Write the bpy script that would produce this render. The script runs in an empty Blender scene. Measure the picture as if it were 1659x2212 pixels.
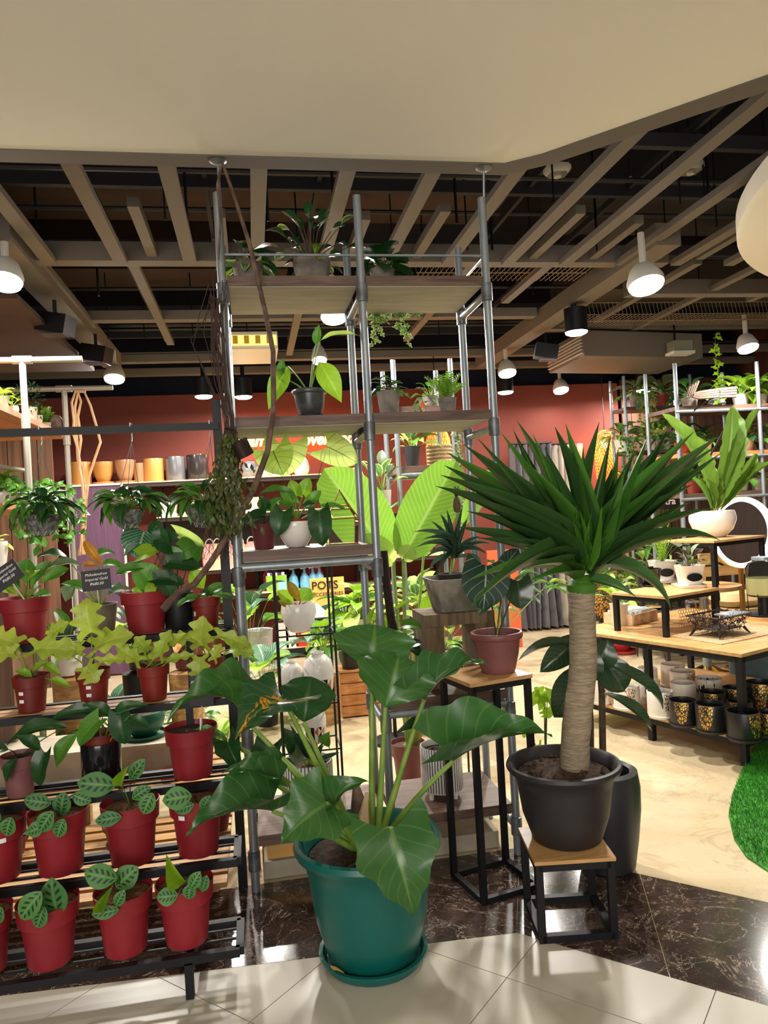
import bpy, bmesh, math, random
from mathutils import Vector as V, Matrix

# ---------------------------------------------------------------- scene, camera, light, exposure
scene = bpy.context.scene
C = scene.collection
R = math.radians
FPX, CX, CY, EYE = 1600.0, 829.5, 1106.0, 1.45
YAW, ROLL = R(10), R(3.2)
FW = V((math.sin(YAW), math.cos(YAW), 0)); RT = V((math.cos(YAW), -math.sin(YAW), 0)); UP = V((0, 0, 1))
cd = bpy.data.cameras.new('camera'); cam = bpy.data.objects.new('camera', cd); C.objects.link(cam)
cd.sensor_fit = 'HORIZONTAL'; cd.sensor_width = 36; cd.lens = FPX / 1659 * 36; cd.clip_start = .05
_cr = RT * math.cos(ROLL) - UP * math.sin(ROLL); _cu = RT * math.sin(ROLL) + UP * math.cos(ROLL)
_m = Matrix.Identity(4)
for i in range(3):
    _m[i][0] = _cr[i]; _m[i][1] = _cu[i]; _m[i][2] = -FW[i]
_m[2][3] = EYE
cam.matrix_world = _m
scene.camera = cam
scene.view_settings.view_transform = 'Standard'
scene.view_settings.look = 'None'
scene.view_settings.gamma = 1
scene.view_settings.use_curve_mapping = False
scene.view_settings.exposure = 0.12

def lin(c):
    return tuple(((x / 255) / 12.92 if x / 255 <= .04045 else ((x / 255 + .055) / 1.055) ** 2.4) for x in c)

world = bpy.data.worlds.new('world'); scene.world = world; world.use_nodes = True
bg = world.node_tree.nodes['Background']; bg.inputs[0].default_value = (*lin((255, 246, 234)), 1); bg.inputs[1].default_value = .22

def area(name, loc, target, size, energy, col=(255, 236, 205), size_y=None):
    l = bpy.data.lights.new(name, 'AREA'); l.energy = energy; l.size = size; l.color = lin(col)
    if size_y: l.shape = 'RECTANGLE'; l.size_y = size_y
    o = bpy.data.objects.new(name, l); C.objects.link(o); o.location = loc
    o.rotation_euler = (V(target) - V(loc)).to_track_quat('-Z', 'Y').to_euler()
    return o
# added fill for the foreground: broad unseen panel behind the camera, smaller one overhead
area('corridor_fill_light', (-1.5, -4.5, 1.9), (0.4, 3, 1.2), 4.0, 225, (255, 250, 243), 2.2)
area('overhead_fill_light', (0.8, -0.9, 2.80), (0.8, -0.9, 0), 1.6, 34, (255, 248, 238))

# ---------------------------------------------------------------- projection helpers (photo pixel + real depth -> place)
def ray(px, py):
    dx = px - CX; dy = CY - py
    a = (dx * math.cos(ROLL) + dy * math.sin(ROLL)) / FPX; b = (-dx * math.sin(ROLL) + dy * math.cos(ROLL)) / FPX
    return FW + RT * a + UP * b
def PY(px, py, Y):
    d = ray(px, py); t = Y / d.y
    return V((d.x * t, Y, EYE + d.z * t))
def PZ(px, py, Z):
    d = ray(px, py); t = (Z - EYE) / d.z
    return V((d.x * t, d.y * t, Z))
def proj(p):
    dep = p[0] * FW.x + p[1] * FW.y
    a = FPX * (p[0] * RT.x + p[1] * RT.y) / dep; b = FPX * (p[2] - EYE) / dep
    return CX + a * math.cos(ROLL) - b * math.sin(ROLL), CY - (a * math.sin(ROLL) + b * math.cos(ROLL)), dep
def XA(px, Y, Z):
    x = PY(px, 1106, Y).x
    for _ in range(4):
        e = px - proj((x, Y, Z))[0]; x += e * proj((x, Y, Z))[2] / FPX
    return x
def MPX(p):
    return proj(p)[2] / FPX

# ---------------------------------------------------------------- mesh building
class MB:
    def __init__(s): s.v = []; s.f = []; s.uv = []
    def add(s, vs, fs, uvs=None):
        n = len(s.v); s.v += [tuple(p) for p in vs]
        for k, f in enumerate(fs):
            s.f.append([n + i for i in f]); s.uv.append(uvs[k] if uvs else [(0, 0)] * len(f))
        return s
    def box(s, x0, x1, y0, y1, z0, z1):
        vs = [(x, y, z) for z in (z0, z1) for y in (y0, y1) for x in (x0, x1)]
        q = [(0, 0), (1, 0), (1, 1), (0, 1)]
        return s.add(vs, [(0, 2, 3, 1), (4, 5, 7, 6), (0, 1, 5, 4), (2, 6, 7, 3), (0, 4, 6, 2), (1, 3, 7, 5)], [q] * 6)
    def bar(s, p, q, w, h=None, up=UP):
        p = V(p); q = V(q); h = h or w; d = (q - p).normalized()
        x = d.cross(up)
        if x.length < 1e-4: x = d.cross(V((0, 1, 0)))
        x.normalize(); z = x.cross(d)
        vs = [o + x * a * w / 2 + z * b * h / 2 for o in (p, q) for a, b in ((-1, -1), (1, -1), (1, 1), (-1, 1))]
        qd = [(0, 0), (1, 0), (1, 1), (0, 1)]
        return s.add(vs, [(0, 1, 2, 3), (7, 6, 5, 4), (0, 4, 5, 1), (1, 5, 6, 2), (2, 6, 7, 3), (3, 7, 4, 0)], [qd] * 6)
    def tube(s, pts, r, n=8, caps=True):
        pts = [V(p) for p in pts]; k = len(pts)
        rs = r if isinstance(r, (list, tuple)) else [r] * k
        vs = []; prev = None
        for i, p in enumerate(pts):
            d = (pts[min(i + 1, k - 1)] - pts[max(i - 1, 0)])
            if d.length < 1e-9: d = V((0, 0, 1))
            d.normalize()
            if prev is None:
                x = d.cross(UP) if abs(d.z) < .95 else d.cross(V((0, 1, 0)))
            else:
                x = prev - d * prev.dot(d)
            x.normalize(); prev = x; y = d.cross(x)
            for j in range(n):
                a = 2 * math.pi * j / n
                vs.append(p + (x * math.cos(a) + y * math.sin(a)) * rs[i])
        fs = []; uv = []
        for i in range(k - 1):
            for j in range(n):
                fs.append((i * n + j, i * n + (j + 1) % n, (i + 1) * n + (j + 1) % n, (i + 1) * n + j))
                uv.append([(j / n, i / (k - 1)), ((j + 1) / n, i / (k - 1)), ((j + 1) / n, (i + 1) / (k - 1)), (j / n, (i + 1) / (k - 1))])
        if caps:
            fs.append(tuple(reversed(range(n)))); uv.append([(0, 0)] * n)
            fs.append(tuple((k - 1) * n + j for j in range(n))); uv.append([(0, 1)] * n)
        return s.add(vs, fs, uv)
    def lathe(s, prof, n=24, c=(0, 0, 0), a0=0, sq=0):
        # sq>0 squares the section off (superellipse)
        vs = []; k = len(prof)
        for (r, z) in prof:
            for j in range(n):
                a = a0 + 2 * math.pi * j / n; rr = r
                if sq:
                    ca, sa = abs(math.cos(a - a0)), abs(math.sin(a - a0)); e = 2 + sq
                    rr = r / ((ca ** e + sa ** e) ** (1 / e))
                vs.append((c[0] + rr * math.cos(a), c[1] + rr * math.sin(a), c[2] + z))
        fs = []; uv = []
        for i in range(k - 1):
            for j in range(n):
                fs.append((i * n + j, i * n + (j + 1) % n, (i + 1) * n + (j + 1) % n, (i + 1) * n + j))
                uv.append([(j / n, i / (k - 1)), ((j + 1) / n, i / (k - 1)), ((j + 1) / n, (i + 1) / (k - 1)), (j / n, (i + 1) / (k - 1))])
        return s.add(vs, fs, uv)
    def disc(s, c, r, n=20, up=1, sq=0):
        vs = []
        for j in range(n):
            a = 2 * math.pi * j / n; rr = r
            if sq:
                e = 2 + sq; rr = r / ((abs(math.cos(a)) ** e + abs(math.sin(a)) ** e) ** (1 / e))
            vs.append((c[0] + rr * math.cos(a), c[1] + rr * math.sin(a), c[2]))
        return s.add(vs, [tuple(range(n)) if up > 0 else tuple(reversed(range(n)))], [[(.5, .5)] * n])
    def prism(s, poly, z0, z1):
        n = len(poly)
        vs = [(x, y, z0) for x, y in poly] + [(x, y, z1) for x, y in poly]
        fs = [tuple(reversed(range(n))), tuple(range(n, 2 * n))] + [(i, (i + 1) % n, n + (i + 1) % n, n + i) for i in range(n)]
        return s.add(vs, fs)
    def mesh(s, name, smooth=False):
        me = bpy.data.meshes.new(name); me.from_pydata(s.v, [], s.f)
        ul = me.uv_layers.new(name='UVMap')
        flat = [c for f in s.uv for p in f for c in p]
        ul.data.foreach_set('uv', flat)
        if smooth:
            me.polygons.foreach_set('use_smooth', [True] * len(me.polygons))
            try: me.set_sharp_from_angle(angle=R(42))
            except Exception: pass
        me.update()
        return me

def off(o):
    t = V((0, 0, 0))
    while o is not None:
        t += o.location; o = o.parent
    return t
def obj(name, mb, mat, parent=None, smooth=False, world=True, kind=None, label=None):
    """one mesh object; mb is in world coordinates unless world=False (then local to the parent)"""
    me = mb if isinstance(mb, bpy.types.Mesh) else mb.mesh(name, smooth)
    if mat is not None and not me.materials: me.materials.append(mat)
    o = bpy.data.objects.new(name, me); C.objects.link(o)
    if parent is not None:
        o.parent = parent
        if world: o.location = -off(parent)
    if kind: o['kind'] = kind
    if label: o['label'] = label
    return o
def thing(name, label, cat, loc=(0, 0, 0), group=None, rz=0, kind=None):
    o = bpy.data.objects.new(name, None); C.objects.link(o); o.location = loc; o.rotation_euler = (0, 0, rz)
    o.empty_display_size = .05
    o['label'] = label
    if cat: o['category'] = cat
    if group: o['group'] = group
    if kind: o['kind'] = kind
    return o
def tag(o, label, cat, group=None):
    o['label'] = label; o['category'] = cat
    if group: o['group'] = group
    return o
def struct(name, mb, mat, label=None, smooth=False):
    o = obj(name, mb, mat, None, smooth); o['kind'] = 'structure'
    if label: o['label'] = label
    return o
def rebase(o, loc):
    """move a one-mesh thing's origin to its base"""
    loc = V(loc); o.data.transform(Matrix.Translation(-loc)); o.location = loc
    return o

# ---------------------------------------------------------------- materials
MATS = {}
def base_mat(name):
    m = bpy.data.materials.new(name); m.use_nodes = True
    nt = m.node_tree; b = nt.nodes['Principled BSDF']
    MATS[name] = m
    return m, nt, b
def N(nt, t, **kw):
    n = nt.nodes.new(t)
    for k, v in kw.items(): setattr(n, k, v)
    return n
def math_(nt, op, a, b=None, clamp=False):
    n = N(nt, 'ShaderNodeMath', operation=op); n.use_clamp = clamp
    for i, x in enumerate((a, b)):
        if x is None: continue
        if isinstance(x, (int, float)): n.inputs[i].default_value = x
        else: nt.links.new(x, n.inputs[i])
    return n.outputs[0]
def mixc(nt, fac, a, b):
    n = N(nt, 'ShaderNodeMix', data_type='RGBA')
    if isinstance(fac, (int, float)): n.inputs[0].default_value = fac
    else: nt.links.new(fac, n.inputs[0])
    for i, x in ((6, a), (7, b)):
        if isinstance(x, tuple): n.inputs[i].default_value = (*x[:3], 1)
        else: nt.links.new(x, n.inputs[i])
    return n.outputs[2]
def smooth(nt, x, lo, hi):
    n = N(nt, 'ShaderNodeMapRange', interpolation_type='SMOOTHSTEP'); nt.links.new(x, n.inputs[0])
    n.inputs[1].default_value = lo; n.inputs[2].default_value = hi
    return n.outputs[0]
def coords(nt, kind='Object', scale=(1, 1, 1), rot=(0, 0, 0)):
    t = N(nt, 'ShaderNodeTexCoord'); mp = N(nt, 'ShaderNodeMapping')
    nt.links.new(t.outputs[kind], mp.inputs[0]); mp.inputs['Scale'].default_value = scale; mp.inputs['Rotation'].default_value = rot
    return mp.outputs[0]
def noise(nt, vec, scale, detail=3, dist=0, rough=.5):
    n = N(nt, 'ShaderNodeTexNoise'); nt.links.new(vec, n.inputs['Vector'])
    n.inputs['Scale'].default_value = scale; n.inputs['Detail'].default_value = detail; n.inputs['Distortion'].default_value = dist
    n.inputs['Roughness'].default_value = rough
    return n.outputs[0]
def bump(nt, b, h, strength=.3, dist=.01):
    n = N(nt, 'ShaderNodeBump'); n.inputs['Strength'].default_value = strength; n.inputs['Distance'].default_value = dist
    nt.links.new(h, n.inputs['Height']); nt.links.new(n.outputs[0], b.inputs['Normal'])
def M(name, c, rough=.5, metal=0, c2=None, vs=6, stretch=(1, 1, 1), bmp=0, bs=60, spec=.5, coat=0, lo=.35, hi=.65, detail=3):
    if name in MATS: return MATS[name]
    m, nt, b = base_mat(name)
    c = lin(c)
    b.inputs['Roughness'].default_value = rough; b.inputs['Metallic'].default_value = metal
    b.inputs['Specular IOR Level'].default_value = spec
    if coat: b.inputs['Coat Weight'].default_value = coat; b.inputs['Coat Roughness'].default_value = .08
    if c2:
        v = coords(nt, 'Object', stretch)
        f = smooth(nt, noise(nt, v, vs, detail, .3), lo, hi)
        nt.links.new(mixc(nt, f, c, lin(c2)), b.inputs['Base Color'])
    else:
        b.inputs['Base Color'].default_value = (*c, 1)
    if bmp:
        bump(nt, b, noise(nt, coords(nt, 'Object', stretch), bs, 3), bmp, .006)
    return m
def EM(name, c, s):
    if name in MATS: return MATS[name]
    m, nt, b = base_mat(name)
    b.inputs['Base Color'].default_value = (*lin(c), 1)
    b.inputs['Emission Color'].default_value = (*lin(c), 1); b.inputs['Emission Strength'].default_value = s
    return m
def LEAF(name, c1, c2=None, vein=None, vs=.6, nv=8, slope=.7, rough=.38, trans=.22, spots=None, mid=.035, vw=.10, edge=None, streak=None, spec=.4):
    if name in MATS: return MATS[name]
    m, nt, b = base_mat(name)
    L = nt.links.new
    tc = N(nt, 'ShaderNodeTexCoord'); sp = N(nt, 'ShaderNodeSeparateXYZ'); L(tc.outputs['UV'], sp.inputs[0])
    u, v = sp.outputs[0], sp.outputs[1]
    a = math_(nt, 'MULTIPLY', math_(nt, 'ABSOLUTE', math_(nt, 'SUBTRACT', u, .5)), 2)
    info = N(nt, 'ShaderNodeObjectInfo')
    nz = noise(nt, tc.outputs['Object'], 5, 2)
    f = math_(nt, 'ADD', math_(nt, 'MULTIPLY', info.outputs['Random'], .75), math_(nt, 'MULTIPLY', math_(nt, 'SUBTRACT', nz, .35), .8), True)
    colr = mixc(nt, f, lin(c1), lin(c2 or tuple(x * .72 for x in c1)))
    if edge:
        colr = mixc(nt, smooth(nt, math_(nt, 'ADD', a, math_(nt, 'MULTIPLY', nz, .5)), .8, 1.15), colr, lin(edge))
    if spots:
        sn = math_(nt, 'SINE', math_(nt, 'MULTIPLY', math_(nt, 'SUBTRACT', v, math_(nt, 'MULTIPLY', a, .22)), 36))
        msk = math_(nt, 'MULTIPLY', smooth(nt, sn, .0, .35), math_(nt, 'MULTIPLY', smooth(nt, a, .12, .2), math_(nt, 'SUBTRACT', 1, smooth(nt, a, .5, .62))))
        msk = math_(nt, 'MULTIPLY', msk, math_(nt, 'SUBTRACT', 1, smooth(nt, v, .84, .92)))
        colr = mixc(nt, msk, colr, lin(spots))
    if streak:
        msk = math_(nt, 'MULTIPLY', smooth(nt, noise(nt, tc.outputs['UV'], 6, 3, 1.5), .50, .58), math_(nt, 'SUBTRACT', 1, smooth(nt, a, .10, .42)))
        colr = mixc(nt, msk, colr, lin(streak))
    if vein:
        vc = lin(vein)
        mm = math_(nt, 'SUBTRACT', 1, smooth(nt, a, mid, mid * 2.2))
        if nv:
            p = math_(nt, 'FRACT', math_(nt, 'MULTIPLY', math_(nt, 'SUBTRACT', v, math_(nt, 'MULTIPLY', a, slope * .35)), nv))
            d = math_(nt, 'ABSOLUTE', math_(nt, 'SUBTRACT', p, .5))
            lat = math_(nt, 'SUBTRACT', 1, smooth(nt, d, vw * .4, vw))
            mm = math_(nt, 'MAXIMUM', mm, math_(nt, 'MULTIPLY', lat, .55))
        colr = mixc(nt, math_(nt, 'MULTIPLY', mm, vs), colr, vc)
    L(colr, b.inputs['Base Color'])
    b.inputs['Roughness'].default_value = rough; b.inputs['Specular IOR Level'].default_value = spec
    if trans:
        tr = N(nt, 'ShaderNodeBsdfTranslucent'); L(colr, tr.inputs[0])
        mx = N(nt, 'ShaderNodeMixShader'); mx.inputs[0].default_value = trans
        out = nt.nodes['Material Output']
        L(b.outputs[0], mx.inputs[1]); L(tr.outputs[0], mx.inputs[2]); L(mx.outputs[0], out.inputs[0])
    return m

def wood(name, c1, c2, scale=(1, 14, 14), rough=.5, nsc=3):
    if name in MATS: return MATS[name]
    m, nt, b = base_mat(name)
    v = coords(nt, 'Object', scale)
    f = smooth(nt, noise(nt, v, nsc, 5, .8), .3, .7)
    nt.links.new(mixc(nt, f, lin(c1), lin(c2)), b.inputs['Base Color'])
    b.inputs['Roughness'].default_value = rough
    bump(nt, b, f, .12, .003)
    return m
def marble(name, c1, c2, vein, scale=3, rough=.12, vw=.03, vamt=.8, vscale=2.2):
    m, nt, b = base_mat(name)
    v = coords(nt, 'Object')
    n1 = noise(nt, v, scale, 6, 1.2, .6)
    colr = mixc(nt, smooth(nt, n1, .3, .7), lin(c1), lin(c2))
    n2 = noise(nt, v, vscale, 5, 1.6, .62)
    d = math_(nt, 'ABSOLUTE', math_(nt, 'SUBTRACT', n2, .5))
    k = math_(nt, 'MULTIPLY', math_(nt, 'SUBTRACT', 1, smooth(nt, d, 0, vw)), vamt)
    n3 = noise(nt, v, vscale * 2.7, 4, 2.2, .6)
    d3 = math_(nt, 'ABSOLUTE', math_(nt, 'SUBTRACT', n3, .48))
    k3 = math_(nt, 'MULTIPLY', math_(nt, 'SUBTRACT', 1, smooth(nt, d3, 0, vw * .8)), vamt * .55)
    nt.links.new(mixc(nt, math_(nt, 'MAXIMUM', k, k3), colr, lin(vein)), b.inputs['Base Color'])
    b.inputs['Roughness'].default_value = rough
    return m
def lathe_print(name, c, print_c, mode, rough=.4, **kw):
    """pots with a flat print: vertical stripes, a round gold emblem, triangles, leaf fretwork"""
    m, nt, b = base_mat(name)
    tc = N(nt, 'ShaderNodeTexCoord'); sp = N(nt, 'ShaderNodeSeparateXYZ'); nt.links.new(tc.outputs['UV'], sp.inputs[0])
    u, v = sp.outputs[0], sp.outputs[1]
    if mode == 'stripes':
        p = math_(nt, 'ABSOLUTE', math_(nt, 'SUBTRACT', math_(nt, 'FRACT', math_(nt, 'MULTIPLY', u, kw.get('n', 44))), .5))
        k = math_(nt, 'MULTIPLY', math_(nt, 'LESS_THAN', p, .17), math_(nt, 'MULTIPLY', math_(nt, 'GREATER_THAN', v, kw.get('v0', .38)), math_(nt, 'LESS_THAN', v, kw.get('v1', .62))))
    elif mode == 'emblem':
        du = math_(nt, 'MULTIPLY', math_(nt, 'SUBTRACT', u, kw['u']), kw.get('su', 7.5)); dv = math_(nt, 'MULTIPLY', math_(nt, 'SUBTRACT', v, kw.get('vc', .35)), kw.get('sv', 5.2))
        rr = math_(nt, 'ADD', math_(nt, 'MULTIPLY', du, du), math_(nt, 'MULTIPLY', dv, dv))
        vo = N(nt, 'ShaderNodeTexVoronoi', feature='DISTANCE_TO_EDGE'); nt.links.new(tc.outputs['UV'], vo.inputs['Vector']); vo.inputs['Scale'].default_value = 42
        k = math_(nt, 'MULTIPLY', math_(nt, 'LESS_THAN', rr, .8), math_(nt, 'GREATER_THAN', vo.outputs[0], .13))
    elif mode == 'figure':
        du = math_(nt, 'MULTIPLY', math_(nt, 'SUBTRACT', u, kw['u']), 13); dv = math_(nt, 'MULTIPLY', math_(nt, 'SUBTRACT', v, .3), 5.5)
        rr = math_(nt, 'ADD', math_(nt, 'MULTIPLY', du, du), math_(nt, 'MULTIPLY', dv, dv))
        nz = noise(nt, tc.outputs['UV'], 34, 2, .6)
        k = math_(nt, 'MULTIPLY', math_(nt, 'LESS_THAN', rr, .8), math_(nt, 'LESS_THAN', math_(nt, 'ABSOLUTE', math_(nt, 'SUBTRACT', nz, .5)), .06))
    elif mode == 'leafprint':
        mp = N(nt, 'ShaderNodeMapping'); nt.links.new(tc.outputs['UV'], mp.inputs[0]); mp.inputs['Scale'].default_value = (26, 12, 1); mp.inputs['Rotation'].default_value = (0, 0, .5)
        vo = N(nt, 'ShaderNodeTexVoronoi'); nt.links.new(mp.outputs[0], vo.inputs['Vector']); vo.inputs['Scale'].default_value = 1.2
        k = math_(nt, 'MULTIPLY', math_(nt, 'LESS_THAN', vo.outputs[0], .4), math_(nt, 'LESS_THAN', v, .6))
    nt.links.new(mixc(nt, k, lin(c), lin(print_c)), b.inputs['Base Color'])
    if mode in ('emblem', 'figure'):
        nt.links.new(math_(nt, 'MULTIPLY', k, .8), b.inputs['Metallic'])
    b.inputs['Roughness'].default_value = rough
    return m
def triangles_mat(name):
    m, nt, b = base_mat(name)
    tc = N(nt, 'ShaderNodeTexCoord'); sp = N(nt, 'ShaderNodeSeparateXYZ'); nt.links.new(tc.outputs['UV'], sp.inputs[0])
    uu = math_(nt, 'MULTIPLY', sp.outputs[0], 9); vv = math_(nt, 'MULTIPLY', sp.outputs[1], 3)
    p = math_(nt, 'ADD', uu, vv); q = math_(nt, 'SUBTRACT', uu, vv)
    fp = math_(nt, 'FLOOR', p); fq = math_(nt, 'FLOOR', q)
    h = math_(nt, 'FRACT', math_(nt, 'MULTIPLY', math_(nt, 'SINE', math_(nt, 'ADD', math_(nt, 'MULTIPLY', fp, 12.9), math_(nt, 'MULTIPLY', fq, 4.7))), 43.7))
    half = math_(nt, 'GREATER_THAN', math_(nt, 'FRACT', uu), .5)
    c1 = mixc(nt, math_(nt, 'GREATER_THAN', h, .6), lin((232, 226, 220)), lin((20, 24, 40)))
    c2 = mixc(nt, math_(nt, 'GREATER_THAN', h, .45), lin((196, 104, 30)), lin((225, 220, 215)))
    nt.links.new(mixc(nt, half, c1, c2), b.inputs['Base Color']); b.inputs['Roughness'].default_value = .15
    return m

# ---------------------------------------------------------------- leaves
def prof(shape, t):
    if shape == 'oval': return math.sin(math.pi * min(1, t * .98 + .02)) ** .75
    if shape == 'lance': return math.sin(math.pi * t ** .78) ** 1.05
    if shape == 'spear': return max(0, (.62 + 1.0 * t) if t < .3 else .92 * (1 - ((t - .3) / .7) ** 1.25))
    if shape == 'strap': return min(1, .62 + 1.2 * t) * (1 - t ** 3)
    if shape == 'heart': return max(0, 1 - t) ** .86 * (.66 + 1.7 * t)
    if shape == 'arrow': return max(0, 1 - t) ** .8 * (.8 + 1.1 * t)
    if shape == 'lobed': return max(0, 1 - t) ** .6 * (.62 + 1.5 * t) * (1 + .34 * math.sin(t * 19 + .4))
    if shape == 'ruffle': return ((.80 + .67 * t) if t < .3 else 1 - ((t - .3) / .7) ** 1.05) * max(0, 1 - t) ** .12 * (1 + .06 * math.sin(t * 22))
    if shape == 'fan': return math.sin(math.pi * t ** 1.15) ** .75 * (1 + .05 * math.sin(t * 24))
    if shape == 'obov': return math.sin(math.pi * t ** 1.35) ** .8
    if shape == 'band': return math.sin(math.pi * min(1, t * .97 + .03)) ** .42
    if shape == 'nest': return (math.sin(math.pi * min(1, t ** 1.25)) ** .6) * (1 + .05 * math.sin(t * 60))
    if shape == 'ivy': return max(0, 1 - t) ** .75 * (.9 + .9 * t) * (1 + .45 * math.sin(t * 13 + 1.2))
    return math.sin(math.pi * t)
LOBE = dict(heart=.26, arrow=.42, lobed=.22, ruffle=.30, ivy=.15)
LMC = {}
def LM(shape, droop=.5, fold=.15, wave=0, nt=10, ns=4, waves=3, var=0):
    key = (shape, droop, fold, wave, nt, ns, waves, var)
    if key in LMC: return LMC[key]
    ts = [i / nt for i in range(nt + 1)]
    w = [prof(shape, t) for t in ts]; mx = max(w); w = [x / mx * .5 for x in w]; w[-1] = max(w[-1] * 0, .004)
    # bent midrib, then turned and scaled so that base and tip sit at y=0 and y=1
    y = z = 0; mid = []
    for i, t in enumerate(ts):
        mid.append((y, z)); a = droop * (t - .5) * 2
        y += math.cos(a) / nt; z -= math.sin(a) / nt
    z0 = mid[0][1]; ye, ze = mid[-1]; ln = math.hypot(ye, ze); ca, sa = ye / ln, ze / ln
    mid = [((p * ca + q * sa) / ln, (q * ca - p * sa) / ln) for p, q in mid]
    lobe = LOBE.get(shape, 0)
    rnd = random.Random(var * 7 + 3); ph = rnd.uniform(0, 6.28); ph2 = rnd.uniform(0, 6.28)
    mb = MB(); vs = []
    for i, t in enumerate(ts):
        for j in range(2 * ns + 1):
            s = (j - ns) / ns; sg = 1 if s > 0 else -1
            yy = mid[i][0] - lobe * (abs(s) ** 1.6) * (1 - t) ** 3.2
            x = w[i] * s * (1 if not lobe else (1 - .16 * (1 - t) ** 4 * (1 - abs(s))))
            zz = mid[i][1] + abs(x) * fold + wave * abs(s) ** 2 * math.sin(waves * 6.28 * t + (ph if sg > 0 else ph2))
            vs.append((x, yy, zz))
    fs = []; uv = []; k = 2 * ns + 1
    for i in range(nt):
        for j in range(2 * ns):
            fs.append((i * k + j, i * k + j + 1, (i + 1) * k + j + 1, (i + 1) * k + j))
            uv.append([(j / (2 * ns), ts[i]), ((j + 1) / (2 * ns), ts[i]), ((j + 1) / (2 * ns), ts[i + 1]), (j / (2 * ns), ts[i + 1])])
    mb.add(vs, fs, uv)
    me = mb.mesh('leaf_' + shape)
    me.polygons.foreach_set('use_smooth', [True] * len(me.polygons))
    LMC[key] = me
    return me
LMM = {}
def leaf_mat_mesh(me, mat):
    k = (me.name, mat.name)
    if k not in LMM:
        c = me.copy(); c.materials.clear(); c.materials.append(mat); LMM[k] = c
    return LMM[k]
def leaf(root, me, mat, base, d, up, L, W, name='leaf', label=None):
    """one leaf object; base in world coordinates"""
    d = V(d).normalized(); x = d.cross(V(up))
    if x.length < 1e-3: x = d.cross(V((.3, -1, .1)))
    x.normalize(); z = x.cross(d)
    o = bpy.data.objects.new(name, leaf_mat_mesh(me, mat)); C.objects.link(o); o.parent = root
    b = V(base) - off(root)
    m = Matrix(((x.x * W, d.x * L, z.x * L, b.x), (x.y * W, d.y * L, z.y * L, b.y), (x.z * W, d.z * L, z.z * L, b.z), (0, 0, 0, 1)))
    o.matrix_local = m
    if label: o['label'] = label
    return o
def pl(root, me, mat, bx, by, tx, ty, W, Y, tilt=40, ob=0, ot=0, lat=0, name='leaf'):
    """leaf from base pixel to tip pixel at depth Y; ob/ot bring base/tip nearer; tilt raises the face; lat turns it sideways"""
    b = PY(bx, by, Y - ob); t = PY(tx, ty, Y - ot)
    n = -FW * math.cos(R(tilt)) + UP * math.sin(R(tilt)) + RT * math.sin(R(lat))
    leaf(root, me, mat, b, t - b, n, (t - b).length, W * MPX(b), name)
    return b
def bez(p0, p1, p2, n=7):
    return [p0 * (1 - t) ** 2 + p1 * 2 * t * (1 - t) + p2 * t * t for t in [i / n for i in range(n + 1)]]
def stem(root, p0, p1, r0, r1, mat, bow=.12, name='stem', n=7, sides=7, mb=None):
    p0 = V(p0); p1 = V(p1); L = (p1 - p0).length
    mid = (p0 + p1) / 2 + V((0, 0, 1)) * L * bow
    pts = bez(p0, mid, p1, n)
    rs = [r0 + (r1 - r0) * i / n for i in range(n + 1)]
    if mb is not None:
        mb.tube(pts, rs, sides); return
    obj(name, MB().tube(pts, rs, sides), mat, root, smooth=True)

# ---------------------------------------------------------------- pots
def pot_profile(kind, r, h):
    if kind == 'nursery':
        return [(r * .68, 0), (r * .71, h * .01), (r * .85, h * .69), (r * .95, h * .705), (r * .99, h * .97), (r, h), (r * .97, h), (r * .95, h * .97), (r * .93, h * .90)]
    if kind == 'rimmed':
        return [(r * .60, 0), (r * .64, h * .03), (r * .80, h * .45), (r * .88, h * .83), (r * .97, h * .85), (r, h * .9), (r, h * .97), (r * .97, h), (r * .9, h), (r * .86, h * .97), (r * .82, h * .82)]
    if kind == 'bell':
        return [(r * .56, 0), (r * .60, h * .02), (r * .75, h * .35), (r * .82, h * .72), (r * .87, h * .86), (r * .97, h * .91), (r, h * .95), (r * .98, h * .99), (r * .93, h), (r * .88, h * .97), (r * .82, h * .85)]
    if kind == 'taper':
        return [(r * .70, 0), (r * .73, h * .02), (r * .97, h * .97), (r, h), (r * .93, h), (r * .91, h * .95), (r * .88, h * .84)]
    if kind == 'cyl':
        return [(r * .96, 0), (r, h * .03), (r, h * .97), (r * .98, h), (r * .93, h), (r * .92, h * .97), (r * .92, h * .86)]
    if kind == 'bowl':
        return [(r * .45, 0), (r * .55, h * .03), (r * .85, h * .3), (r * .99, h * .62), (r * 1.0, h * .75), (r * .95, h * .95), (r * .92, h), (r * .87, h), (r * .86, h * .95), (r * .84, h * .86)]
    if kind == 'cup':
        return [(r * .42, 0), (r * .55, h * .04), (r * .84, h * .4), (r * .97, h * .75), (r, h * .97), (r * .98, h), (r * .93, h), (r * .91, h * .96), (r * .88, h * .86)]
    if kind == 'basket':
        return [(r * .25, 0), (r * .5, h * .10), (r * .78, h * .4), (r * .95, h * .78), (r, h), (r * 1.02, h * 1.02), (r * .97, h), (r * .9, h * .8)]
    raise KeyError(kind)
LAST = {}
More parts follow.
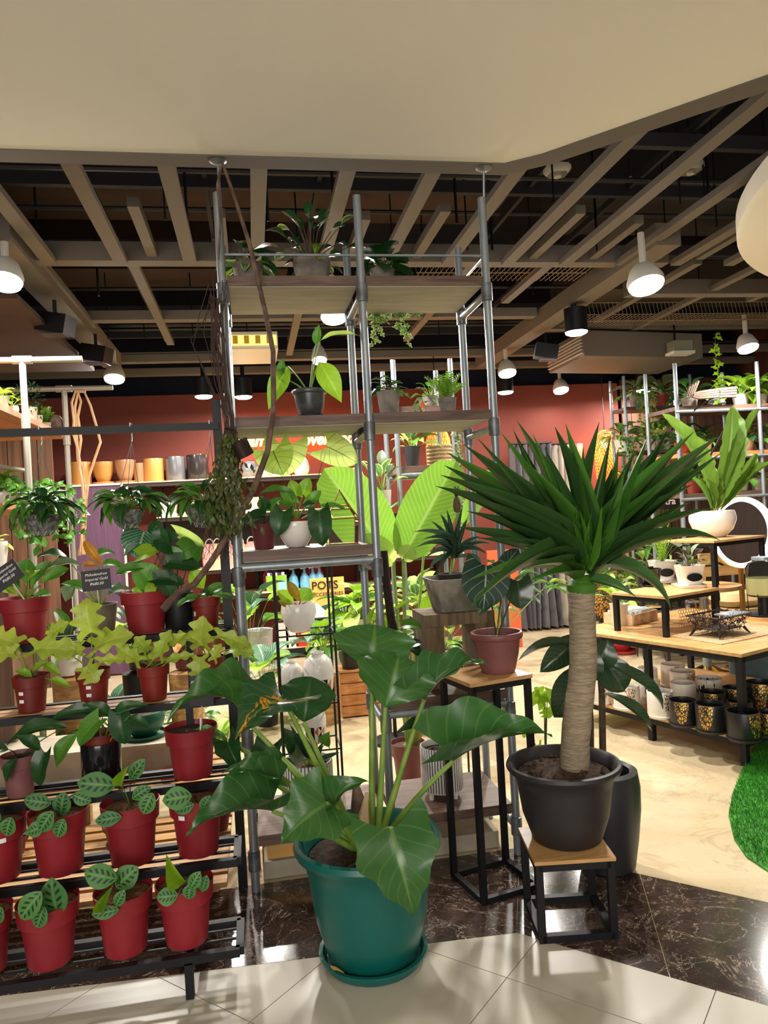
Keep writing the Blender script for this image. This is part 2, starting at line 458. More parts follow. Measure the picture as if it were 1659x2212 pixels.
def pot(root, base, kind, r, h, mat, soil=True, n=26, soilmat=None, name='pot', sq=0, a0=0, bottom=True):
    p = pot_profile(kind, r, h)
    mb = MB().lathe(p, n, base, a0, sq)
    mb.disc((base[0], base[1], base[2] + .0005), p[0][0], n, -1, sq)
    o = obj(name, mb, mat, root, smooth=True); LAST['pot'] = o
    if soil:
        mb = MB(); rr = p[-1][0] * .985; z = p[-1][1]; rnd = random.Random(int(base[0] * 991) + int(base[2] * 77))
        rings = [(rr, 0), (rr * .7, .04), (rr * .35, .07)]
        k = 18; vs = []
        for q, (ra, zz) in enumerate(rings):
            for j in range(k):
                a = a0 + 2 * math.pi * j / k; f = ra
                if sq: e = 2 + sq; f = ra / ((abs(math.cos(a - a0)) ** e + abs(math.sin(a - a0)) ** e) ** (1 / e))
                vs.append((base[0] + f * math.cos(a), base[1] + f * math.sin(a), base[2] + z + (zz + (rnd.uniform(-.03, .03) if q else 0)) * r))
        vs.append((base[0], base[1], base[2] + z + .08 * r))
        fs = [(q * k + j, q * k + (j + 1) % k, (q + 1) * k + (j + 1) % k, (q + 1) * k + j) for q in range(2) for j in range(k)] + [(2 * k + j, 2 * k + (j + 1) % k, 3 * k) for j in range(k)]
        mb.add(vs, fs)
        obj('soil', mb, soilmat or SOIL, root, smooth=True)
    return p[-1][1] + base[2]
def saucer(root, base, r, h, mat, name='saucer', n=26):
    p = [(0.001, h * .35), (r * .86, h * .35), (r * .93, h), (r, h), (r, h * .8), (r * .88, 0), (.001, 0)]
    return obj(name, MB().lathe(p, n, base), mat, root, smooth=True)
def sticker(root, base, r, h, az, zf, w, hh, mat, name='price_sticker'):
    """small paper label bent on the pot's side; az in world radians"""
    mb = MB(); vs = []
    for k in range(5):
        a = az + (k / 4 - .5) * w / r
        for z in (0, hh):
            rad = r * (1 + .02)
            vs.append((base[0] + rad * math.cos(a), base[1] + rad * math.sin(a), base[2] + zf * h + z))
    mb.add(vs, [(2 * k, 2 * k + 2, 2 * k + 3, 2 * k + 1) for k in range(4)])
    return obj(name, mb, mat, LAST['pot'])
# ---------------------------------------------------------------- shared materials
SOIL = M('soil', (78, 52, 34), .95, c2=(34, 24, 18), vs=60, bmp=.9, bs=90)
COIR = M('coir', (120, 80, 48), .95, c2=(78, 50, 30), vs=90, bmp=1, bs=160, stretch=(1, 1, 3))
BLACK = M('black_powder_coat', (13, 14, 19), .5, spec=.35)
STEEL = M('galvanised_steel', (150, 158, 164), .34, .45, c2=(134, 142, 150), vs=5, stretch=(3, 3, 1))
STEELD = M('steel_fitting', (122, 127, 133), .42, .45, c2=(92, 94, 98), vs=20)
WALNUT = wood('walnut_board', (112, 86, 72), (74, 54, 46), (1.2, 12, 12), .5)
OAKTOP = wood('oak_laminate', (202, 162, 108), (182, 138, 86), (1.2, 12, 12), .38)
PLYEDGE = M('board_edge', (150, 128, 98), .6)
SLAT = wood('slat_wood', (196, 152, 96), (150, 106, 62), (1, 14, 14), .6)
RISER = wood('weathered_wood', (120, 100, 74), (84, 68, 50), (10, 10, 1), .75)
REDPOT = M('red_plastic', (144, 32, 42), .45, c2=(130, 27, 37), vs=4)
REDPOT2 = M('brown_red_plastic', (128, 36, 28), .45, c2=(104, 28, 24), vs=4)
MAUVE = M('mauve_plastic', (132, 84, 84), .5, c2=(116, 66, 66), vs=5)
MAUVED = M('maroon_plastic', (104, 44, 48), .5)
TEAL = M('teal_plastic', (6, 92, 84), .38)
BLKPOT = M('black_plastic', (40, 36, 38), .5, bmp=.05, bs=200)
GREYC = M('grey_concrete', (142, 134, 124), .85, c2=(110, 102, 94), vs=14, bmp=.15, bs=60)
STONE = M('carved_stone', (164, 158, 146), .95, c2=(112, 106, 96), vs=9, bmp=.8, bs=26)
WHITE = M('white_glaze', (232, 228, 222), .18, c2=(222, 216, 208), vs=2)
WHITEM = M('white_plastic', (226, 222, 214), .45)
PAPER = M('paper_sticker', (235, 232, 232), .7)
CHALK = M('blackboard_card', (26, 26, 30), .6)
INK = M('chalk_ink', (235, 235, 235), .6)
STEMG = M('green_stem', (104, 138, 46), .5, c2=(128, 156, 64), vs=12)
STEMD = M('dark_stem', (52, 66, 30), .55)
STEMB = M('woody_stem', (92, 70, 50), .8, c2=(60, 46, 34), vs=20)
BRANCH = M('driftwood', (116, 92, 78), .85, c2=(82, 62, 52), vs=16, bmp=.4, bs=50)
CREAMW = M('peeled_willow', (226, 184, 140), .6, c2=(206, 160, 116), vs=10)
TAUPE = M('taupe_paint', (114, 105, 96), .75)
TAUPED = M('taupe_paint_rim', (106, 98, 90), .8)
DARKC = M('dark_ceiling', (15, 19, 38), .9)
BROWNC = M('brown_duct', (76, 56, 48), .9, c2=(64, 48, 44), vs=1.5)
GLASS, _nt, _b = base_mat('clear_glass')
_b.inputs['Transmission Weight'].default_value = 1; _b.inputs['Roughness'].default_value = .02; _b.inputs['Base Color'].default_value = (.95, .98, .97, 1); _b.inputs['IOR'].default_value = 1.08
BRASS = M('brass_edge', (190, 150, 80), .3, .9)
GOLD = M('gold_plate', (212, 168, 84), .12, 1)
LAMPW = M('lamp_white', (210, 205, 195), .5)
LAMPE = EM('lamp_glow', (255, 250, 240), 24)

# leaf colours
L_PHILO = LEAF('philodendron_leaf', (44, 88, 40), (60, 108, 46), (120, 154, 78), .42, 7, .9, .26, .2, spec=.55, vw=.07)
L_PHILOS = LEAF('streaked_philodendron_leaf', (40, 86, 42), (32, 74, 40), (120, 150, 70), .4, 7, .9, .2, .15, vw=.07, streak=(226, 150, 24), spec=.6)
L_DARK = LEAF('dark_green_leaf', (26, 62, 30), (36, 78, 34), (70, 110, 52), .35, 8, .8, .32, .15)
L_MID = LEAF('mid_green_leaf', (62, 112, 38), (84, 136, 44), (120, 160, 70), .35, 8, .7, .36, .25)
L_LIME = LEAF('lime_leaf', (148, 188, 40), (110, 158, 36), (190, 214, 90), .35, 7, .7, .4, .32)
L_GOLD = LEAF('golden_lobed_leaf', (172, 188, 66), (140, 168, 56), (204, 212, 116), .4, 5, .9, .38, .25)
L_MARANTA = LEAF('prayer_plant_leaf', (84, 138, 66), (64, 116, 62), (130, 170, 100), .5, 0, .7, .5, .2, spots=(22, 54, 34))
L_DRAC = LEAF('dracaena_strap', (70, 106, 52), (44, 80, 42), (104, 146, 80), .3, 0, .5, .3, .22, mid=.06)
L_DRACY = LEAF('young_dracaena_strap', (96, 150, 48), (74, 128, 42), (140, 180, 80), .3, 0, .5, .38, .3, mid=.06)
L_ANTH = LEAF('velvet_anthurium_leaf', (16, 44, 30), (20, 50, 34), (150, 180, 150), .9, 5, 1.2, .55, .05, mid=.02, vw=.055)
L_GLORY = LEAF('silver_veined_leaf', (34, 84, 58), (44, 96, 64), (170, 196, 160), .7, 9, 1.3, .4, .15, vw=.16)
L_CALA = LEAF('caladium_leaf', (214, 232, 140), (196, 222, 112), (52, 78, 40), .8, 5, 1.0, .5, .5, mid=.018, vw=.07)
L_BANANA = LEAF('paddle_leaf', (128, 170, 58), (108, 156, 50), (170, 200, 104), .5, 20, .6, .42, .38, vw=.2)
L_PALEB = LEAF('pale_paddle_leaf', (196, 220, 120), (176, 206, 96), (130, 160, 80), .4, 16, .6, .45, .4, vw=.15)
L_NEST = LEAF('nest_fern_leaf', (122, 156, 60), (100, 140, 54), (90, 110, 44), .6, 14, .5, .4, .3, vw=.12)
L_VARI = LEAF('variegated_leaf', (60, 112, 54), (92, 140, 64), (200, 210, 150), .5, 5, .8, .4, .25, edge=(210, 214, 140))
L_RED = LEAF('bronze_leaf', (150, 120, 34), (120, 130, 40), (130, 40, 40), .5, 6, .7, .3, .2)
L_FERN = LEAF('fern_leaf', (120, 162, 44), (92, 138, 40), None, trans=.3)
L_GREY = LEAF('grey_green_leaf', (110, 128, 92), (84, 104, 72), (150, 160, 120), .3, 6, .7, .5, .2)
L_PINE = LEAF('pineapple_leaf', (52, 76, 62), (66, 92, 70), (90, 110, 90), .2, 0, .5, .45, .1)
L_RUBBER = LEAF('rubber_leaf', (30, 56, 34), (44, 68, 38), (90, 104, 70), .45, 12, .5, .2, .1, spec=.6)
L_ORANGE = LEAF('ochre_leaf', (176, 122, 36), (160, 108, 40), (200, 160, 80), .3, 8, .7, .45, .2)

def rosette(root, base, n, mes, mat, L, W, SL, el=(25, 80), bend=45, sm=None, sr=.003, seed=1, sep=False, az0=0, azr=360, lift=0, mats=None):
    rnd = random.Random(seed); base = V(base); sm = sm or STEMG
    mb = MB()
    for i in range(n):
        az = R(az0) + (i * 2.39996 if azr == 360 else R(azr) * (rnd.random() - .5)) + rnd.uniform(-.25, .25)
        e = R(el[0] + (el[1] - el[0]) * ((i + rnd.random()) / n))
        d = V((math.cos(e) * math.cos(az), math.cos(e) * math.sin(az), math.sin(e)))
        p = base + d * SL * rnd.uniform(.7, 1.15) + V((0, 0, lift * rnd.random()))
        e2 = e - R(bend * rnd.uniform(.75, 1.25))
        ld = V((math.cos(e2) * math.cos(az), math.cos(e2) * math.sin(az), math.sin(e2)))
        up = V((-math.sin(e2) * math.cos(az), -math.sin(e2) * math.sin(az), math.cos(e2)))
        k = rnd.uniform(.75, 1.15)
        mm = mats[i % len(mats)] if mats else mat
        leaf(root, mes[i % len(mes)], mm, p, ld, up + V((rnd.uniform(-.3, .3), rnd.uniform(-.3, .3), 0)), L * k, W * k)
        if SL > .004:
            if sep: stem(root, base, p, sr, sr * .6, sm, .08)
            else: stem(root, base, p, sr, sr * .6, sm, .08, mb=mb, n=4, sides=5)
    if mb.v: obj('stems', mb, sm, root, smooth=True, kind='stuff')
def joined(root, items, me, mat, name='foliage'):
    """tiny leaves too many to pick apart, in one mesh; items = (base, dir, up, L, W)"""
    mb = MB(); src = [v.co.copy() for v in me.vertices]; pf = [tuple(p.vertices) for p in me.polygons]
    ul = me.uv_layers[0].data; puv = [[tuple(ul[l].uv) for l in p.loop_indices] for p in me.polygons]
    for (b, d, up, L, W) in items:
        d = V(d).normalized(); x = d.cross(V(up))
        if x.length < 1e-3: x = d.cross(V((.3, 1, .2)))
        x.normalize(); z = x.cross(d); b = V(b)
        mb.add([b + x * (c.x * W) + d * (c.y * L) + z * (c.z * L) for c in src], pf, puv)
    return obj(name, mb, mat, root, smooth=True, kind='stuff')
TINY = LM('oval', .4, .1, 0, 3, 1)
TINYL = LM('lance', .5, .1, 0, 3, 1)
def bush(root, c, rx, rz, n, L, mat, seed=1, W=.5, me=None, down=0, name='foliage', shell=.3):
    rnd = random.Random(seed); it = []
    for i in range(n):
        d = V((rnd.gauss(0, 1), rnd.gauss(0, 1), rnd.gauss(0, 1))); d.normalize()
        k = shell + (1 - shell) * rnd.random() ** .5
        p = V(c) + V((d.x * rx * k, d.y * rx * k, d.z * rz * k))
        ld = d + V((rnd.uniform(-.6, .6), rnd.uniform(-.6, .6), rnd.uniform(-.3, .7) - down))
        q = rnd.uniform(.7, 1.2)
        it.append((p, ld, V((rnd.uniform(-.5, .5), rnd.uniform(-.8, .2), 1)), L * q, L * W * q))
    return joined(root, it, me or TINY, mat, name)
def vine(root, pts, mat, L, step, seed=1, stemmat=None, r=.0015, me=None, sep=False, W=.7, spread=.6):
    rnd = random.Random(seed); pts = [V(p) for p in pts]; it = []
    obj('vine_stem', MB().tube(pts, r, 5), stemmat or STEMG, root, smooth=True)
    for a, b in zip(pts, pts[1:]):
        n = max(1, int((b - a).length / step))
        for k in range(n):
            p = a.lerp(b, (k + rnd.random()) / n)
            d = V((rnd.uniform(-1, 1), rnd.uniform(-1, .4), rnd.uniform(-.9, .3))); q = rnd.uniform(.7, 1.2)
            up = V((rnd.uniform(-.4, .4), -1, .7))
            if sep: leaf(root, me or TINY, mat, p, d, up, L * q, L * W * q)
            else: it.append((p, d, up, L * q, L * W * q))
    if it: joined(root, it, me or TINY, mat)
def text(name, body, loc, size, mat, parent=None, rot=(R(90), 0, 0), ext=.0006, shear=0, align='LEFT', bevel=0, space=1.0):
    cu = bpy.data.curves.new(name, 'FONT'); cu.body = body; cu.size = size; cu.extrude = ext; cu.shear = shear; cu.align_x = align
    cu.bevel_depth = bevel; cu.space_character = space; cu.resolution_u = 3
    cu.materials.append(mat)
    o = bpy.data.objects.new(name, cu); C.objects.link(o); o.rotation_euler = rot
    o.location = V(loc)
    if parent is not None: o.parent = parent; o.location = V(loc) - off(parent)
    return o

# ---------------------------------------------------------------- floor
FLOORM = marble('beige_marble_floor', (206, 190, 158), (190, 170, 134), (166, 142, 108), 1.3, .14, .025, .35, 1.4)
DARKM = marble('dark_emperador_marble', (42, 32, 29), (72, 54, 46), (186, 170, 150), 7, .13, .010, .65, 4.5)
TILEM = M('corridor_tile', (188, 181, 165), .34, c2=(180, 172, 156), vs=2)
struct('floor', MB().box(-3.2, 6.2, -3.5, 9.0, -.12, -.002), FLOORM, 'glossy beige marble floor of the plant shop')
def clip(poly, a, b, c):
    out = []
    for i in range(len(poly)):
        p, q = poly[i], poly[(i + 1) % len(poly)]
        dp = a * p[0] + b * p[1] - c; dq = a * q[0] + b * q[1] - c
        if dp <= 0: out.append(p)
        if dp * dq < 0:
            t = dp / (dp - dq); out.append((p[0] + (q[0] - p[0]) * t, p[1] + (q[1] - p[1]) * t))
    return out
# front edge of the dark marble: a straight run and a chamfered run
A0, A1, A2 = (-3.2, 2.66), (.80, 2.41), (2.6, .82)
def line(p, q):
    n = (-(q[1] - p[1]), q[0] - p[0]); return n[0], n[1], n[0] * p[0] + n[1] * p[1]
tiles = thing('floor', 'pale square floor tiles of the mall corridor', None, (0, 0, 0), kind='structure')
_gp = [(-2.6, -2.4), (2.6, -2.4), (2.6, 2.7), (-2.6, 2.7)]
for _l in (line(A0, A1), line(A1, A2)): _gp = clip(_gp, *_l)
obj('grout', MB().prism(_gp, -.002, -.0012), M('grout', (120, 110, 96), .9), tiles)
e1 = (math.cos(R(45)), math.sin(R(45))); e2 = (e1[1], -e1[0]); TS = .55
for i in range(-7, 7):
    for j in range(-7, 8):
        c = (.688 + TS * ((i + .5) * e1[0] + (j + .5) * e2[0]), 2.19 + TS * ((i + .5) * e1[1] + (j + .5) * e2[1]))
        if not (-2.4 < c[0] < 2.4 and -.9 < c[1] < 3.0): continue
        h = TS / 2 - .0015
        po = [(c[0] + a * h * e1[0] + b * h * e2[0], c[1] + a * h * e1[1] + b * h * e2[1]) for a, b in ((-1, -1), (-1, 1), (1, 1), (1, -1))]
        po = po[::-1]
        for l in (line(A0, A1), line(A1, A2)):
            po = clip(po, *l) if len(po) > 2 else []
        if len(po) > 2:
            ar = sum(po[k][0] * po[(k + 1) % len(po)][1] - po[(k + 1) % len(po)][0] * po[k][1] for k in range(len(po)))
            if ar < 0: po = po[::-1]
            obj('tile', MB().prism(po, -.0012, 0), TILEM, tiles)
thr = thing('trim_1', 'dark brown veined marble threshold band', None, (0, 0, 0), kind='structure')
BK = (1.03, 3.0)
xs = [-3.2 + .0015, -2.2, -1.55, -.9, -.27, .33]
def fy(x): return A0[1] + (A1[1] - A0[1]) * (x - A0[0]) / (A1[0] - A0[0])
for k, x in enumerate(xs):
    x1 = xs[k + 1] if k + 1 < len(xs) else None
    if x1 is not None: po = [(x, fy(x)), (x1 - .002, fy(x1)), (x1 - .002, 3.0), (x, 3.0)]
    else: po = [(x, fy(x)), (A1[0] - .001, A1[1]), (BK[0] - .001, BK[1]), (x, 3.0)]
    obj('slab', MB().prism(po, -.0015, .0006), DARKM, thr)
dd = V((.72, -.69)); k0 = 0
for k1 in (.5, 1.1, 1.8, 2.5):
    a = (A1[0] + dd.x * k0 + .001, A1[1] + dd.y * k0); b = (A1[0] + dd.x * (k1 - .002), A1[1] + dd.y * (k1 - .002))
    q0 = (BK[0] + dd.x * k0 + .001, BK[1] + dd.y * k0) ; q1 = (BK[0] + dd.x * (k1 - .002), BK[1] + dd.y * (k1 - .002))
    obj('slab', MB().prism([a, b, q1, q0], -.0015, .0006), DARKM, thr); k0 = k1

# ---------------------------------------------------------------- walls
REDW = M('terracotta_wall', (116, 51, 38), .8, c2=(106, 46, 34), vs=1.2)
DKWOOD = wood('dark_wood_wall', (84, 52, 36), (52, 32, 24), (9, 9, .7), .6)
BROWNW = wood('brown_wood_wall', (128, 92, 66), (92, 62, 44), (8, 8, .6), .6)
struct('wall_back', MB().box(-2.35, 4.32, 8.15, 8.3, 0, 2.82), REDW, 'terracotta red painted back wall')
struct('wall_back_top', MB().box(-3.2, 6.2, 8.32, 8.45, 2.0, 4.4), DARKC, 'dark void above the red wall')
struct('wall_right', MB().box(6.0, 6.15, 1.0, 8.6, 0, 4.4), DKWOOD, 'dark wood clad side wall behind the plant racks')
wr = thing('wall_side', 'dark vertical wood boards beside the red wall', None, (4.34, 8.1, 0), kind='structure')
for k in range(14):
    obj('plank', MB().box(4.34 + k * .12, 4.34 + k * .12 + .112, 8.1, 8.13 + (k % 3) * .004, 0, 2.85), DKWOOD, wr)
struct('wall_left', MB().box(-2.75, -2.6, 1.5, 8.6, 0, 4.4), DARKC, 'dark side wall behind the pipe racks')
wl = thing('wall_panel', 'brown vertical wood cladding on the side wall', None, (-2.4, 6.0, 0), kind='structure')
for k in range(9):
    obj('plank', MB().box(-2.5, -2.46 + (k % 2) * .006, 4.2 + k * .36, 4.2 + k * .36 + .35, 0, 2.4), BROWNW, wl)
for k in range(5):
    obj('plank', MB().box(-2.45 + k * .13, -2.45 + k * .13 + .122, 7.30, 7.33 + (k % 2) * .004, 0, 2.45), BROWNW, wl)

# ---------------------------------------------------------------- ceiling: white soffit, rim, dark void with grid
SOF = M('soffit_paint', (240, 236, 224), .85)
sof_poly = [(-4.0, 2.885), (1.09, 2.888), (1.22, 2.80), (4.2, -.26), (4.2, -5.0), (-4.0, -5.0)]
struct('ceiling', MB().prism(sof_poly[::-1], 2.85, 2.99), SOF, 'smooth cream plaster soffit above the corridor')
rim = [(-4.0, 2.887), (1.092, 2.89), (1.222, 2.802), (4.2, -.25), (4.2, -.1), (1.29, 2.88), (1.12, 2.99), (-4.0, 2.975)]
struct('ceiling_rim', MB().prism(rim[::-1], 2.846, 3.0), TAUPED, 'taupe painted border along the soffit edge')
struct('ceiling_slab', MB().box(-3.2, 6.2, 2.4, 9.0, 4.4, 4.5), DARKC, 'dark ceiling slab over the shop')
drum = MB().lathe([(.001, 2.75), (2.25, 2.75), (2.28, 2.765), (2.28, 2.86), (2.0, 2.87), (2.0, 3.3)], 120, (4.40, 2.13, 0))
struct('ceiling_drum', drum, SOF, 'round cream ceiling drum at the corner', True)
grid = thing('ceiling_grid', 'taupe open ceiling grid of beams and rods under dark ducts', None, (0, 0, 2.95), kind='structure')
for k in range(-5, 12):
    x = -.665 + .385 * k
    y0 = 2.93 if x < 1.1 else max(1.2, 2.97 - (x - 1.12) * 1.03)
    obj('joist', MB().box(x - .036, x + .036, y0, 4.42, 2.95, 2.985), TAUPE, grid)
for k in range(-5, 12, 1):
    if k in (-1, 2, 5, 8): continue
    x = -.49 + .385 * k + (k % 3) * .02
    obj('joist', MB().box(x - .028, x + .028, 3.72 + (k % 2) * .12, 4.42, 2.99, 3.04), TAUPE, grid)
for k in range(-3, 10):
    x = -.62 + .52 * k
    obj('joist', MB().box(x - .03, x + .03, 4.5, (6.6, 5.4, 7.1, 6.0)[k % 4], 2.99, 3.025), TAUPE, grid)
obj('beam', MB().box(-3.0, 2.76, 4.42, 4.52, 2.97, 3.08), TAUPE, grid)
obj('beam', MB().box(2.85, 6.0, 5.10, 5.2, 2.97, 3.08), TAUPE, grid)
for y, x0, x1 in ((5.85, -1.2, 2.4), (7.35, -1.2, 6.0), (6.3, 2.6, 6.0), (8.0, -2.5, 6.0)):
    obj('beam', MB().box(x0, x1, y - .05, y + .05, 3.0, 3.07), TAUPE, grid)
obj('beam', MB().box(-1.29, -1.13, 4.0, 7.2, 2.93, 3.06), TAUPE, grid)
obj('beam', MB().box(-2.0, -1.9, 4.0, 7.2, 2.93, 3.03), TAUPE, grid)
obj('beam', MB().box(2.42, 2.58, 4.0, 7.6, 2.93, 3.06), TAUPE, grid)
for y, z in ((3.9, 3.25), (4.75, 3.4), (5.3, 3.3), (6.2, 3.35), (6.9, 3.2), (7.6, 3.15)):
    obj('conduit', MB().tube([(-3, y, z), (6, y, z + .02)], .014, 6), M('conduit_grey', (70, 70, 76), .5, .5), grid)
for y, z in ((3.45, 3.22), (4.12, 3.26), (4.95, 3.2), (5.35, 3.36), (6.5, 3.18), (6.75, 3.3), (7.2, 3.2)):
    obj('channel', MB().box(-3, 6, y - .02, y + .02, z, z + .07), M('charcoal_channel', (44, 44, 52), .7), grid)
for k in range(9):
    x = -1.4 + k * .62
    obj('channel', MB().box(x - .012, x + .012, 3.1, 7.8, 3.30, 3.34), M('charcoal_channel', (44, 44, 52), .7), grid)
for y, z in ((5.9, 3.55), (7.0, 3.3)):
    obj('black_pipe', MB().tube([(-3, y, z), (6, y, z)], .05, 8), BLACK, grid)
rr = random.Random(4)
for k in range(46):
    x = -1.6 + k * .115 + rr.uniform(-.05, .05); y = rr.choice((3.3, 3.6, 3.9, 4.3, 5.2, 5.6, 6.4))
    obj('rod', MB().tube([(x, y, 3.0), (x, y, 4.4)], .005 if k % 3 else .008, 5), BLACK, grid)
obj('duct', MB().box(-2.6, 2.0, 4.9, 5.8, 3.75, 4.3), BROWNC, grid)
obj('duct', MB().box(-2.6, .4, 6.3, 6.8, 3.55, 4.0), BROWNC, grid)
obj('duct', MB().box(2.4, 5.9, 4.6, 5.6, 3.6, 4.3), M('grey_duct', (52, 48, 50), .9), grid)
obj('duct', MB().box(3.0, 5.9, 5.9, 6.9, 3.25, 3.6), M('taupe_duct', (80, 70, 62), .9), grid)
def wire_tray(x0, x1, y0, y1, z):
    mb = MB(); n = int((x1 - x0) / .035)
    for k in range(n):
        x = x0 + (x1 - x0) * k / n
        mb.tube([(x, y0, z + .1), (x + .02, y0, z), (x + .02, y1, z), (x, y1, z + .1)], .0025, 4, False)
    for y in (y0, (y0 + y1) / 2, y1): mb.tube([(x0, y, z + (.1 if y != (y0 + y1) / 2 else 0)), (x1, y, z + (.1 if y != (y0 + y1) / 2 else 0))], .004, 4)
    obj('wire_tray', mb, M('tray_wire', (140, 124, 104), .5, .4), grid, kind='stuff')
wire_tray(1.15, 2.35, 4.6, 4.95, 3.02)
wire_tray(2.6, 5.4, 5.5, 5.85, 2.92)

# ---------------------------------------------------------------- ceiling lamps (each with its own light)
def tip(mb, p, a):
    m = Matrix.Translation(V(p)) @ Matrix.Rotation(a, 4, 'X') @ Matrix.Translation(-V(p))
    mb.v = [tuple(m @ V(v)) for v in mb.v]; return mb
def lamp(px, py, z, kind, label, energy, r=.085, tilt=(0, 0), warm=(255, 249, 240)):
    p = PZ(px, py, z)
    t = thing('ceiling_spotlight', label, 'lamp', p, 'shop spotlights')
    if kind == 'white':
        ta = R(-18); hs = obj('housing', tip(MB().lathe([(r, 0), (r * 1.05, .03), (r * .75, .10), (r * .55, .12), (.001, .12)], 20, p), p, ta), LAMPW, t, smooth=True)
    elif kind == 'black':
        ta = 0; hs = obj('housing', MB().lathe([(r, -.005), (r, .17), (.001, .17)], 20, p), BLACK, t, smooth=True)
    obj('bracket', MB().tube([p + V((0, .02, .08)), p + V((0, .03, max(.14, 2.97 - z)))], .02, 8), LAMPW if kind == 'white' else BLACK, t)
    obj('lens', tip(MB().lathe([(r * .96, .004), (r * .93, -.014), (r * .7, -.024), (.001, -.028)], 20, p), p, ta), LAMPE, hs, smooth=True)
    l = bpy.data.lights.new('spotlight', 'AREA'); l.shape = 'DISK'; l.size = r * 1.8; l.energy = energy; l.color = lin(warm)
    o = bpy.data.objects.new('spotlight', l); C.objects.link(o); o.parent = t; o.location = (0, 0, -.035); o.rotation_euler = (R(-14) if kind == 'white' and px not in (1396, 1616) else 0, 0, 0)
lamp(10, 608, 2.72, 'white', 'bright round ceiling spotlight cut by the picture edge, high on the left', 45)
lamp(247, 818, 2.72, 'white', 'bright white spotlight above the peeled willow branches', 62)
lamp(722, 684, 2.70, 'white', 'bright spotlight seen just under the top pipe shelf', 62)
lamp(690, 778, 2.70, 'white', 'small twin-headed spotlight behind the plant on the middle pipe shelf', 60, .06)
lamp(1396, 616, 2.66, 'white', 'largest bright spotlight on the long beam over the display table', 75, .10)
lamp(1096, 806, 2.70, 'white', 'white spotlight right of the pipe tower near the red wall', 62)
lamp(1245, 716, 2.72, 'black', 'black cylinder spotlight hung from the long beam', 45)
lamp(1616, 752, 2.68, 'white', 'bright spotlight above the crowded plant rack at the picture edge', 52)
lamp(1212, 843, 2.70, 'white', 'small glowing spotlight against the red wall above the curtains', 12)
lamp(440, 855, 2.66, 'black', 'black cylinder spotlight over the tan pots shelf', 26)
lamp(526, 856, 2.66, 'black', 'black cylinder spotlight beside the dried leaf bundle', 26)
lamp(1092, 846, 2.66, 'black', 'short black spotlight under the white spotlight by the pipe tower', 10)
lamp(1391, 842, 2.66, 'black', 'black spotlight before the dark wood wall', 45)
for px, py, lb in ((1180, 760, 'tilted black floodlight hung under the long beam'), (120, 700, 'black projector box hung under the ceiling beside a long beam'), (208, 765, 'black fan-vented floodlight near the peeled willow branches')):
    p = PZ(px, py, 2.74)
    t = thing('floodlight', lb, 'lamp', p)
    obj('housing', MB().bar(p + V((-.09, .03, .02)), p + V((.09, -.02, -.02)), .14, .12), BLACK, t)
    obj('bracket', MB().tube([p, p + V((0, 0, .15))], .012, 6), BLACK, t)
    obj('lens', MB().bar(p + V((-.07, -.02, -.075)), p + V((.07, -.05, -.085)), .1, .008), M('lens_grey', (90, 90, 96), .2), t)
for px, py, lb in ((1204, 378, 'small white ceiling detector left of the long joist'), (1491, 372, 'small white square ceiling detector near the drum')):
    p = PZ(px, py, 3.2); t = thing('smoke_detector', lb, 'detector', p)
    obj('base', MB().lathe([(.05, 0), (.065, .02), (.065, .04), (.001, .04)], 12, p, 0, 3), WHITEM, t, True)
    obj('sensor', MB().lathe([(.001, -.015), (.02, -.012), (.022, 0)], 12, p), LAMPW, t, True)
    obj('drop_rod', MB().tube([p + V((0, 0, .03)), V((p.x, p.y, 4.4))], .006, 5), BLACK, t)
# cassette box; glowing louvre and yellow strips imitate a yellow reflection
p = PY(541, 744, 6.2)
t = thing('ceiling_cassette', 'white ceiling cassette unit with yellow lit louvre behind the tower', 'air conditioner', p)
obj('body', MB().box(p.x - .26, p.x + .22, 6.1, 6.7, p.z - .06, p.z + .08), WHITEM, t)
obj('louvre', MB().box(p.x - .16, p.x + .21, 6.085, 6.1, p.z - .03, p.z + .05), EM('louvre_reflection_glow', (255, 226, 130), .9), t)
for k in range(4): obj('reflection_strip', MB().box(p.x - .14 + k * .09, p.x - .10 + k * .09, 6.08, 6.086, p.z - .02, p.z + .045), M('reflected_yellow', (240, 190, 30), .5), t)
# long beige air handler at the right
p = PY(1360, 760, 6.4)
t = thing('air_handler', 'long beige ceiling air unit with slatted grille end', 'air conditioner', p)
obj('body', MB().prism([(p.x - .55, 6.2), (p.x + .75, 6.4), (p.x + .75, 7.2), (p.x - .55, 7.0)], p.z - .07, p.z + .16), TAUPE, t)
for k in range(6): obj('slat', MB().bar((p.x - .56, 6.22, p.z - .04 + k * .03), (p.x - .56, 6.98, p.z - .04 + k * .03), .02, .008), LAMPW, t)
# ---------------------------------------------------------------- steel pipe shelf tower
TX = (-.07, .48, 1.005); TF, TB = 2.95, 3.33; PR = .0168
tower = thing('pipe_shelf_tower', 'tall shelf tower of galvanised pipe with walnut boards in the shop front', 'shelf', (TX[1], 3.14, 0))
for x in TX:
    pf_ = obj('post', MB().tube([(x, TF, 0), (x, TF, 2.73)], PR, 14), STEEL, tower, True)
    pb_ = obj('post', MB().tube([(x, TB, 0), (x, TB, 2.66)], PR, 14), STEEL, tower, True)
    for zz in (2.36, 1.80, 1.25, .62, .14):
        if zz == 1.25 and x == TX[2]: continue
        for y in (TF, TB):
            o = obj('sleeve', MB().lathe([(.017, 0), (.0235, .002), (.0235, .075), (.017, .077)], 14, (x, y, zz - .06)), STEELD, pf_ if y == TF else pb_, True)
        obj('cross_pipe', MB().tube([(x, TF, zz - .025), (x, TB, zz - .025)], PR * .95, 12), STEEL, tower, True)
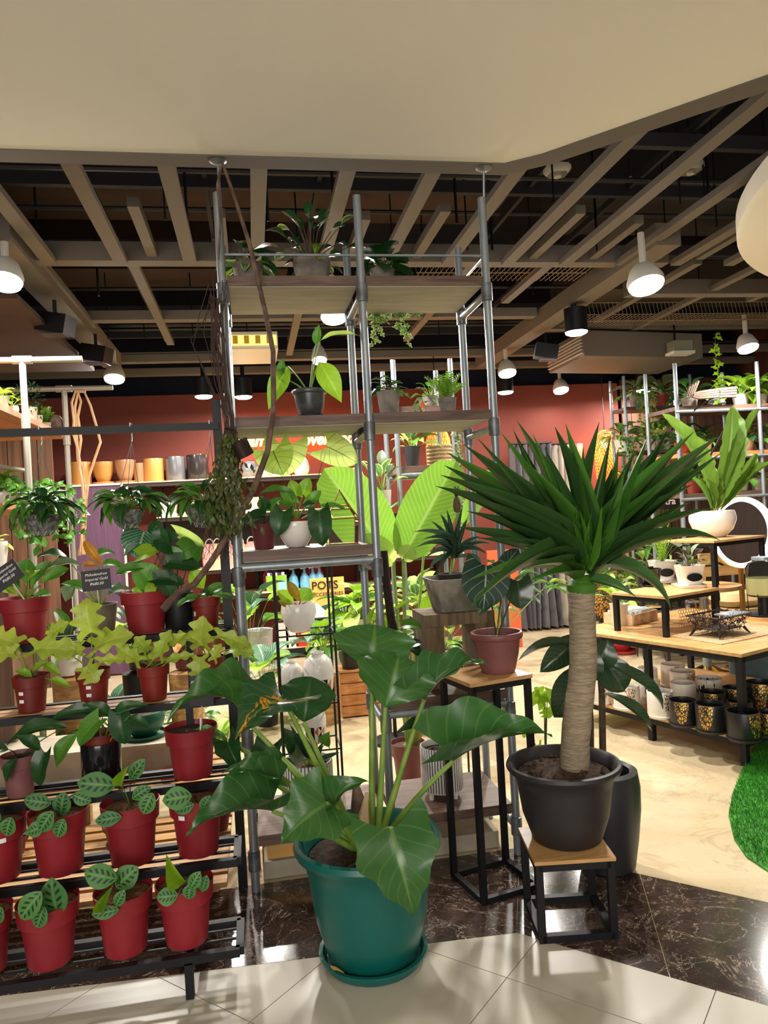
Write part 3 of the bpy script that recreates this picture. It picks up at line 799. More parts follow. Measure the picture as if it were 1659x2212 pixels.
UNDER = wood('pale_board_back', (186, 178, 168), (168, 158, 146), (1.2, 8, 8), .7)
def board(x0, x1, z, th=.04, y0=2.94, y1=3.35, m=None):
    o = obj('shelf_board', MB().box(x0, x1, y0, y1, z - th, z), m or WALNUT, tower)
    obj('underside', MB().box(x0 + .004, x1 - .004, y0 + .006, y1 - .004, z - th - .003, z - th + .001), UNDER, o)
    return o
board(-.05, .463, 2.404); board(.497, .988, 2.404)
board(-.05, .463, 1.85); board(.497, .988, 1.85)
board(-.05, .463, 1.325)
board(.497, .988, .69); board(-.05, .463, .215); board(.497, .988, .215, m=WALNUT)
for z, xa, xb in ((1.262, TX[0], TX[1]), (.63, TX[1], TX[2])):
    for y in (TF, TB): obj('rail_pipe', MB().tube([(xa, y, z), (xb, y, z)], PR * .95, 12), STEEL, tower, True)
for xa, xb in ((TX[0], TX[1]), (TX[1], TX[2])):
    obj('guard_rod', MB().tube([(xa, TF, 2.49), (xb, TF, 2.49)], .0055, 8), STEEL, tower, True)
obj('guard_rod', MB().tube([(TX[2], TF, 2.49), (TX[2], TB, 2.49)], .0055, 8), STEEL, tower, True)
for x in (TX[0], TX[2]):
    obj('anchor_rod', MB().tube([(x + .01, TF, 2.72), (x + .01, 2.93, 2.848)], .005, 8), STEEL, tower)
    obj('anchor_plate', MB().lathe([(.001, 2.834), (.02, 2.836), (.034, 2.845)], 14, (x + .01, 2.93, 0)), STEELD, tower, True)

# ---------------------------------------------------------------- potted plants: generic builder
def potted(name, label, cat, px, Y, Z, w, h, kind, mat, group=None, n=26, soil=True, soilmat=None, sq=0, a0=0, sau=None, dY=0):
    """pot standing at height Z, seen at pixel column px, w pixels wide and h pixels tall; returns root, soil centre, metres per pixel"""
    x = XA(px, Y, Z + .05); s = MPX((x, Y, Z)); b = V((x, Y, Z + .001))
    t = thing(name, label, cat, b, group)
    if sau:
        saucer(t, b, w / 2 * s * sau[0], sau[1], sau[2]); b2 = b + V((0, 0, sau[1] * .36))
    else: b2 = b
    z = pot(t, b2, kind, w / 2 * s, h * s, mat, soil, n, soilmat, sq=sq, a0=a0)
    return t, V((x, Y, z)), s
def plc(root, me, mat, cx, cy, L, W, ang, Y, tilt=45, near=.02, base=None, sm=None, sr=.0022, out=0, bow=.1):
    """leaf by its centre pixel, length, width and direction in the picture, with its stalk from base"""
    dx = math.cos(R(ang)) * L / 2; dy = math.sin(R(ang)) * L / 2
    b = pl(root, me, mat, cx - dx, cy + dy, cx + dx, cy - dy, W, Y, tilt, near, near + out)
    if base is not None: stem(root, base, b, sr, sr * .65, sm or STEMG, bow)
    return b

# ---------------------------------------------------------------- tiered black rack
SH = [(2.35, .13), (2.50, .34), (2.65, .55), (2.80, .80), (2.95, 1.03)]
SD = .17; XR, XL = -.115, -1.45
rack = thing('tiered_plant_rack', 'black metal stepped plant rack with wooden slats holding red pots', 'rack', (-.7, 2.6, 0))
for k, (y, z) in enumerate(SH):
    obj('shelf_bar', MB().bar((XL, y, z - .0125), (XR, y, z - .0125), .025, .025), BLACK, rack)
    obj('shelf_bar', MB().bar((XL, y + SD, z - .0125), (XR, y + SD, z - .0125), .025, .025), BLACK, rack)
    obj('end_bar', MB().bar((XR, y, z - .0125), (XR, y + SD, z - .0125), .025, .025), BLACK, rack)
    for q in (.36, .68):
        if k in (3,):
            obj('slat', MB().box(XL, XR - .02, y + SD * q - .022, y + SD * q + .022, z - .018, z - .002), SLAT, rack)
        else:
            obj('shelf_rod', MB().bar((XL, y + SD * q, z - .005), (XR, y + SD * q, z - .005), .007, .007), BLACK, rack)
    zb = 0 if k == 0 else SH[k - 1][1]
    for x in (-.27, -1.2):
        obj('leg', MB().bar((x, y + (.012 if k else 0), zb), (x, y + (.012 if k else 0), z - .02), .025, .025, V((0, 1, 0))), BLACK, rack)
for x in (-.27, -1.2):
    obj('stringer', MB().bar((x, SH[0][0], SH[0][1] - .03), (x, 3.1, SH[0][1] - .03), .02, .02), BLACK, rack)
for x in (XR - .005, XL):
    obj('tall_post', MB().bar((x, 3.0, 0), (x, 3.0, 1.93), .035, .035, V((0, 1, 0))), BLACK, rack)
obj('hanging_bar', MB().bar((XL, 2.985, 1.825), (XR, 2.985, 1.825), .028, .028), BLACK, rack)
obj('brace', MB().bar((XR, 3.1, 1.0), (XR, 3.0, 1.0), .02, .02), BLACK, rack)

MAR = [LM('oval', .35, .08, .012, 9, 4, 2, v) for v in range(3)]
ROLLED = LM('lance', .2, 1.6, 0, 8, 3)
def maranta(label, px, k, w, h, leaves, rolled=(), stick=None):
    y, z = SH[k]
    t, c, s = potted('potted_prayer_plant', label, 'potted plant', px, y + .085, z, w, h, 'nursery', REDPOT, 'red pots of prayer plants on the two lowest rack shelves', soilmat=COIR)
    for i, (cx, cy, L, W, a) in enumerate(leaves):
        plc(t, MAR[i % 3], L_MARANTA, cx, cy, L, W, a, c.y, 18, .03 + .015 * (i % 3) + (.075 if cy > proj(c)[1] - 14 else 0), c, STEMD, .0022)
    for (cx, cy, L, W, a) in rolled:
        plc(t, ROLLED, L_LIME, cx, cy, L, W, a, c.y, 20, .10, c, STEMG, .002)
    if stick is not None:
        r = w / 2 * s; sticker(t, t.location, r * .955, h * s, R(stick), .72, .022, .014, PAPER)
    return t
maranta('red pot of prayer plant on the lowest rack shelf, cut by the picture edge', -37, 0, 128, 132, [(-4, 1978, 40, 34, 250), (-40, 1950, 60, 40, 170)], stick=-78)
maranta('red prayer plant pot on the lowest shelf with large overlapping leaves leaning left', 108, 0, 130, 132, [(88, 1982, 48, 38, 250), (67, 1956, 74, 50, 232), (119, 1936, 84, 62, 100)])
maranta('red prayer plant pot on the lowest shelf with a rolled lime leaf', 271, 0, 124, 130, [(227, 1970, 60, 28, 190), (260, 1940, 42, 26, 62), (217, 1891, 72, 52, 168), (275, 1894, 66, 50, 42)], [(236, 1940, 62, 20, 72)])
maranta('red prayer plant pot at the end of the lowest shelf with a folded lime leaf', 403, 0, 124, 128, [(361, 1936, 46, 38, 185), (410, 1926, 34, 30, 262), (422, 1901, 44, 30, 60), (442, 1908, 38, 24, 72)], [(380, 1874, 72, 34, 125)])
maranta('red prayer plant pot on the second shelf, cut by the picture edge', -4, 1, 122, 128, [(19, 1786, 42, 38, 255), (-20, 1760, 50, 36, 150)], stick=-62)
maranta('red prayer plant pot on the second shelf with six round leaves', 131, 1, 126, 130, [(77, 1792, 42, 32, 200), (131, 1789, 42, 34, 250), (100, 1775, 52, 40, 238), (81, 1731, 60, 36, 172), (177, 1724, 44, 30, 340), (136, 1735, 50, 42, 80)])
maranta('red prayer plant pot on the second shelf with the tallest leaf shoot', 286, 1, 124, 128, [(234, 1769, 58, 32, 190), (320, 1736, 50, 38, 245), (306, 1712, 48, 30, 32), (208, 1694, 84, 52, 176), (297, 1662, 56, 32, 55)], [(271, 1676, 48, 22, 72)])
maranta('red prayer plant pot on the second shelf half hidden by a big philodendron leaf', 428, 1, 118, 124, [(398, 1745, 44, 28, 200), (382, 1724, 64, 48, 190), (445, 1735, 40, 26, 60)], stick=-118)

HEART = [LM('heart', .5, .18, .02, 10, 4, 2, v) for v in range(3)]
LANCE = [LM('lance', .6, .2, .02, 9, 3, 2, v) for v in range(3)]
OBOV = [LM('obov', .5, .2, .015, 9, 3, 2, v) for v in range(3)]
LOBED = [LM('lobed', .5, .15, .02, 20, 4, 3, v) for v in range(3)]
y3, z3 = SH[2]
t, c, s = potted('potted_philodendron', 'dull maroon pot with dark hanging leaves on the third rack shelf', 'potted plant', 43, y3 + .08, z3, 74, 88, 'nursery', MAUVE)
for i, (cx, cy, L, W, a) in enumerate([(80, 1590, 135, 42, 197), (93, 1662, 74, 42, 262), (26, 1664, 56, 30, 250), (60, 1605, 60, 30, 150), (-10, 1625, 60, 30, 190)]):
    plc(t, (LANCE if i != 1 else HEART)[i % 3], L_DARK, cx, cy, L, W, a, c.y, 55, .03 + .02 * i, c, STEMD)
t, c, s = potted('potted_philodendron', 'glossy black pot with red inner pot and green leaves on the third rack shelf', 'potted plant', 221, y3 + .08, z3, 84, 96, 'cyl', M('black_glaze', (18, 18, 22), .15), soil=False)
pot(t, V((c.x, c.y, z3 + .012)), 'nursery', 36 * s, 108 * s, REDPOT2, name='inner_pot')
c.z = z3 + .1
for i, (cx, cy, L, W, a, m) in enumerate([(145, 1622, 86, 40, 240, L_MID), (165, 1548, 116, 32, 190, L_DARK), (210, 1535, 70, 30, 160, L_DARK), (282, 1534, 84, 28, 14, L_DARK), (265, 1575, 66, 50, 280, L_DARK), (193, 1583, 72, 50, 232, L_MID), (300, 1560, 50, 24, 330, L_DARK)]):
    plc(t, (LANCE if i not in (4, 5) else HEART)[i % 3], m, cx, cy, L, W, a, c.y, 45, .03 + .015 * i, c, STEMG)
t, c, s = potted('potted_seedling', 'red pot with small sprouts and a white stick on the third rack shelf', 'potted plant', 416, y3 + .08, z3, 112, 106, 'nursery', REDPOT)
for (cx, cy, L, W, a) in [(380, 1606, 44, 16, 200), (452, 1583, 64, 18, 350), (410, 1592, 36, 14, 120), (396, 1600, 30, 12, 60), (476, 1592, 40, 14, 320)]:
    plc(t, LANCE[0], L_MID, cx, cy, L, W, a, c.y, 50, .02, c, STEMG)
obj('plant_stick', MB().bar(PY(433, 1602, c.y - .03), PY(433, 1550, c.y - .03), .004), PAPER, t)

# fourth shelf: golden lobed philodendrons in small brown-red pots
y4, z4 = SH[3]
def goldpot(label, px, w, h, leaves, stick=None, lime=()):
    t, c, s = potted('potted_lobed_philodendron', label, 'potted plant', px, y4 + .085, z4, w, h, 'nursery', REDPOT2, 'brown-red pots of golden lobed philodendron')
    for i, (bx, by, tx, ty, W) in enumerate(leaves):
        b = pl(t, LOBED[i % 3], L_GOLD, bx, by, tx, ty, W, c.y, 35, .04 + .02 * (i % 3), .07)
        stem(t, c, b, .003, .002, STEMG, .1)
    for i, (cx, cy, L, W, a) in enumerate(lime):
        plc(t, LANCE[i % 3], L_LIME, cx, cy, L, W, a, c.y, 45, .03, c, STEMG)
    if stick:
        for q in range(2): sticker(t, t.location, w / 2 * s * (.84 - .02 * q), h * s, R(stick), .52 - .22 * q, .018, .012, PAPER)
    return t, c
goldpot('small brown-red pot of lobed philodendron at the picture edge, two white stickers', 68, 76, 76, [(38, 1392, -25, 1372, 60), (74, 1402, 165, 1408, 62), (30, 1410, -30, 1420, 50), (110, 1375, 150, 1345, 45)], -112, [(50, 1455, 40, 18, 160), (112, 1446, 46, 20, 325), (130, 1477, 52, 18, 338), (90, 1440, 40, 18, 30)])
goldpot('small brown-red lobed philodendron pot with one tall upright leaf and two stickers', 203, 73, 76, [(206, 1398, 290, 1372, 66), (172, 1402, 108, 1412, 56), (197, 1366, 187, 1292, 78), (186, 1440, 212, 1474, 58), (150, 1415, 185, 1400, 34), (215, 1430, 275, 1425, 30)], -98)
goldpot('small brown-red lobed philodendron pot with spreading narrow leaves', 333, 70, 74, [(330, 1424, 404, 1368, 34), (300, 1428, 250, 1398, 40), (345, 1418, 370, 1360, 40), (318, 1405, 290, 1375, 40), (360, 1430, 420, 1415, 26)], None, [(280, 1405, 36, 14, 170), (270, 1420, 30, 12, 200)])
t, c = goldpot('brown-red lobed philodendron pot with a black name card in front', 450, 74, 80, [(436, 1394, 440, 1330, 66), (432, 1420, 430, 1470, 54), (470, 1372, 540, 1398, 36), (498, 1402, 550, 1412, 44), (410, 1378, 360, 1390, 40), (462, 1425, 478, 1390, 30)])
def card(label, px, py, Y, w, h, lines, rz=0, lean=8, size=.011, grp=None):
    c = PY(px, py, Y); s = MPX(c); W, H = w * s, h * s
    t = thing('name_card', label, 'sign', c, grp)
    o = obj('board', MB().box(-W / 2, W / 2, 0, .002, -H / 2, H / 2), CHALK, t, world=False)
    st = obj('stake', MB().bar((0, .004, -H / 2 - .07), (0, .004, 0), .004), M('stake_wood', (190, 180, 160), .7), t, world=False)
    for i, ln in enumerate(lines):
        tx = text('lettering', ln, (0, 0, 0), size, INK, None, (R(90), 0, 0), .0002, .25, 'CENTER'); tx.parent = o
        tx.location = (0, -.0012, H * .28 - i * size * 1.22 - size * .3)
    t.rotation_euler = (R(-lean), R(rz), 0)
    return t
card('black name card before the row of golden philodendrons', 436, 1492, 2.76, 50, 64, ['Philodendron', 'Imperial', 'Gold'], 3, size=.0145)
card('black price card reading 680.00 above the lobed philodendrons', 208, 1253, 2.90, 60, 44, ['Philodendron', 'Imperial Gold', '\u20b1680.00'], -4, size=.0145)
card('black price card tilted steeply at the picture edge', 14, 1243, 2.90, 62, 46, ['Philodendron', 'Imperial Gold', '\u20b1680.00'], -33, size=.0145)

# fifth shelf
y5, z5 = SH[4]
t, c, s = potted('potted_philodendron', 'large red pot with lime paddle leaves on the top rack shelf at the picture edge', 'potted plant', 56, y5 + .085, z5, 106, 96, 'nursery', REDPOT)
for i, (bx, by, tx, ty, W, m) in enumerate([(57, 1262, 62, 1206, 48, L_MID), (66, 1275, 112, 1212, 30, L_MID), (88, 1262, 150, 1228, 32, L_MID), (45, 1275, 22, 1240, 24, L_MID), (70, 1290, 110, 1282, 20, L_MID), (40, 1285, 5, 1268, 22, L_LIME), (60, 1255, 84, 1228, 28, L_LIME)]):
    b = pl(t, OBOV[i % 3], m, bx, by, tx, ty, W, c.y, 30, .02 + .012 * i, .03); stem(t, c, b, .004, .003, STEMG, .05)
t, c, s = potted('potted_philodendron', 'grey pot with drooping cut leaves between the two large red pots', 'potted plant', 218, y5 + .12, z5, 74, 66, 'taper', GREYC)
for i, (bx, by, tx, ty, W, m) in enumerate([(160, 1265, 142, 1300, 46, L_GREY), (190, 1280, 130, 1262, 30, L_MID), (230, 1290, 290, 1275, 26, L_GREY), (175, 1222, 95, 1232, 30, L_GREY), (200, 1212, 250, 1195, 30, L_MID), (215, 1225, 275, 1232, 26, L_MID), (150, 1212, 80, 1203, 34, L_DARK), (240, 1265, 262, 1290, 30, L_GLORY)]):
    b = pl(t, LANCE[i % 3], m, bx, by, tx, ty, W, c.y, 55, .05 - .012 * i, .05); stem(t, c, b, .003, .002, STEMG, .1)
for i, (bx, by, tx, ty, W) in enumerate([(222, 1220, 182, 1168, 22), (212, 1222, 178, 1218, 14)]):
    b = pl(t, LM('nest', .6, .2, .02, 24, 3), L_ORANGE, bx, by, tx, ty, W, c.y, 20, .05, .05); stem(t, c, b, .003, .002, STEMG, .1)
t, c, s = potted('potted_philodendron', 'large red pot full of dark round leaves in the middle of the top rack shelf', 'potted plant', 316, y5 + .085, z5, 104, 90, 'nursery', REDPOT)
for i, (bx, by, tx, ty, W, m) in enumerate([(330, 1262, 292, 1218, 60, L_MID), (300, 1225, 250, 1242, 26, L_MID), (352, 1240, 372, 1288, 48, L_DARK), (335, 1250, 400, 1262, 36, L_DARK), (365, 1215, 432, 1228, 44, L_DARK), (350, 1180, 345, 1135, 40, L_DARK), (370, 1175, 330, 1165, 60, L_DARK), (395, 1190, 425, 1178, 60, L_MID), (310, 1285, 285, 1272, 20, L_LIME), (325, 1283, 332, 1255, 26, L_LIME), (300, 1200, 345, 1188, 40, L_LIME), (385, 1215, 365, 1180, 40, L_MID)]):
    b = pl(t, HEART[i % 3], m, bx, by, tx, ty, W, c.y, 35, .03 + .008 * (i % 5), .04); stem(t, c, b, .003, .002, STEMD, .08)
t, c, s = potted('potted_gloriosum', 'tall black pot behind the big red pot with silver-veined heart leaf', 'potted plant', 388, y5 + .12, z5, 62, 78, 'cyl', BLACK)
for i, (bx, by, tx, ty, W, m) in enumerate([(312, 1148, 300, 1208, 86, L_GLORY), (320, 1165, 268, 1202, 22, L_GLORY), (380, 1150, 445, 1182, 26, L_PALEB), (335, 1140, 325, 1128, 34, L_DARK), (410, 1210, 436, 1175, 50, L_MID)]):
    b = pl(t, HEART[i % 3], m, bx, by, tx, ty, W, c.y, 25, .0, .02); stem(t, c, b, .003, .002, STEMD, .08)
t, c, s = potted('potted_philodendron', 'small brown-red pot with a lime leaf beside the rack post', 'potted plant', 446, y5 + .085, z5, 66, 68, 'nursery', REDPOT2)
for i, (bx, by, tx, ty, W, m) in enumerate([(440, 1272, 412, 1232, 40, L_LIME), (438, 1292, 490, 1264, 26, L_MID), (432, 1290, 398, 1298, 22, L_MID), (455, 1288, 508, 1290, 20, L_MID), (430, 1285, 470, 1278, 24, L_DARK), (418, 1290, 382, 1312, 14, L_MID)]):
    b = pl(t, OBOV[i % 3], m, bx, by, tx, ty, W, c.y, 40, .04, .05); stem(t, c, b, .003, .002, STEMG, .05)
sticker(t, t.location, 33 * s * .8, 68 * s, R(-150), .4, .016, .022, PAPER)

# hanging baskets on the rack's top bar
MESHB = M('woven_basket', (128, 130, 124), .8, c2=(70, 74, 70), vs=60, bmp=.8, bs=90)
def basket(label, px, hook, yrim, w, h, n, seed, LL=54):
    Y = 2.985; r0 = PY(px, yrim + h, Y); s = MPX(r0)
    t = thing('hanging_basket_plant', label, 'hanging plant', r0, 'hanging baskets on the black bar')
    pot(t, r0, 'basket', w / 2 * s, h * s, MESHB, True, 24, COIR, 'basket')
    mb = MB()
    for k in range(10):
        a = k * math.pi / 5
        mb.tube([r0 + V((math.cos(a + u * .9) * w / 2 * s * (.5 + .52 * u), math.sin(a + u * .9) * w / 2 * s * (.5 + .52 * u), h * s * (.1 + .9 * u) ** 1.2)) for u in (0, .25, .5, .75, 1)], .0018, 4)
    obj('basket_cord', mb, M('cord_pale', (176, 178, 168), .8), LAST['pot'], kind='stuff')
    hk = PY(hook, 0, Y); x = XA(hook, Y, 1.84); top = V((x, Y, 1.845))
    obj('hook', MB().tube([top + V((0, -.016, -.012)), top + V((0, -.018, 0)), top, top + V((0, .018, 0)), top + V((0, .016, -.05)), top + V((0, 0, -.07))], .0025, 6), STEEL, t)
    rim = r0.z + h * s
    for k in range(3):
        a = k * 2.094 + .6
        obj('hanger_wire', MB().tube([top + V((0, 0, -.07)), V((r0.x + math.cos(a) * w * .49 * s, r0.y + math.sin(a) * w * .49 * s, rim))], .0012, 4), STEEL, t)
    rnd = random.Random(seed); c = V((r0.x, r0.y, rim))
    rosette(t, c, n, LANCE, L_MID, LL * s, LL * .42 * s, 36 * s, (12, 80), 62, STEMG, .0022, seed, mats=[L_MID, L_DARK, L_MID, L_DARK, L_DARK])
    rosette(t, c + V((0, 0, .02)), n // 2, LANCE, L_DARK, LL * s, LL * .40 * s, 44 * s, (0, 30), 62, STEMG, .0022, seed + 1, mats=[L_DARK, L_MID])
basket('bushy hanging basket over the picture-edge pots, leaves trailing to one side', 94, 86, 1113, 76, 46, 38, 3)
basket('hanging woven basket before the purple panel', 278, 282, 1102, 70, 42, 30, 8, 56)
basket('hanging basket half hidden by the dried leaf bundle', 442, 452, 1098, 70, 42, 26, 15, 60)

# ---------------------------------------------------------------- driftwood branch and dried bundle
pts = [PY(x, y, Y) for x, y, Y in [(480, 352, 2.93), (503, 415, 2.90), (540, 530, 2.88), (572, 670, 2.88), (590, 760, 2.88), (591, 880, 2.87), (578, 975, 2.87), (548, 1058, 2.87), (500, 1145, 2.87), (455, 1215, 2.86), (420, 1262, 2.85), (385, 1280, 2.82), (365, 1302, 2.80), (352, 1318, 2.79)]]
b = thing('driftwood_branch', 'long crooked brown branch leaning down from the soffit across the pipe shelves', 'branch', pts[-1])
obj('main_limb', MB().tube(pts, [.006, .007, .0085, .0095, .010, .011, .0115, .012, .012, .012, .012, .013, .015, .014], 9), BRANCH, b, True)
q = [PY(x, y, 2.9) for x, y in [(478, 356), (470, 400), (476, 470), (472, 560)]]
obj('twig', MB().tube(q, [.005, .006, .005, .004], 6), BRANCH, b, True)
rnd = random.Random(5)
t = thing('dried_leaf_bundle', 'hanging bundle of dried twigs and olive leaves tied to the tower post', 'dried plant', PY(492, 1150, 2.88))
for k in range(26):
    x0 = rnd.uniform(450, 490); xm = rnd.uniform(405, 480); xe = rnd.uniform(484, 506)
    if rnd.random() < .5: xm = rnd.uniform(455, 490)
    P = [PY(x0, rnd.uniform(600, 660), 2.9), PY(xm, rnd.uniform(720, 760), 2.89), PY((xm + xe) / 2, 830, 2.9), PY(xe, 905, 2.88), PY(xe + rnd.uniform(-10, 14), 960, 2.87)]
    sm_ = [P[0]]
    for a, bb in zip(P, P[1:]): sm_ += [a.lerp(bb, .5) + V((rnd.uniform(-.006, .006), 0, 0)), bb]
    obj('dried_twig', MB().tube(sm_, .0016, 4), M('dried_twig', (70, 52, 46), .9), t)
L_OLIVE = LEAF('olive_dried_leaf', (84, 92, 44), (56, 66, 34), (120, 120, 70), .2, 0, trans=.15)
it = []
for k in range(620):
    v = rnd.random(); wd = 10 + 42 * min(1, v * 1.6) * (1 if v < .75 else (1.15 - (v - .75) * 2.2))
    px = 496 - 8 * v + rnd.gauss(0, .5) * wd; py = 935 + v * 215
    p = PY(px, py, 2.87 + rnd.uniform(-.05, .06)); L = rnd.uniform(.018, .036)
    it.append((p, V((rnd.uniform(-.6, .6), rnd.uniform(-.6, .4), -1)), V((rnd.uniform(-1, 1), -1, .3)), L, L * .4))
joined(t, it, TINY, L_OLIVE)
obj('tie_wire', MB().tube([PY(486, 925, 2.86), PY(508, 930, 2.85), PY(512, 935, 2.9)], .004, 6), BLACK, t)
mb = MB()
for k in range(30):
    p = PY(rnd.uniform(440, 500), 1140, 2.87 + rnd.uniform(-.03, .03)); mb.tube([p, p + V((rnd.uniform(-.03, .02), 0, -.06)), p + V((rnd.uniform(-.05, .03), 0, -.12))], .0009, 3)
obj('rootlets', mb, M('rootlet', (96, 66, 44), .9), t, kind='stuff')
o = rebase(obj('tied_can', MB().lathe([(.001, 0), (.033, 0), (.034, .062), (.001, .062)], 18), M('dark_bronze', (52, 36, 34), .25, .3), None, True, False), (0, 0, 0))
o.location = PY(531, 985, 2.84); o.rotation_euler = (R(12), R(-24), 0); tag(o, 'dark shiny can hung in the dried bundle beside the neon lettering', 'can')

# ---------------------------------------------------------------- plants on the pipe tower
HB = LM('heart', .7, .3, .03, 12, 5, 2, 7)
z1 = 2.404
t, c, s = potted('potted_pothos', 'grey pot with dark leaves on the top pipe shelf by the branch', 'potted plant', 536, 3.12, z1, 68, 52, 'taper', GREYC)
rosette(t, c, 9, HEART, L_DARK, 52 * s, 44 * s, 40 * s, (10, 70), 60, STEMD, .003, 3)
rosette(t, c, 6, HEART, L_LIME, 34 * s, 24 * s, 34 * s, (-10, 20), 40, STEMD, .002, 5, mats=[L_VARI, L_LIME])
t, c, s = potted('potted_rubber_plant', 'wide grey pot with tall variegated bush on the top pipe shelf', 'potted plant', 675, 3.13, z1, 86, 62, 'taper', GREYC)
rosette(t, c, 16, OBOV, L_VARI, 44 * s, 26 * s, 96 * s, (25, 85), 35, STEMB, .003, 6, mats=[L_DARK, L_VARI, L_DARK, L_DARK])
rosette(t, c, 14, OBOV, L_DARK, 36 * s, 22 * s, 40 * s, (-5, 60), 30, STEMB, .002, 7, mats=[L_DARK, L_DARK, L_LIME, L_VARI])
t, c, s = potted('potted_pothos', 'rounded grey pot with drooping heart leaves on the top right pipe shelf', 'potted plant', 826, 3.1, z1, 54, 38, 'cup', GREYC)
rosette(t, c, 12, HEART, L_DARK, 50 * s, 44 * s, 34 * s, (5, 75), 60, STEMD, .003, 12)
t, c, s = potted('potted_ivy', 'pale pot of trailing variegated ivy hanging over the back of the top pipe shelf', 'potted plant', 862, 3.24, z1, 30, 22, 'cup', WHITE)
IVY = LM('ivy', .3, .15, 0, 12, 3)
rnd = random.Random(11)
for k, (xa, ya, xb, yb) in enumerate([(800, 600, 812, 700), (812, 600, 822, 722), (822, 600, 806, 745), (832, 595, 838, 700), (838, 600, 858, 690), (858, 590, 862, 715), (868, 590, 880, 745), (866, 600, 905, 690), (880, 590, 912, 680)]):
    P = [c + V((0, .02, .02)), PY(xa, 590, 3.36), PY((xa + xb) / 2, (640 + yb) / 2, 3.37), PY(xb, yb, 3.36)]
    vine(t, P[1:], L_VARI, 20 * s, .014, k, STEMB, .001, IVY, True, .95)
rosette(t, c, 8, [IVY], L_VARI, 18 * s, 17 * s, 14 * s, (0, 70), 40, STEMB, .001, 5)
obj('trailing_runner', MB().tube([c, PY(818, 588, 3.3), PY(822, 606, 3.37)], .0015, 4), STEMB, t)

z2 = 1.85
t, c, s = potted('potted_speckled_philodendron', 'dark speckled pot with big speckled lime leaves on the middle pipe shelf', 'potted plant', 670, 3.06, z2, 76, 60, 'rimmed', M('smoked_plastic', (74, 74, 78), .3, c2=(50, 50, 54), vs=20), sau=(.86, .012, BLACK))
for (bx, by, tx, ty, W, tl, m) in [(622, 792, 580, 885, 44, 10, L_LIME), (690, 782, 738, 870, 50, 10, L_LIME), (692, 735, 778, 726, 22, 50, L_PALEB), (682, 745, 690, 700, 20, 10, L_MID), (605, 815, 612, 772, 20, 10, L_MID)]:
    b = pl(t, LM('lance', .4, .12, .015, 12, 4, 2, 2), m, bx, by, tx, ty, W, 3.04, tl, .03, .05); stem(t, c, b, .0035, .0025, STEMG, .15)
t, c, s = potted('potted_ivy', 'grey cone pot with a dome of dark ivy on the middle pipe shelf', 'potted plant', 840, 3.08, z2, 52, 54, 'taper', GREYC)
rosette(t, c, 22, [IVY], L_DARK, 26 * s, 26 * s, 34 * s, (10, 80), 60, STEMB, .0018, 4, mats=[L_MID, L_DARK])
t, c, s = potted('potted_fern', 'small grey pot of bright boston fern on the middle pipe shelf', 'potted plant', 966, 3.08, z2, 42, 36, 'taper', GREYC)
def frond_mesh(nl=11):
    mb = MB(); mb.tube([(0, 0, 0), (0, .5, .06), (0, 1, 0)], .006, 4); src = LM('lance', .3, .1, 0, 3, 1)
    for k in range(nl):
        y = .1 + .88 * k / nl; z = .06 * math.sin(math.pi * y); L = .17 * math.sin(math.pi * (.2 + .75 * (1 - y))) + .02
        for sg in (-1, 1):
            a = .35
            pts_ = [(0, y - .02, z), (sg * L * .55, y + .05 * 1, z + .01), (sg * L, y + L * a, z - .015), (sg * L * .5, y - .035 + L * .1, z)]
            mb.add(pts_, [(0, 1, 2, 3)], [[(.5, .2), (.6, .5), (.6, .9), (.5, .5)]])
    return mb.mesh('fern_frond')
FROND = frond_mesh()
def fern(t, c, n, L, seed, mat=None, el=(30, 85), W=1.0):
    rnd = random.Random(seed)
    for i in range(n):
        az = i * 2.4 + rnd.uniform(-.3, .3); e = R(rnd.uniform(*el))
        d = V((math.cos(e) * math.cos(az), math.cos(e) * math.sin(az), math.sin(e)))
        leaf(t, FROND, mat or L_FERN, c, d, V((-d.x, -d.y, 1.2)), L * rnd.uniform(.7, 1.1), L * W * rnd.uniform(.8, 1.1), 'frond')
fern(t, c, 24, 68 * s, 2)
p = V((XA(903, 3.22, z2), 3.22, z2 + .001)); t = thing('shallow_dish', 'shallow white dish with red bloom behind the ivy on the middle pipe shelf', 'dish', p)
saucer(t, p, .085, .02, WHITE, 'dish'); c = p + V((0, 0, .012))
rosette(t, c, 9, LANCE, L_GREY, .06, .03, .03, (20, 70), 30, STEMB, .0015, 9)
obj('bloom', MB().lathe([(.001, 0), (.012, .01), (.014, .025), (.004, .04)], 10, c + V((.02, -.02, .03))), M('coral_bloom', (226, 110, 70), .5), t, True)

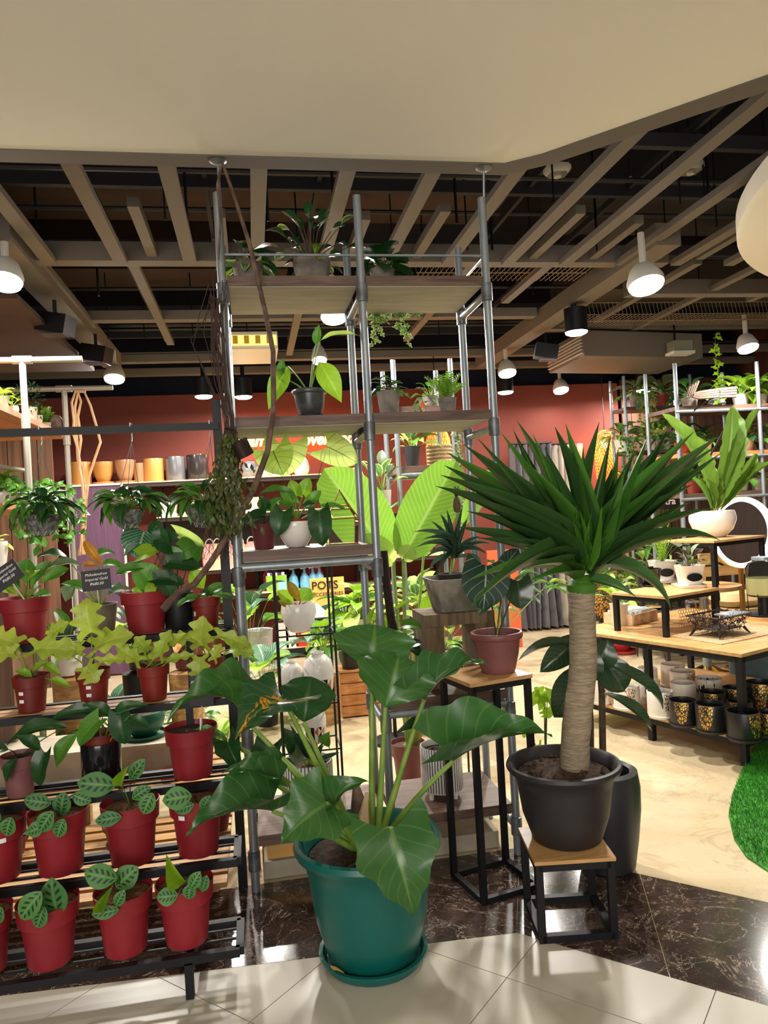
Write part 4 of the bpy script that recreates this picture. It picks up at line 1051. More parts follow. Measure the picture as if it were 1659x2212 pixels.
z0 = 1.325
t, c, s = potted('potted_philodendron', 'dark maroon pot with one black-green leaf on the lower pipe shelf', 'potted plant', 570, 3.1, z0, 56, 54, 'taper', MAUVED)
for (bx, by, tx, ty, W, m) in [(570, 1112, 523, 1135, 32, L_DARK), (585, 1105, 608, 1075, 30, L_MID), (575, 1100, 560, 1070, 24, L_DARK)]:
    b = pl(t, HEART[1], m, bx, by, tx, ty, W, 3.08, 40, .04, .06); stem(t, c, b, .003, .002, STEMD, .1)
t, c, s = potted('potted_philodendron', 'white pot with glossy heart leaves spilling over on the lower pipe shelf', 'potted plant', 640, 3.06, z0, 80, 56, 'cup', WHITE, soil=False)
pot(t, V((c.x, c.y, z0 + .03)), 'nursery', 36 * s, 46 * s, REDPOT2, name='inner_pot'); c.z = z0 + .10
for (bx, by, tx, ty, W, tl, m) in [(612, 1104, 600, 1158, 46, 10, L_DARK), (690, 1105, 697, 1180, 52, 10, L_DARK), (622, 1064, 560, 1068, 28, 60, L_MID), (700, 1098, 748, 1102, 22, 60, L_MID), (640, 1070, 628, 1036, 30, 10, L_LIME), (655, 1068, 668, 1032, 32, 10, L_LIME), (632, 1085, 604, 1048, 28, 20, L_MID), (668, 1088, 694, 1060, 26, 20, L_MID), (660, 1095, 690, 1080, 20, 40, L_DARK), (628, 1095, 600, 1085, 22, 40, L_MID)]:
    b = pl(t, HEART[0], m, bx, by, tx, ty, W, 3.04, tl, .05, .06); stem(t, c, b, .003, .002, STEMG, .1)
t, c, s = potted('potted_caladium', 'small dark pot of caladium with pale lime dark-veined leaves', 'potted plant', 652, 3.26, z0, 44, 30, 'taper', BLKPOT)
CAL = LM('arrow', .5, .12, .015, 14, 5, 2, 4)
for (bx, by, tx, ty, W, Y) in [(590, 974, 612, 1025, 84, 3.2), (618, 963, 612, 1030, 96, 3.24), (706, 965, 772, 1000, 70, 3.22)]:
    b = pl(t, CAL, L_CALA, bx, by, tx, ty, W, Y, 8, 0, .03); stem(t, c, b, .002, .0014, STEMD, .0)
# glass lantern
p = PY(740, 1180, 3.12); p.z = z0 + .001; s = MPX(p)
t = thing('glass_lantern', 'brass-edged clear glass lantern terrarium with pointed roof on the lower pipe shelf', 'lantern', p)
w0, w1, w2 = 30 * s, 34 * s, 18 * s; za, zb, zc, zd = 0, 54 * s, 72 * s, 112 * s
prs = [(w0, za), (w1, zb), (w2 * 1.2, zc + .004), (w2 * .95, zc + .02), (.003, zd)]
mbg = MB(); 
for (ra, zA), (rb, zB) in zip(prs, prs[1:]):
    q = [[p + V((sx * r_, sy * r_, z_)) for sx, sy in ((-1, -1), (1, -1), (1, 1), (-1, 1))] for r_, z_ in ((ra, zA), (rb, zB))]
    for k in range(4):
        obj('pane', MB().add([q[0][k], q[0][(k + 1) % 4], q[1][(k + 1) % 4], q[1][k]], [(0, 1, 2, 3)]), GLASS, t)
        obj('brass_edge', MB().tube([q[0][k], q[1][k]], .0022, 5), BRASS, t); obj('brass_edge', MB().tube([q[0][k], q[0][(k + 1) % 4]], .0022, 5), BRASS, t)
obj('finial', MB().lathe([(.001, 0), (.005, .004), (.001, .012)], 8, p + V((0, 0, zd))), BRASS, t, True)
# ---------------------------------------------------------------- lower part of the pipe tower
STRIPE = lathe_print('white_striped_ceramic', (226, 224, 222), (40, 40, 46), 'stripes', .35, n=46, v0=.15, v1=.62)
zB = .215
t, c, s = potted('striped_planter', 'white cylinder planter with black stripes on the lowest pipe shelf, dark spiky plant', 'potted plant', 667, 3.1, zB, 112, 116, 'cyl', STRIPE, n=36)
for i, (bx, by, tx, ty, W, m) in enumerate([(668, 1640, 625, 1562, 14, L_PINE), (672, 1640, 642, 1580, 12, L_PINE), (680, 1640, 660, 1590, 14, L_PINE), (650, 1625, 612, 1572, 44, L_DARK), (640, 1650, 605, 1640, 14, L_PINE), (700, 1610, 712, 1580, 30, L_MID), (690, 1645, 735, 1625, 12, L_PINE), (655, 1640, 615, 1610, 40, L_GREY), (685, 1640, 700, 1600, 14, L_PINE)]):
    b = pl(t, LANCE[i % 3], m, bx, by, tx, ty, W, 3.08, 30, .0, .03); stem(t, c, b, .003, .002, STEMG, .05)
t, c, s = potted('striped_planter', 'white striped planter on little feet on the lowest pipe shelf, thin drooping leaves', 'potted plant', 955, 3.12, zB + .03, 90, 94, 'cyl', STRIPE, n=36)
t.location.z -= 0
for k in range(4):
    a = k * math.pi / 2 + .6; r = 36 * s
    obj('foot', MB().lathe([(.001, 0), (.009, 0), (.012, .03), (.001, .03)], 10, (c.x + r * math.cos(a), c.y + r * math.sin(a), zB + .001)), WHITE, t, True)
for i, (bx, by, tx, ty, W, m) in enumerate([(940, 1560, 850, 1590, 26, L_DARK), (950, 1555, 905, 1545, 20, L_GREY), (930, 1640, 942, 1612, 14, L_DARK), (965, 1550, 975, 1490, 40, L_DARK), (945, 1545, 890, 1530, 20, L_DARK)]):
    b = pl(t, LANCE[i % 3], m, bx, by, tx, ty, W, 3.12, 50, -.02, .03); stem(t, c, b, .003, .002, M('tan_stem', (176, 140, 90), .7), .05)
# wire plant stand behind the left bay with white pots
stand = thing('wire_plant_stand', 'tall thin black wire plant stand holding white pots behind the tower', 'plant stand', (.14, 3.55, 0))
sx0, sx1, sy0, sy1 = XA(600, 3.45, .9), XA(723, 3.45, .9), 3.45, 3.66
for x in (sx0, sx1):
    for y in (sy0, sy1): obj('leg', MB().tube([(x, y, 0), (x, y, 1.30)], .0055, 6), BLACK, stand)
for z in (.90, .575, .36, .10):
    for a, b in (((sx0, sy0), (sx1, sy0)), ((sx0, sy1), (sx1, sy1)), ((sx0, sy0), (sx0, sy1)), ((sx1, sy0), (sx1, sy1))):
        obj('shelf_wire', MB().tube([(*a, z), (*b, z)], .004, 6), BLACK, stand)
    for k in range(1, 5):
        x = sx0 + (sx1 - sx0) * k / 5; obj('shelf_wire', MB().tube([(x, sy0, z), (x, sy1, z)], .0025, 5), BLACK, stand)
t, c, s = potted('potted_philodendron', 'round white glazed pot with bronze-edged leaves on the wire stand', 'potted plant', 646, 3.54, .905, 76, 62, 'bowl', WHITE)
for i, (bx, by, tx, ty, W, m) in enumerate([(648, 1300, 622, 1255, 22, L_RED), (650, 1298, 672, 1272, 34, L_LIME), (636, 1302, 598, 1276, 24, L_LIME), (634, 1310, 600, 1298, 18, L_RED), (662, 1300, 682, 1280, 14, L_LIME)]):
    b = pl(t, OBOV[i % 3], m, bx, by, tx, ty, W, 3.52, 20, .0, .02); stem(t, c, b, .003, .0022, M('crimson_stem', (150, 60, 60), .5), .03)
TRI = triangles_mat('triangle_print')
def vase(label, px, Y, z, w, h):
    x = XA(px, Y, z); s = MPX((x, Y, z)); r = w / 2 * s; H = h * s; p = V((x, Y, z + .001))
    t = thing('ceramic_vase', label, 'vase', p, 'white vases with triangle print on the wire stand')
    obj('printed_base', MB().lathe([(.001, 0), (r * .6, 0), (r * .93, H * .22), (r, H * .45)], 28, p), TRI, t, True)
    obj('glazed_top', MB().lathe([(r, H * .45), (r * 1.0, H * .62), (r * .88, H * .82), (r * .5, H * .93), (r * .42, H * .95), (r * .42, H), (r * .36, H), (r * .34, H * .9)], 28, p), WHITE, t, True)
vase('smaller white vase with orange triangle print behind the glossy leaf', 634, 3.56, .58, 50, 84)
vase('larger white vase with navy and orange triangle print on the wire stand', 691, 3.54, .58, 66, 100)
vase('low white triangle-print vase at the bottom of the wire stand', 683, 3.56, .365, 48, 86)

# riser, stone urn and pineapple plant on the right bay shelf
zR = .69
p0 = V((XA(938, 3.08, .85), 3.08, zR))
riser = thing('wooden_riser', 'weathered wooden bench riser on the pipe tower holding the stone urn', 'stand', p0)
x0, x1 = XA(918, 3.06, .85), XA(1066, 3.06, .95)
zt = 1.005
obj('top_plank', MB().box(x0, x1, 3.04, 3.28, zt - .05, zt), RISER, riser)
for x in (x0, x1 - .085): obj('leg', MB().box(x, x + .085, 3.05, 3.27, zR + .001, zt - .05), RISER, riser)
t, c, s = potted('stone_urn_planter', 'carved square stone urn with pineapple plant on the wooden riser', 'potted plant', 985, 3.16, zt, 128, 70, 'taper', STONE, soil=False, sq=5, n=32)
for k in range(2):
    p = c; w = (32 - 3 * k) * s
    obj('foot_moulding', MB().lathe([(w * 1.28, 0), (w * 1.34, .012), (w * 1.2, .03)], 32, (t.location.x, t.location.y, zt + .001 + k * .03), 0, 5), STONE, t, True)
ip = V((c.x - .02, c.y, zt + 52 * s)); pot(t, ip, 'taper', 30 * s, 26 * s, BLKPOT, name='inner_pot')
ip.z += 22 * s
rnd = random.Random(8)
STR = [LM('strap', d, .35, 0, 12, 2, 1, k) for k, d in enumerate((.35, .8, 1.2))]
for i, (tx, ty, W, j) in enumerate([(908, 1168, 12, 2), (890, 1150, 12, 2), (930, 1125, 12, 1), (950, 1110, 13, 1), (965, 1100, 13, 0), (1040, 1160, 12, 1), (1055, 1200, 12, 2), (1010, 1120, 13, 0), (928, 1235, 12, 2), (940, 1260, 10, 2), (1030, 1235, 12, 2), (1000, 1090, 12, 0), (915, 1210, 11, 2), (1060, 1175, 11, 1), (895, 1185, 10, 2)]):
    bx = 980 + (tx - 975) * .08
    pl(t, STR[j], L_PINE, bx, 1205, tx, ty, W, c.y, 40, rnd.uniform(-.02, .02), rnd.uniform(-.08, .10), 0)
stem(t, ip, PY(988, 1110, 3.18), .006, .005, STEMG, .0, 'fruit_stalk')
fp = PY(988, 1108, 3.18)
obj('fruit', MB().lathe([(.001, 0), (.014, .006), (.019, .03), (.017, .055), (.01, .07), (.001, .072)], 14, fp), M('young_pineapple', (70, 80, 50), .8, c2=(110, 80, 60), vs=120, bmp=.8, bs=140), t, True)
rosette(t, fp + V((0, 0, .066)), 12, [STR[0]], L_PINE, .05, .008, .003, (40, 88), 0, STEMG, .001, 3)

# moss pole plant on the right bay shelf
t, c, s = potted('potted_moss_pole_plant', 'maroon pot with dark leaning moss pole and drooping leaves behind the tower post', 'potted plant', 874, 3.2, zR, 66, 40, 'nursery', MAUVED)
obj('moss_pole', MB().tube([c, PY(845, 1340, 3.22), PY(834, 1250, 3.24), PY(828, 1190, 3.25)], .019, 10), M('coco_pole', (40, 28, 24), .95, bmp=.8, bs=120), t, True)
for i, (bx, by, tx, ty, W, m) in enumerate([(870, 1352, 915, 1358, 30, L_MID), (885, 1395, 915, 1390, 26, L_DARK), (880, 1375, 870, 1400, 26, L_MID), (862, 1315, 905, 1298, 12, L_LIME), (800, 1345, 812, 1312, 16, L_LIME), (890, 1400, 912, 1420, 24, L_DARK), (845, 1390, 820, 1405, 24, L_MID)]):
    b = pl(t, HEART[i % 3], m, bx, by, tx, ty, W, 3.18, 55, .02, .05); stem(t, c, b, .003, .002, STEMG, .1)

# ---------------------------------------------------------------- big teal pot with philodendron (front centre)
TYY = 2.405
p = V((XA(806, TYY, .05), TYY, .001)); s = MPX(p)
teal = thing('teal_potted_philodendron', 'large teal pot of broad-leaved philodendron standing on the floor in front', 'potted plant', p)
saucer(teal, p, .178, .036, TEAL, n=40)
zs = pot(teal, p + V((0, 0, .014)), 'bell', .243, .385, TEAL, n=48)
cT = V((p.x, p.y, zs + .01))
obj('root_crown', MB().tube([cT + V((-.02, 0, -.02)), cT + V((-.03, .01, .06)), cT + V((-.02, .02, .15)), cT + V((-.025, .02, .20))], [.03, .028, .024, .012], 10), BRANCH, teal, True)
obj('dead_sheath', MB().tube([cT + V((-.005, -.03, .03)), cT + V((-.01, -.02, .12)), cT + V((.005, -.01, .19))], [.014, .018, .004], 8), M('dry_sheath', (186, 160, 124), .8), teal, True)
obj('fallen_leaf', MB().tube([p + V((-.155, -.06, .03)), p + V((-.135, -.09, .032)), p + V((-.11, -.11, .03))], [.003, .010, .002], 8), M('yellow_dead_leaf', (178, 140, 70), .7), teal, True)
RUF = [LM('ruffle', d, f, w, 24, 6, 3, k) for k, (d, f, w) in enumerate([(.6, .25, .03), (.9, .55, .05), (1.1, .8, .06), (.5, .9, .05), (.3, .6, .04)])]
RUF.append(LM('fan', .5, .55, .05, 24, 6, 3, 9))
# (base, tip, width, depth of base/tip in front of the pot centre, mesh, tilt, lat, stalk bow, material)
for (bx, by, tx, ty, W, ob, ot, j, tl, la, bw, m) in [
    (846, 1790, 894, 1978, 190, .23, .27, 0, 25, 0, .16, L_PHILO),
    (706, 1736, 606, 1822, 168, .16, .20, 0, 22, -20, .05, L_PHILO),
    (588, 1752, 402, 1800, 150, .02, .12, 3, 66, 0, .06, L_PHILO),
    (614, 1512, 508, 1598, 168, .05, .20, 0, 38, -15, .02, L_PHILOS),
    (520, 1545, 362, 1556, 110, -.10, .02, 2, 68, 0, .06, L_PHILO),
    (656, 1560, 672, 1462, 128, -.14, -.20, 5, -10, 0, .02, L_DARK),
    (803, 1446, 810, 1350, 190, -.10, -.16, 5, -10, 0, .01, L_PHILO),
    (832, 1528, 862, 1412, 190, -.02, -.08, 5, -8, 0, .01, L_PHILO),
    (916, 1512, 1052, 1440, 96, .0, -.08, 1, 60, 0, .04, L_PHILO),
    (980, 1644, 1192, 1586, 128, .06, .12, 3, 62, 0, .10, L_PHILO),
    (722, 1742, 800, 1688, 80, .10, .13, 2, 55, 10, .10, L_PHILO),
    (582, 1612, 566, 1692, 66, -.20, -.16, 1, 10, 0, .10, L_DARK),
    (492, 1600, 524, 1668, 60, -.24, -.20, 1, 20, 0, .10, L_DARK),
    (590, 1690, 478, 1672, 90, -.04, .02, 1, 55, 0, .06, L_PHILO)]:
    b = pl(teal, RUF[j], m, bx, by, tx, ty, W * .95, TYY, tl, ob, ot, la)
    d = (b - cT); d.z = 0
    st = cT + (d.normalized() * .035 if d.length > .01 else V((0, 0, 0))) + V((0, 0, .0))
    stem(teal, st, b, .0125, .007, STEMG, bw, n=10, sides=9)

# ---------------------------------------------------------------- tall side table with the mauve pot
def rotbox(o, ang):
    ex = V((math.cos(ang), math.sin(ang), 0)); ey = V((-math.sin(ang), math.cos(ang), 0))
    return lambda u, v, z: V((o[0], o[1], 0)) + ex * u + ey * v + UP * z
def frame_table(name, label, o, ang, w, d, h, mat_top, bar=.022, th=.014, base=True):
    T = rotbox(o, ang); t = thing(name, label, 'table', T(w / 2, d / 2, 0))
    obj('top', MB().prism([tuple(T(a, b, 0)[:2]) for a, b in ((-.004, -.004), (w + .004, -.004), (w + .004, d + .004), (-.004, d + .004))], h - th, h), mat_top, t)
    g = bar / 2
    cs = [(g, g), (w - g, g), (w - g, d - g), (g, d - g)]
    for a, b in cs: obj('leg', MB().bar(T(a, b, 0), T(a, b, h - th), bar, bar, T(0, 1, 0) - T(0, 0, 0)), BLACK, t)
    for k in range(4):
        a, b = cs[k], cs[(k + 1) % 4]
        obj('apron', MB().bar(T(*a, h - th - g), T(*b, h - th - g), bar, bar), BLACK, t)
        if base: obj('base_bar', MB().bar(T(*a, g), T(*b, g), bar, bar), BLACK, t)
    return t, T
tb, TT = frame_table('side_table', 'tall slim black metal side table with wooden top holding the mauve pot', (.742, 2.600), R(13), .26, .25, .81, OAKTOP)
ctr = TT(.14, .12, 0)
t, c, s = potted('potted_anthurium', 'mauve pot of velvet anthurium with white-veined heart leaf on the side table', 'potted plant', 1075, ctr.y, .81, 114, 86, 'rimmed', MAUVE, n=36)
AN = LM('heart', .35, .10, .01, 16, 6, 2, 2)
for (bx, by, tx, ty, W, ob, tl, m) in [(1050, 1222, 1044, 1318, 104, .07, 6, L_ANTH), (1118, 1255, 1124, 1315, 62, -.06, 5, L_RUBBER), (1090, 1225, 1120, 1185, 40, -.04, 30, L_ANTH), (1060, 1290, 1030, 1330, 26, .06, 20, L_DARK)]:
    b = pl(t, AN, m, bx, by, tx, ty, W, c.y, tl, ob, ob + .01); stem(t, c, b, .0035, .0028, STEMD, .02)
obj('support_stake', MB().tube([c, PY(1086, 1290, c.y)], .003, 6), SLAT, t)

# ---------------------------------------------------------------- stool, black pot and dracaena
st, TS_ = frame_table('stool', 'low black metal stool with wooden top under the black pot', (.850, 2.326), R(-9), .262, .262, .272, OAKTOP, .024, .012)
DY = 2.465
p = V((XA(1221, DY, .4), DY, .273)); s = MPX(p)
drac = thing('potted_dracaena', 'big black pot with spiky dracaena on a bare trunk standing on the stool', 'potted plant', p)
zs = pot(drac, p, 'bell', .200, .268, BLKPOT, n=44)
rnd = random.Random(3)
mb = MB()
for k in range(60):
    a = rnd.uniform(0, 6.28); r = rnd.uniform(.03, .15); q = V((p.x + r * math.cos(a), p.y + r * math.sin(a), zs + .008)); z_ = rnd.uniform(.006, .014)
    mb.add([q + V((z_, 0, 0)), q + V((0, z_, 0)), q + V((-z_, 0, 0)), q + V((0, -z_, 0)), q + V((0, 0, z_))], [(0, 1, 4), (1, 2, 4), (2, 3, 4), (3, 0, 4)])
obj('bark_chips', mb, M('bark_chip', (70, 54, 42), .9), drac, kind='stuff')
TRK, _nt, _b = base_mat('dracaena_bark')
_v = coords(_nt, 'Object', (8, 8, 70)); _f = smooth(_nt, noise(_nt, _v, 2.2, 4, 1.0), .35, .65)
_nt.links.new(mixc(_nt, _f, lin((160, 145, 122)), lin((130, 114, 92))), _b.inputs['Base Color']); _b.inputs['Roughness'].default_value = .8
bump(_nt, _b, _f, .45, .004)
tp = [PY(x, y, DY) for x, y in [(1240, 1660), (1243, 1600), (1248, 1540), (1256, 1480), (1260, 1430), (1259, 1370), (1256, 1310), (1257, 1255)]]
tp[0].z = zs - .02
obj('trunk', MB().tube([a.lerp(b, f) for a, b in zip(tp, tp[1:]) for f in (0, .5)] + [tp[-1]], [s * (31 - 4 * k / 14 + (1.2 if k % 2 else 0)) for k in range(15)], 18), TRK, drac, True)
for k in range(5):
    z_ = PY(1257, 1300 - k * 8, DY); obj('leaf_scar', MB().tube([z_, z_ + V((0, 0, .01))], [s * 29, s * 27], 16, False), TRK, drac, True)
cr = PY(1257, 1262, DY)
obj('leaf_sheath', MB().tube([cr + V((0, 0, -.03)), cr, cr + V((0, 0, .035))], [s * 29, s * 33, s * 16], 16), L_DRACY, drac, True)
L_DRACM = LEAF('mid_dracaena_strap', (82, 130, 48), (60, 108, 42), (120, 160, 80), .3, 0, .5, .36, .25, mid=.06)
SP = [LM('spear', d, .32, 0, 14, 2, 1, k) for k, d in enumerate((.08, .25, .5, .9))]
tips = [(1001, 960, 0), (964, 977, 0), (940, 1050, 1), (951, 1026, 1), (959, 1005, 0), (1080, 932, 0), (1116, 908, 0), (1108, 927, 0), (1198, 921, 0), (1221, 914, 0), (1295, 910, 0), (1336, 986, 1), (1372, 972, 0), (1336, 966, 0), (1422, 964, 0), (1443, 925, 0), (1454, 957, 0), (1500, 932, 0), (1553, 942, 0), (1545, 964, 0), (1560, 977, 1), (1443, 1084, 2), (1491, 1084, 2), (1542, 1097, 2), (1557, 1168, 3), (1357, 1152, 1), (1450, 1321, 3), (1375, 1290, 2), (1003, 1328, 3), (1013, 1254, 2), (983, 1138, 1), (1030, 1162, 1), (1007, 1104, 1), (1138, 1257, 2), (1135, 1226, 2), (1060, 1115, 1), (1100, 1060, 0), (1150, 1010, 0), (1050, 1010, 0), (1395, 1030, 0), (1340, 1060, 0), (1480, 1010, 0), (1255, 1160, 1), (1305, 1105, 0), (1120, 1180, 1), (1170, 1130, 0), (1398, 1120, 1), (1030, 945, 0), (1060, 985, 0), (1150, 935, 0), (1175, 965, 0), (1260, 960, 0), (1320, 935, 0), (1400, 940, 0), (1475, 945, 0), (1520, 990, 0), (1500, 1045, 1), (985, 1065, 1), (1015, 1035, 0), (1090, 1170, 1), (1430, 1150, 1), (1350, 1010, 0), (1085, 1020, 0)]
for k, (tx, ty, j) in enumerate(tips):
    dx, dy = tx - 1257, ty - 1245; L = math.hypot(dx, dy)
    bx = 1257 + dx / L * 18; by = 1252 - 52 * max(0, -dy / L) ** 2
    if j == 3 and ty > 1290: by -= 25
    depth = rnd.uniform(-.28, .30) if k < 20 else rnd.uniform(-.05, .28)
    if ty > 1150: depth = rnd.uniform(.10, .25)
    pl(drac, SP[j], L_DRACM if k % 4 == 1 else L_DRAC, bx, by, tx, ty, rnd.uniform(25, 33) if L > 180 else 26, DY, 40, 0 if depth < 0 else .02, depth, rnd.uniform(-35, 35))
for k, (tx, ty) in enumerate([(1243, 1084), (1269, 1063), (1287, 1074), (1222, 1090), (1278, 1105), (1236, 1120), (1262, 1115), (1300, 1090), (1210, 1110), (1252, 1100)]):
    pl(drac, SP[0], L_DRACY, 1257 + (tx - 1257) * .15, 1225, tx, ty, 20, DY, 20, .07, rnd.uniform(.12, .2), rnd.uniform(-20, 20))

# tall black vase with a rubber plant behind the black pot
VB = M('matte_black_vase', (36, 38, 42), .42)
vp = V((XA(1308, 2.74, .2), 2.74, .001)); s = MPX(vp)
t = thing('tall_vase_rubber_plant', 'tall black tapered vase with a twin-stemmed rubber plant behind the stool', 'potted plant', vp)
pr = [(.001, 0), (.085, 0), (.105, .015), (.122, .12), (.136, .24), (.138, .33), (.130, .385), (.112, .395), (.10, .385), (.10, .28), (.001, .28)]
obj('vase', MB().lathe(pr, 36, vp), VB, t, True)
obj('soil', MB().disc(vp + V((0, 0, .34)), .099, 24), SOIL, t)
for k, (xa, xb) in enumerate(((1276, 1272), (1300, 1292))):
    P = [PY(xa, 1625, 2.8), PY(xa + 1, 1560, 2.8), PY(xa - 2 + 2 * k, 1500, 2.79), PY(xb + 3, 1440, 2.8), PY(xb, 1375, 2.8)]; P[0].z = .34
    obj('stem', MB().tube(P, [.010, .0105, .010, .010, .009] if not k else [.014, .014, .013, .013, .011], 9), STEMB, t, True)
RB = [LM('oval', .5, .18, .015, 10, 4, 1, k) for k in range(2)]
for i, (bx, by, tx, ty, W, ob, tl) in enumerate([(1255, 1375, 1166, 1452, 56, 0, 20), (1262, 1398, 1118, 1428, 26, .05, 70), (1262, 1440, 1196, 1550, 84, -.04, 10), (1288, 1445, 1314, 1382, 62, .04, 20), (1298, 1418, 1348, 1494, 74, .02, 10), (1306, 1432, 1432, 1532, 36, .06, 50), (1304, 1498, 1406, 1578, 30, .06, 50), (1270, 1400, 1290, 1470, 40, .06, 15)]):
    b = pl(t, RB[i % 2], L_RUBBER, bx, by, tx, ty, W, 2.8, tl, ob, ob + .02)
    stem(t, PY(1274 if bx < 1280 else 1296, by + 8, 2.8), b, .003, .002, STEMD, .1)
# pale lime fig sapling in a low pot behind the side table
t, c, s = potted('potted_fig', 'low dark pot of lime fig leaves on the shop floor behind the side table', 'potted plant', 1180, 3.45, 0, 70, 46, 'nursery', BLKPOT)
for i, (bx, by, tx, ty, W) in enumerate([(1178, 1520, 1140, 1500, 46), (1182, 1515, 1200, 1490, 50), (1180, 1530, 1186, 1552, 40), (1150, 1590, 1120, 1580, 26), (1170, 1610, 1145, 1640, 26), (1175, 1512, 1155, 1484, 36), (1268, 1560, 1264, 1590, 20)]):
    b = pl(t, LOBED[i % 3], L_LIME, bx, by, tx, ty, W, 3.45, 25, 0, .02); stem(t, c, b, .003, .002, STEMD, .05)

# low plank bench and concrete kerb seen through the rack and under the tower
CONC = M('pale_concrete', (176, 166, 146), .8, c2=(150, 140, 122), vs=5, bmp=.2, bs=40)
bp = thing('slatted_bench', 'low light-wood slatted bench behind the black rack', 'bench', (-.75, 3.55, 0))
for k in range(5): obj('slat', MB().box(-1.6, -.17, 3.45 + k * .1, 3.52 + k * .1, .26, .285), SLAT, bp)
for x in (-1.5, -.9, -.25):
    for y in (3.48, 3.88): obj('leg', MB().box(x - .03, x + .03, y - .03, y + .03, 0, .26), SLAT, bp)
    obj('bearer', MB().box(x - .02, x + .02, 3.45, 3.92, .225, .26), SLAT, bp)
pal = thing('wooden_pallet', 'low pale slatted pallet on the floor under and behind the rack', 'pallet', (-.8, 3.05, 0))
for k in range(8): obj('slat', MB().box(-1.6, -.165, 2.72 + k * .088, 2.782 + k * .088, .142, .16), SLAT, pal)
for x in (-1.5, -1.0, -.5, -.22): obj('bearer', MB().box(x - .025, x + .025, 2.73, 3.39, .125, .142), SLAT, pal); obj('foot', MB().box(x - .025, x + .025, 3.15, 3.38, .001, .125), SLAT, pal)
kb = thing('concrete_planter_block', 'long pale concrete block on the slatted bench behind the rack', 'block', (-.7, 3.6, .286))
obj('block', MB().box(-1.5, -.32, 3.58, 3.86, .286, .42), CONC, kb); obj('ledge', MB().box(-1.52, -.30, 3.56, 3.88, .42, .44), CONC, kb)
t, c, s = potted('green_planter', 'round dark green planter with saucer on the concrete block behind the rack', 'planter', 312, 3.70, .44, 88, 52, 'bowl', M('dark_green_plastic', (22, 84, 62), .4), sau=(1.1, .02, M('dark_green_plastic', (22, 84, 62), .4)))
for i, px in enumerate((268, 362)):
    t, c, s = potted('terracotta_dish', ('small terracotta dish of pebbles left of the green planter', 'small terracotta dish of pebbles below the green planter')[i], 'dish', px, 3.50, .286, 40, 22, 'taper', M('terracotta', (150, 62, 48), .7), soilmat=M('tan_pebble', (190, 150, 100), .9, c2=(150, 110, 70), vs=80))
for i, (px, w) in enumerate(((262, 80), (470, 60), (20, 80))):
    t, c, s = potted('terracotta_planter', ('wide red planter on the pallet showing behind the prayer plants', 'red planter on the pallet hidden by a philodendron leaf', 'red planter on the pallet at the picture edge')[i], 'planter', px, 3.2, .161, w, 40, 'nursery', REDPOT2)
    rosette(t, c, 6, LANCE, L_DARK, 40 * s, 16 * s, 14 * s, (10, 60), 40, STEMG, .002, 3 + i)
pk = thing('painted_plank_stack', 'paint-stained pale planks lying under the pipe tower', 'plank', (.2, 3.12, 0))
for k in range(2): obj('plank', MB().box(-.04, .95, 3.03 + k * .15, 3.17 + k * .15, .001, .07), CONC, pk)
obj('plank', MB().box(-.02, .45, 3.05, 3.25, .071, .125), wood('plank_yellow_reflection', (196, 160, 110), (206, 150, 60), (1, 5, 5), .6), pk)  # yellow tone in this wood imitates reflections on the plank

# ---------------------------------------------------------------- display table on the right
TA = R(22)
TQ = rotbox((2.484, 3.524), TA)
LW, LD, HT = 1.25, 1.22, .60
dt = thing('display_table', 'low oak and black metal display table with pots on its lower shelf', 'table', TQ(LW / 2, LD / 2, 0))
def slab(name, u0, u1, v0, v1, z0, z1, mat, parent):
    return obj(name, MB().prism([tuple(TQ(a, b, 0)[:2]) for a, b in ((u0, v0), (u1, v0), (u1, v1), (u0, v1))], z0, z1), mat, parent)
slab('table_top', -.01, LW, -.01, LD, HT - .018, HT, OAKTOP, dt)
slab('lower_shelf', -.005, LW, -.005, LD, .135, .15, OAKTOP, dt)
bw = .035
for u, v in ((.02, .02), (.02, LD - .02), (LW - .02, .02), (LW - .02, LD - .02), (.02, LD * .5)):
    obj('leg', MB().bar(TQ(u, v, 0), TQ(u, v, HT - .018), bw, bw, TQ(0, 1, 0) - TQ(0, 0, 0)), BLACK, dt)
for z in (HT - .035, .118):
    for a, b in (((.02, .02), (.02, LD - .02)), ((.02, .02), (LW - .02, .02)), ((LW - .02, .02), (LW - .02, LD - .02)), ((.02, LD - .02), (LW - .02, LD - .02))):
        obj('rail', MB().bar(TQ(*a, z), TQ(*b, z), bw, bw), BLACK, dt)
def riser_tier(name, label, px, py, w, d, h, v_off=0):
    o = PZ(px, py, HT); T = rotbox((o.x, o.y), TA); t = thing(name, label, 'stand', T(w / 2, d / 2, HT))
    obj('top', MB().prism([tuple(T(a, b, 0)[:2]) for a, b in ((-.01, -.01), (w, -.01), (w, d), (-.01, d))], h - .016, h), OAKTOP, t)
    for u, v in ((.015, .015), (w - .015, .015), (w - .015, d - .015), (.015, d - .015)):
        obj('leg', MB().bar(T(u, v, HT + .001), T(u, v, h - .016), .03, .03, T(0, 1, 0) - T(0, 0, 0)), BLACK, t)
    for a, b in (((.015, .015), (w - .015, .015)), ((.015, .015), (.015, d - .015)), ((w - .015, .015), (w - .015, d - .015)), ((.015, d - .015), (w - .015, d - .015))):
        obj('apron', MB().bar(T(*a, h - .03), T(*b, h - .03), .028, .028), BLACK, t)
    return T
T2 = riser_tier('table_riser', 'lower oak and black metal riser on the display table holding white pots', 1441, 1378, .52, .40, .85)
o3 = PZ(1550, 1328, HT)
T3 = riser_tier('table_riser', 'taller oak and black metal riser holding the white bowl planter', 1550, 1328, .62, .42, 1.12)
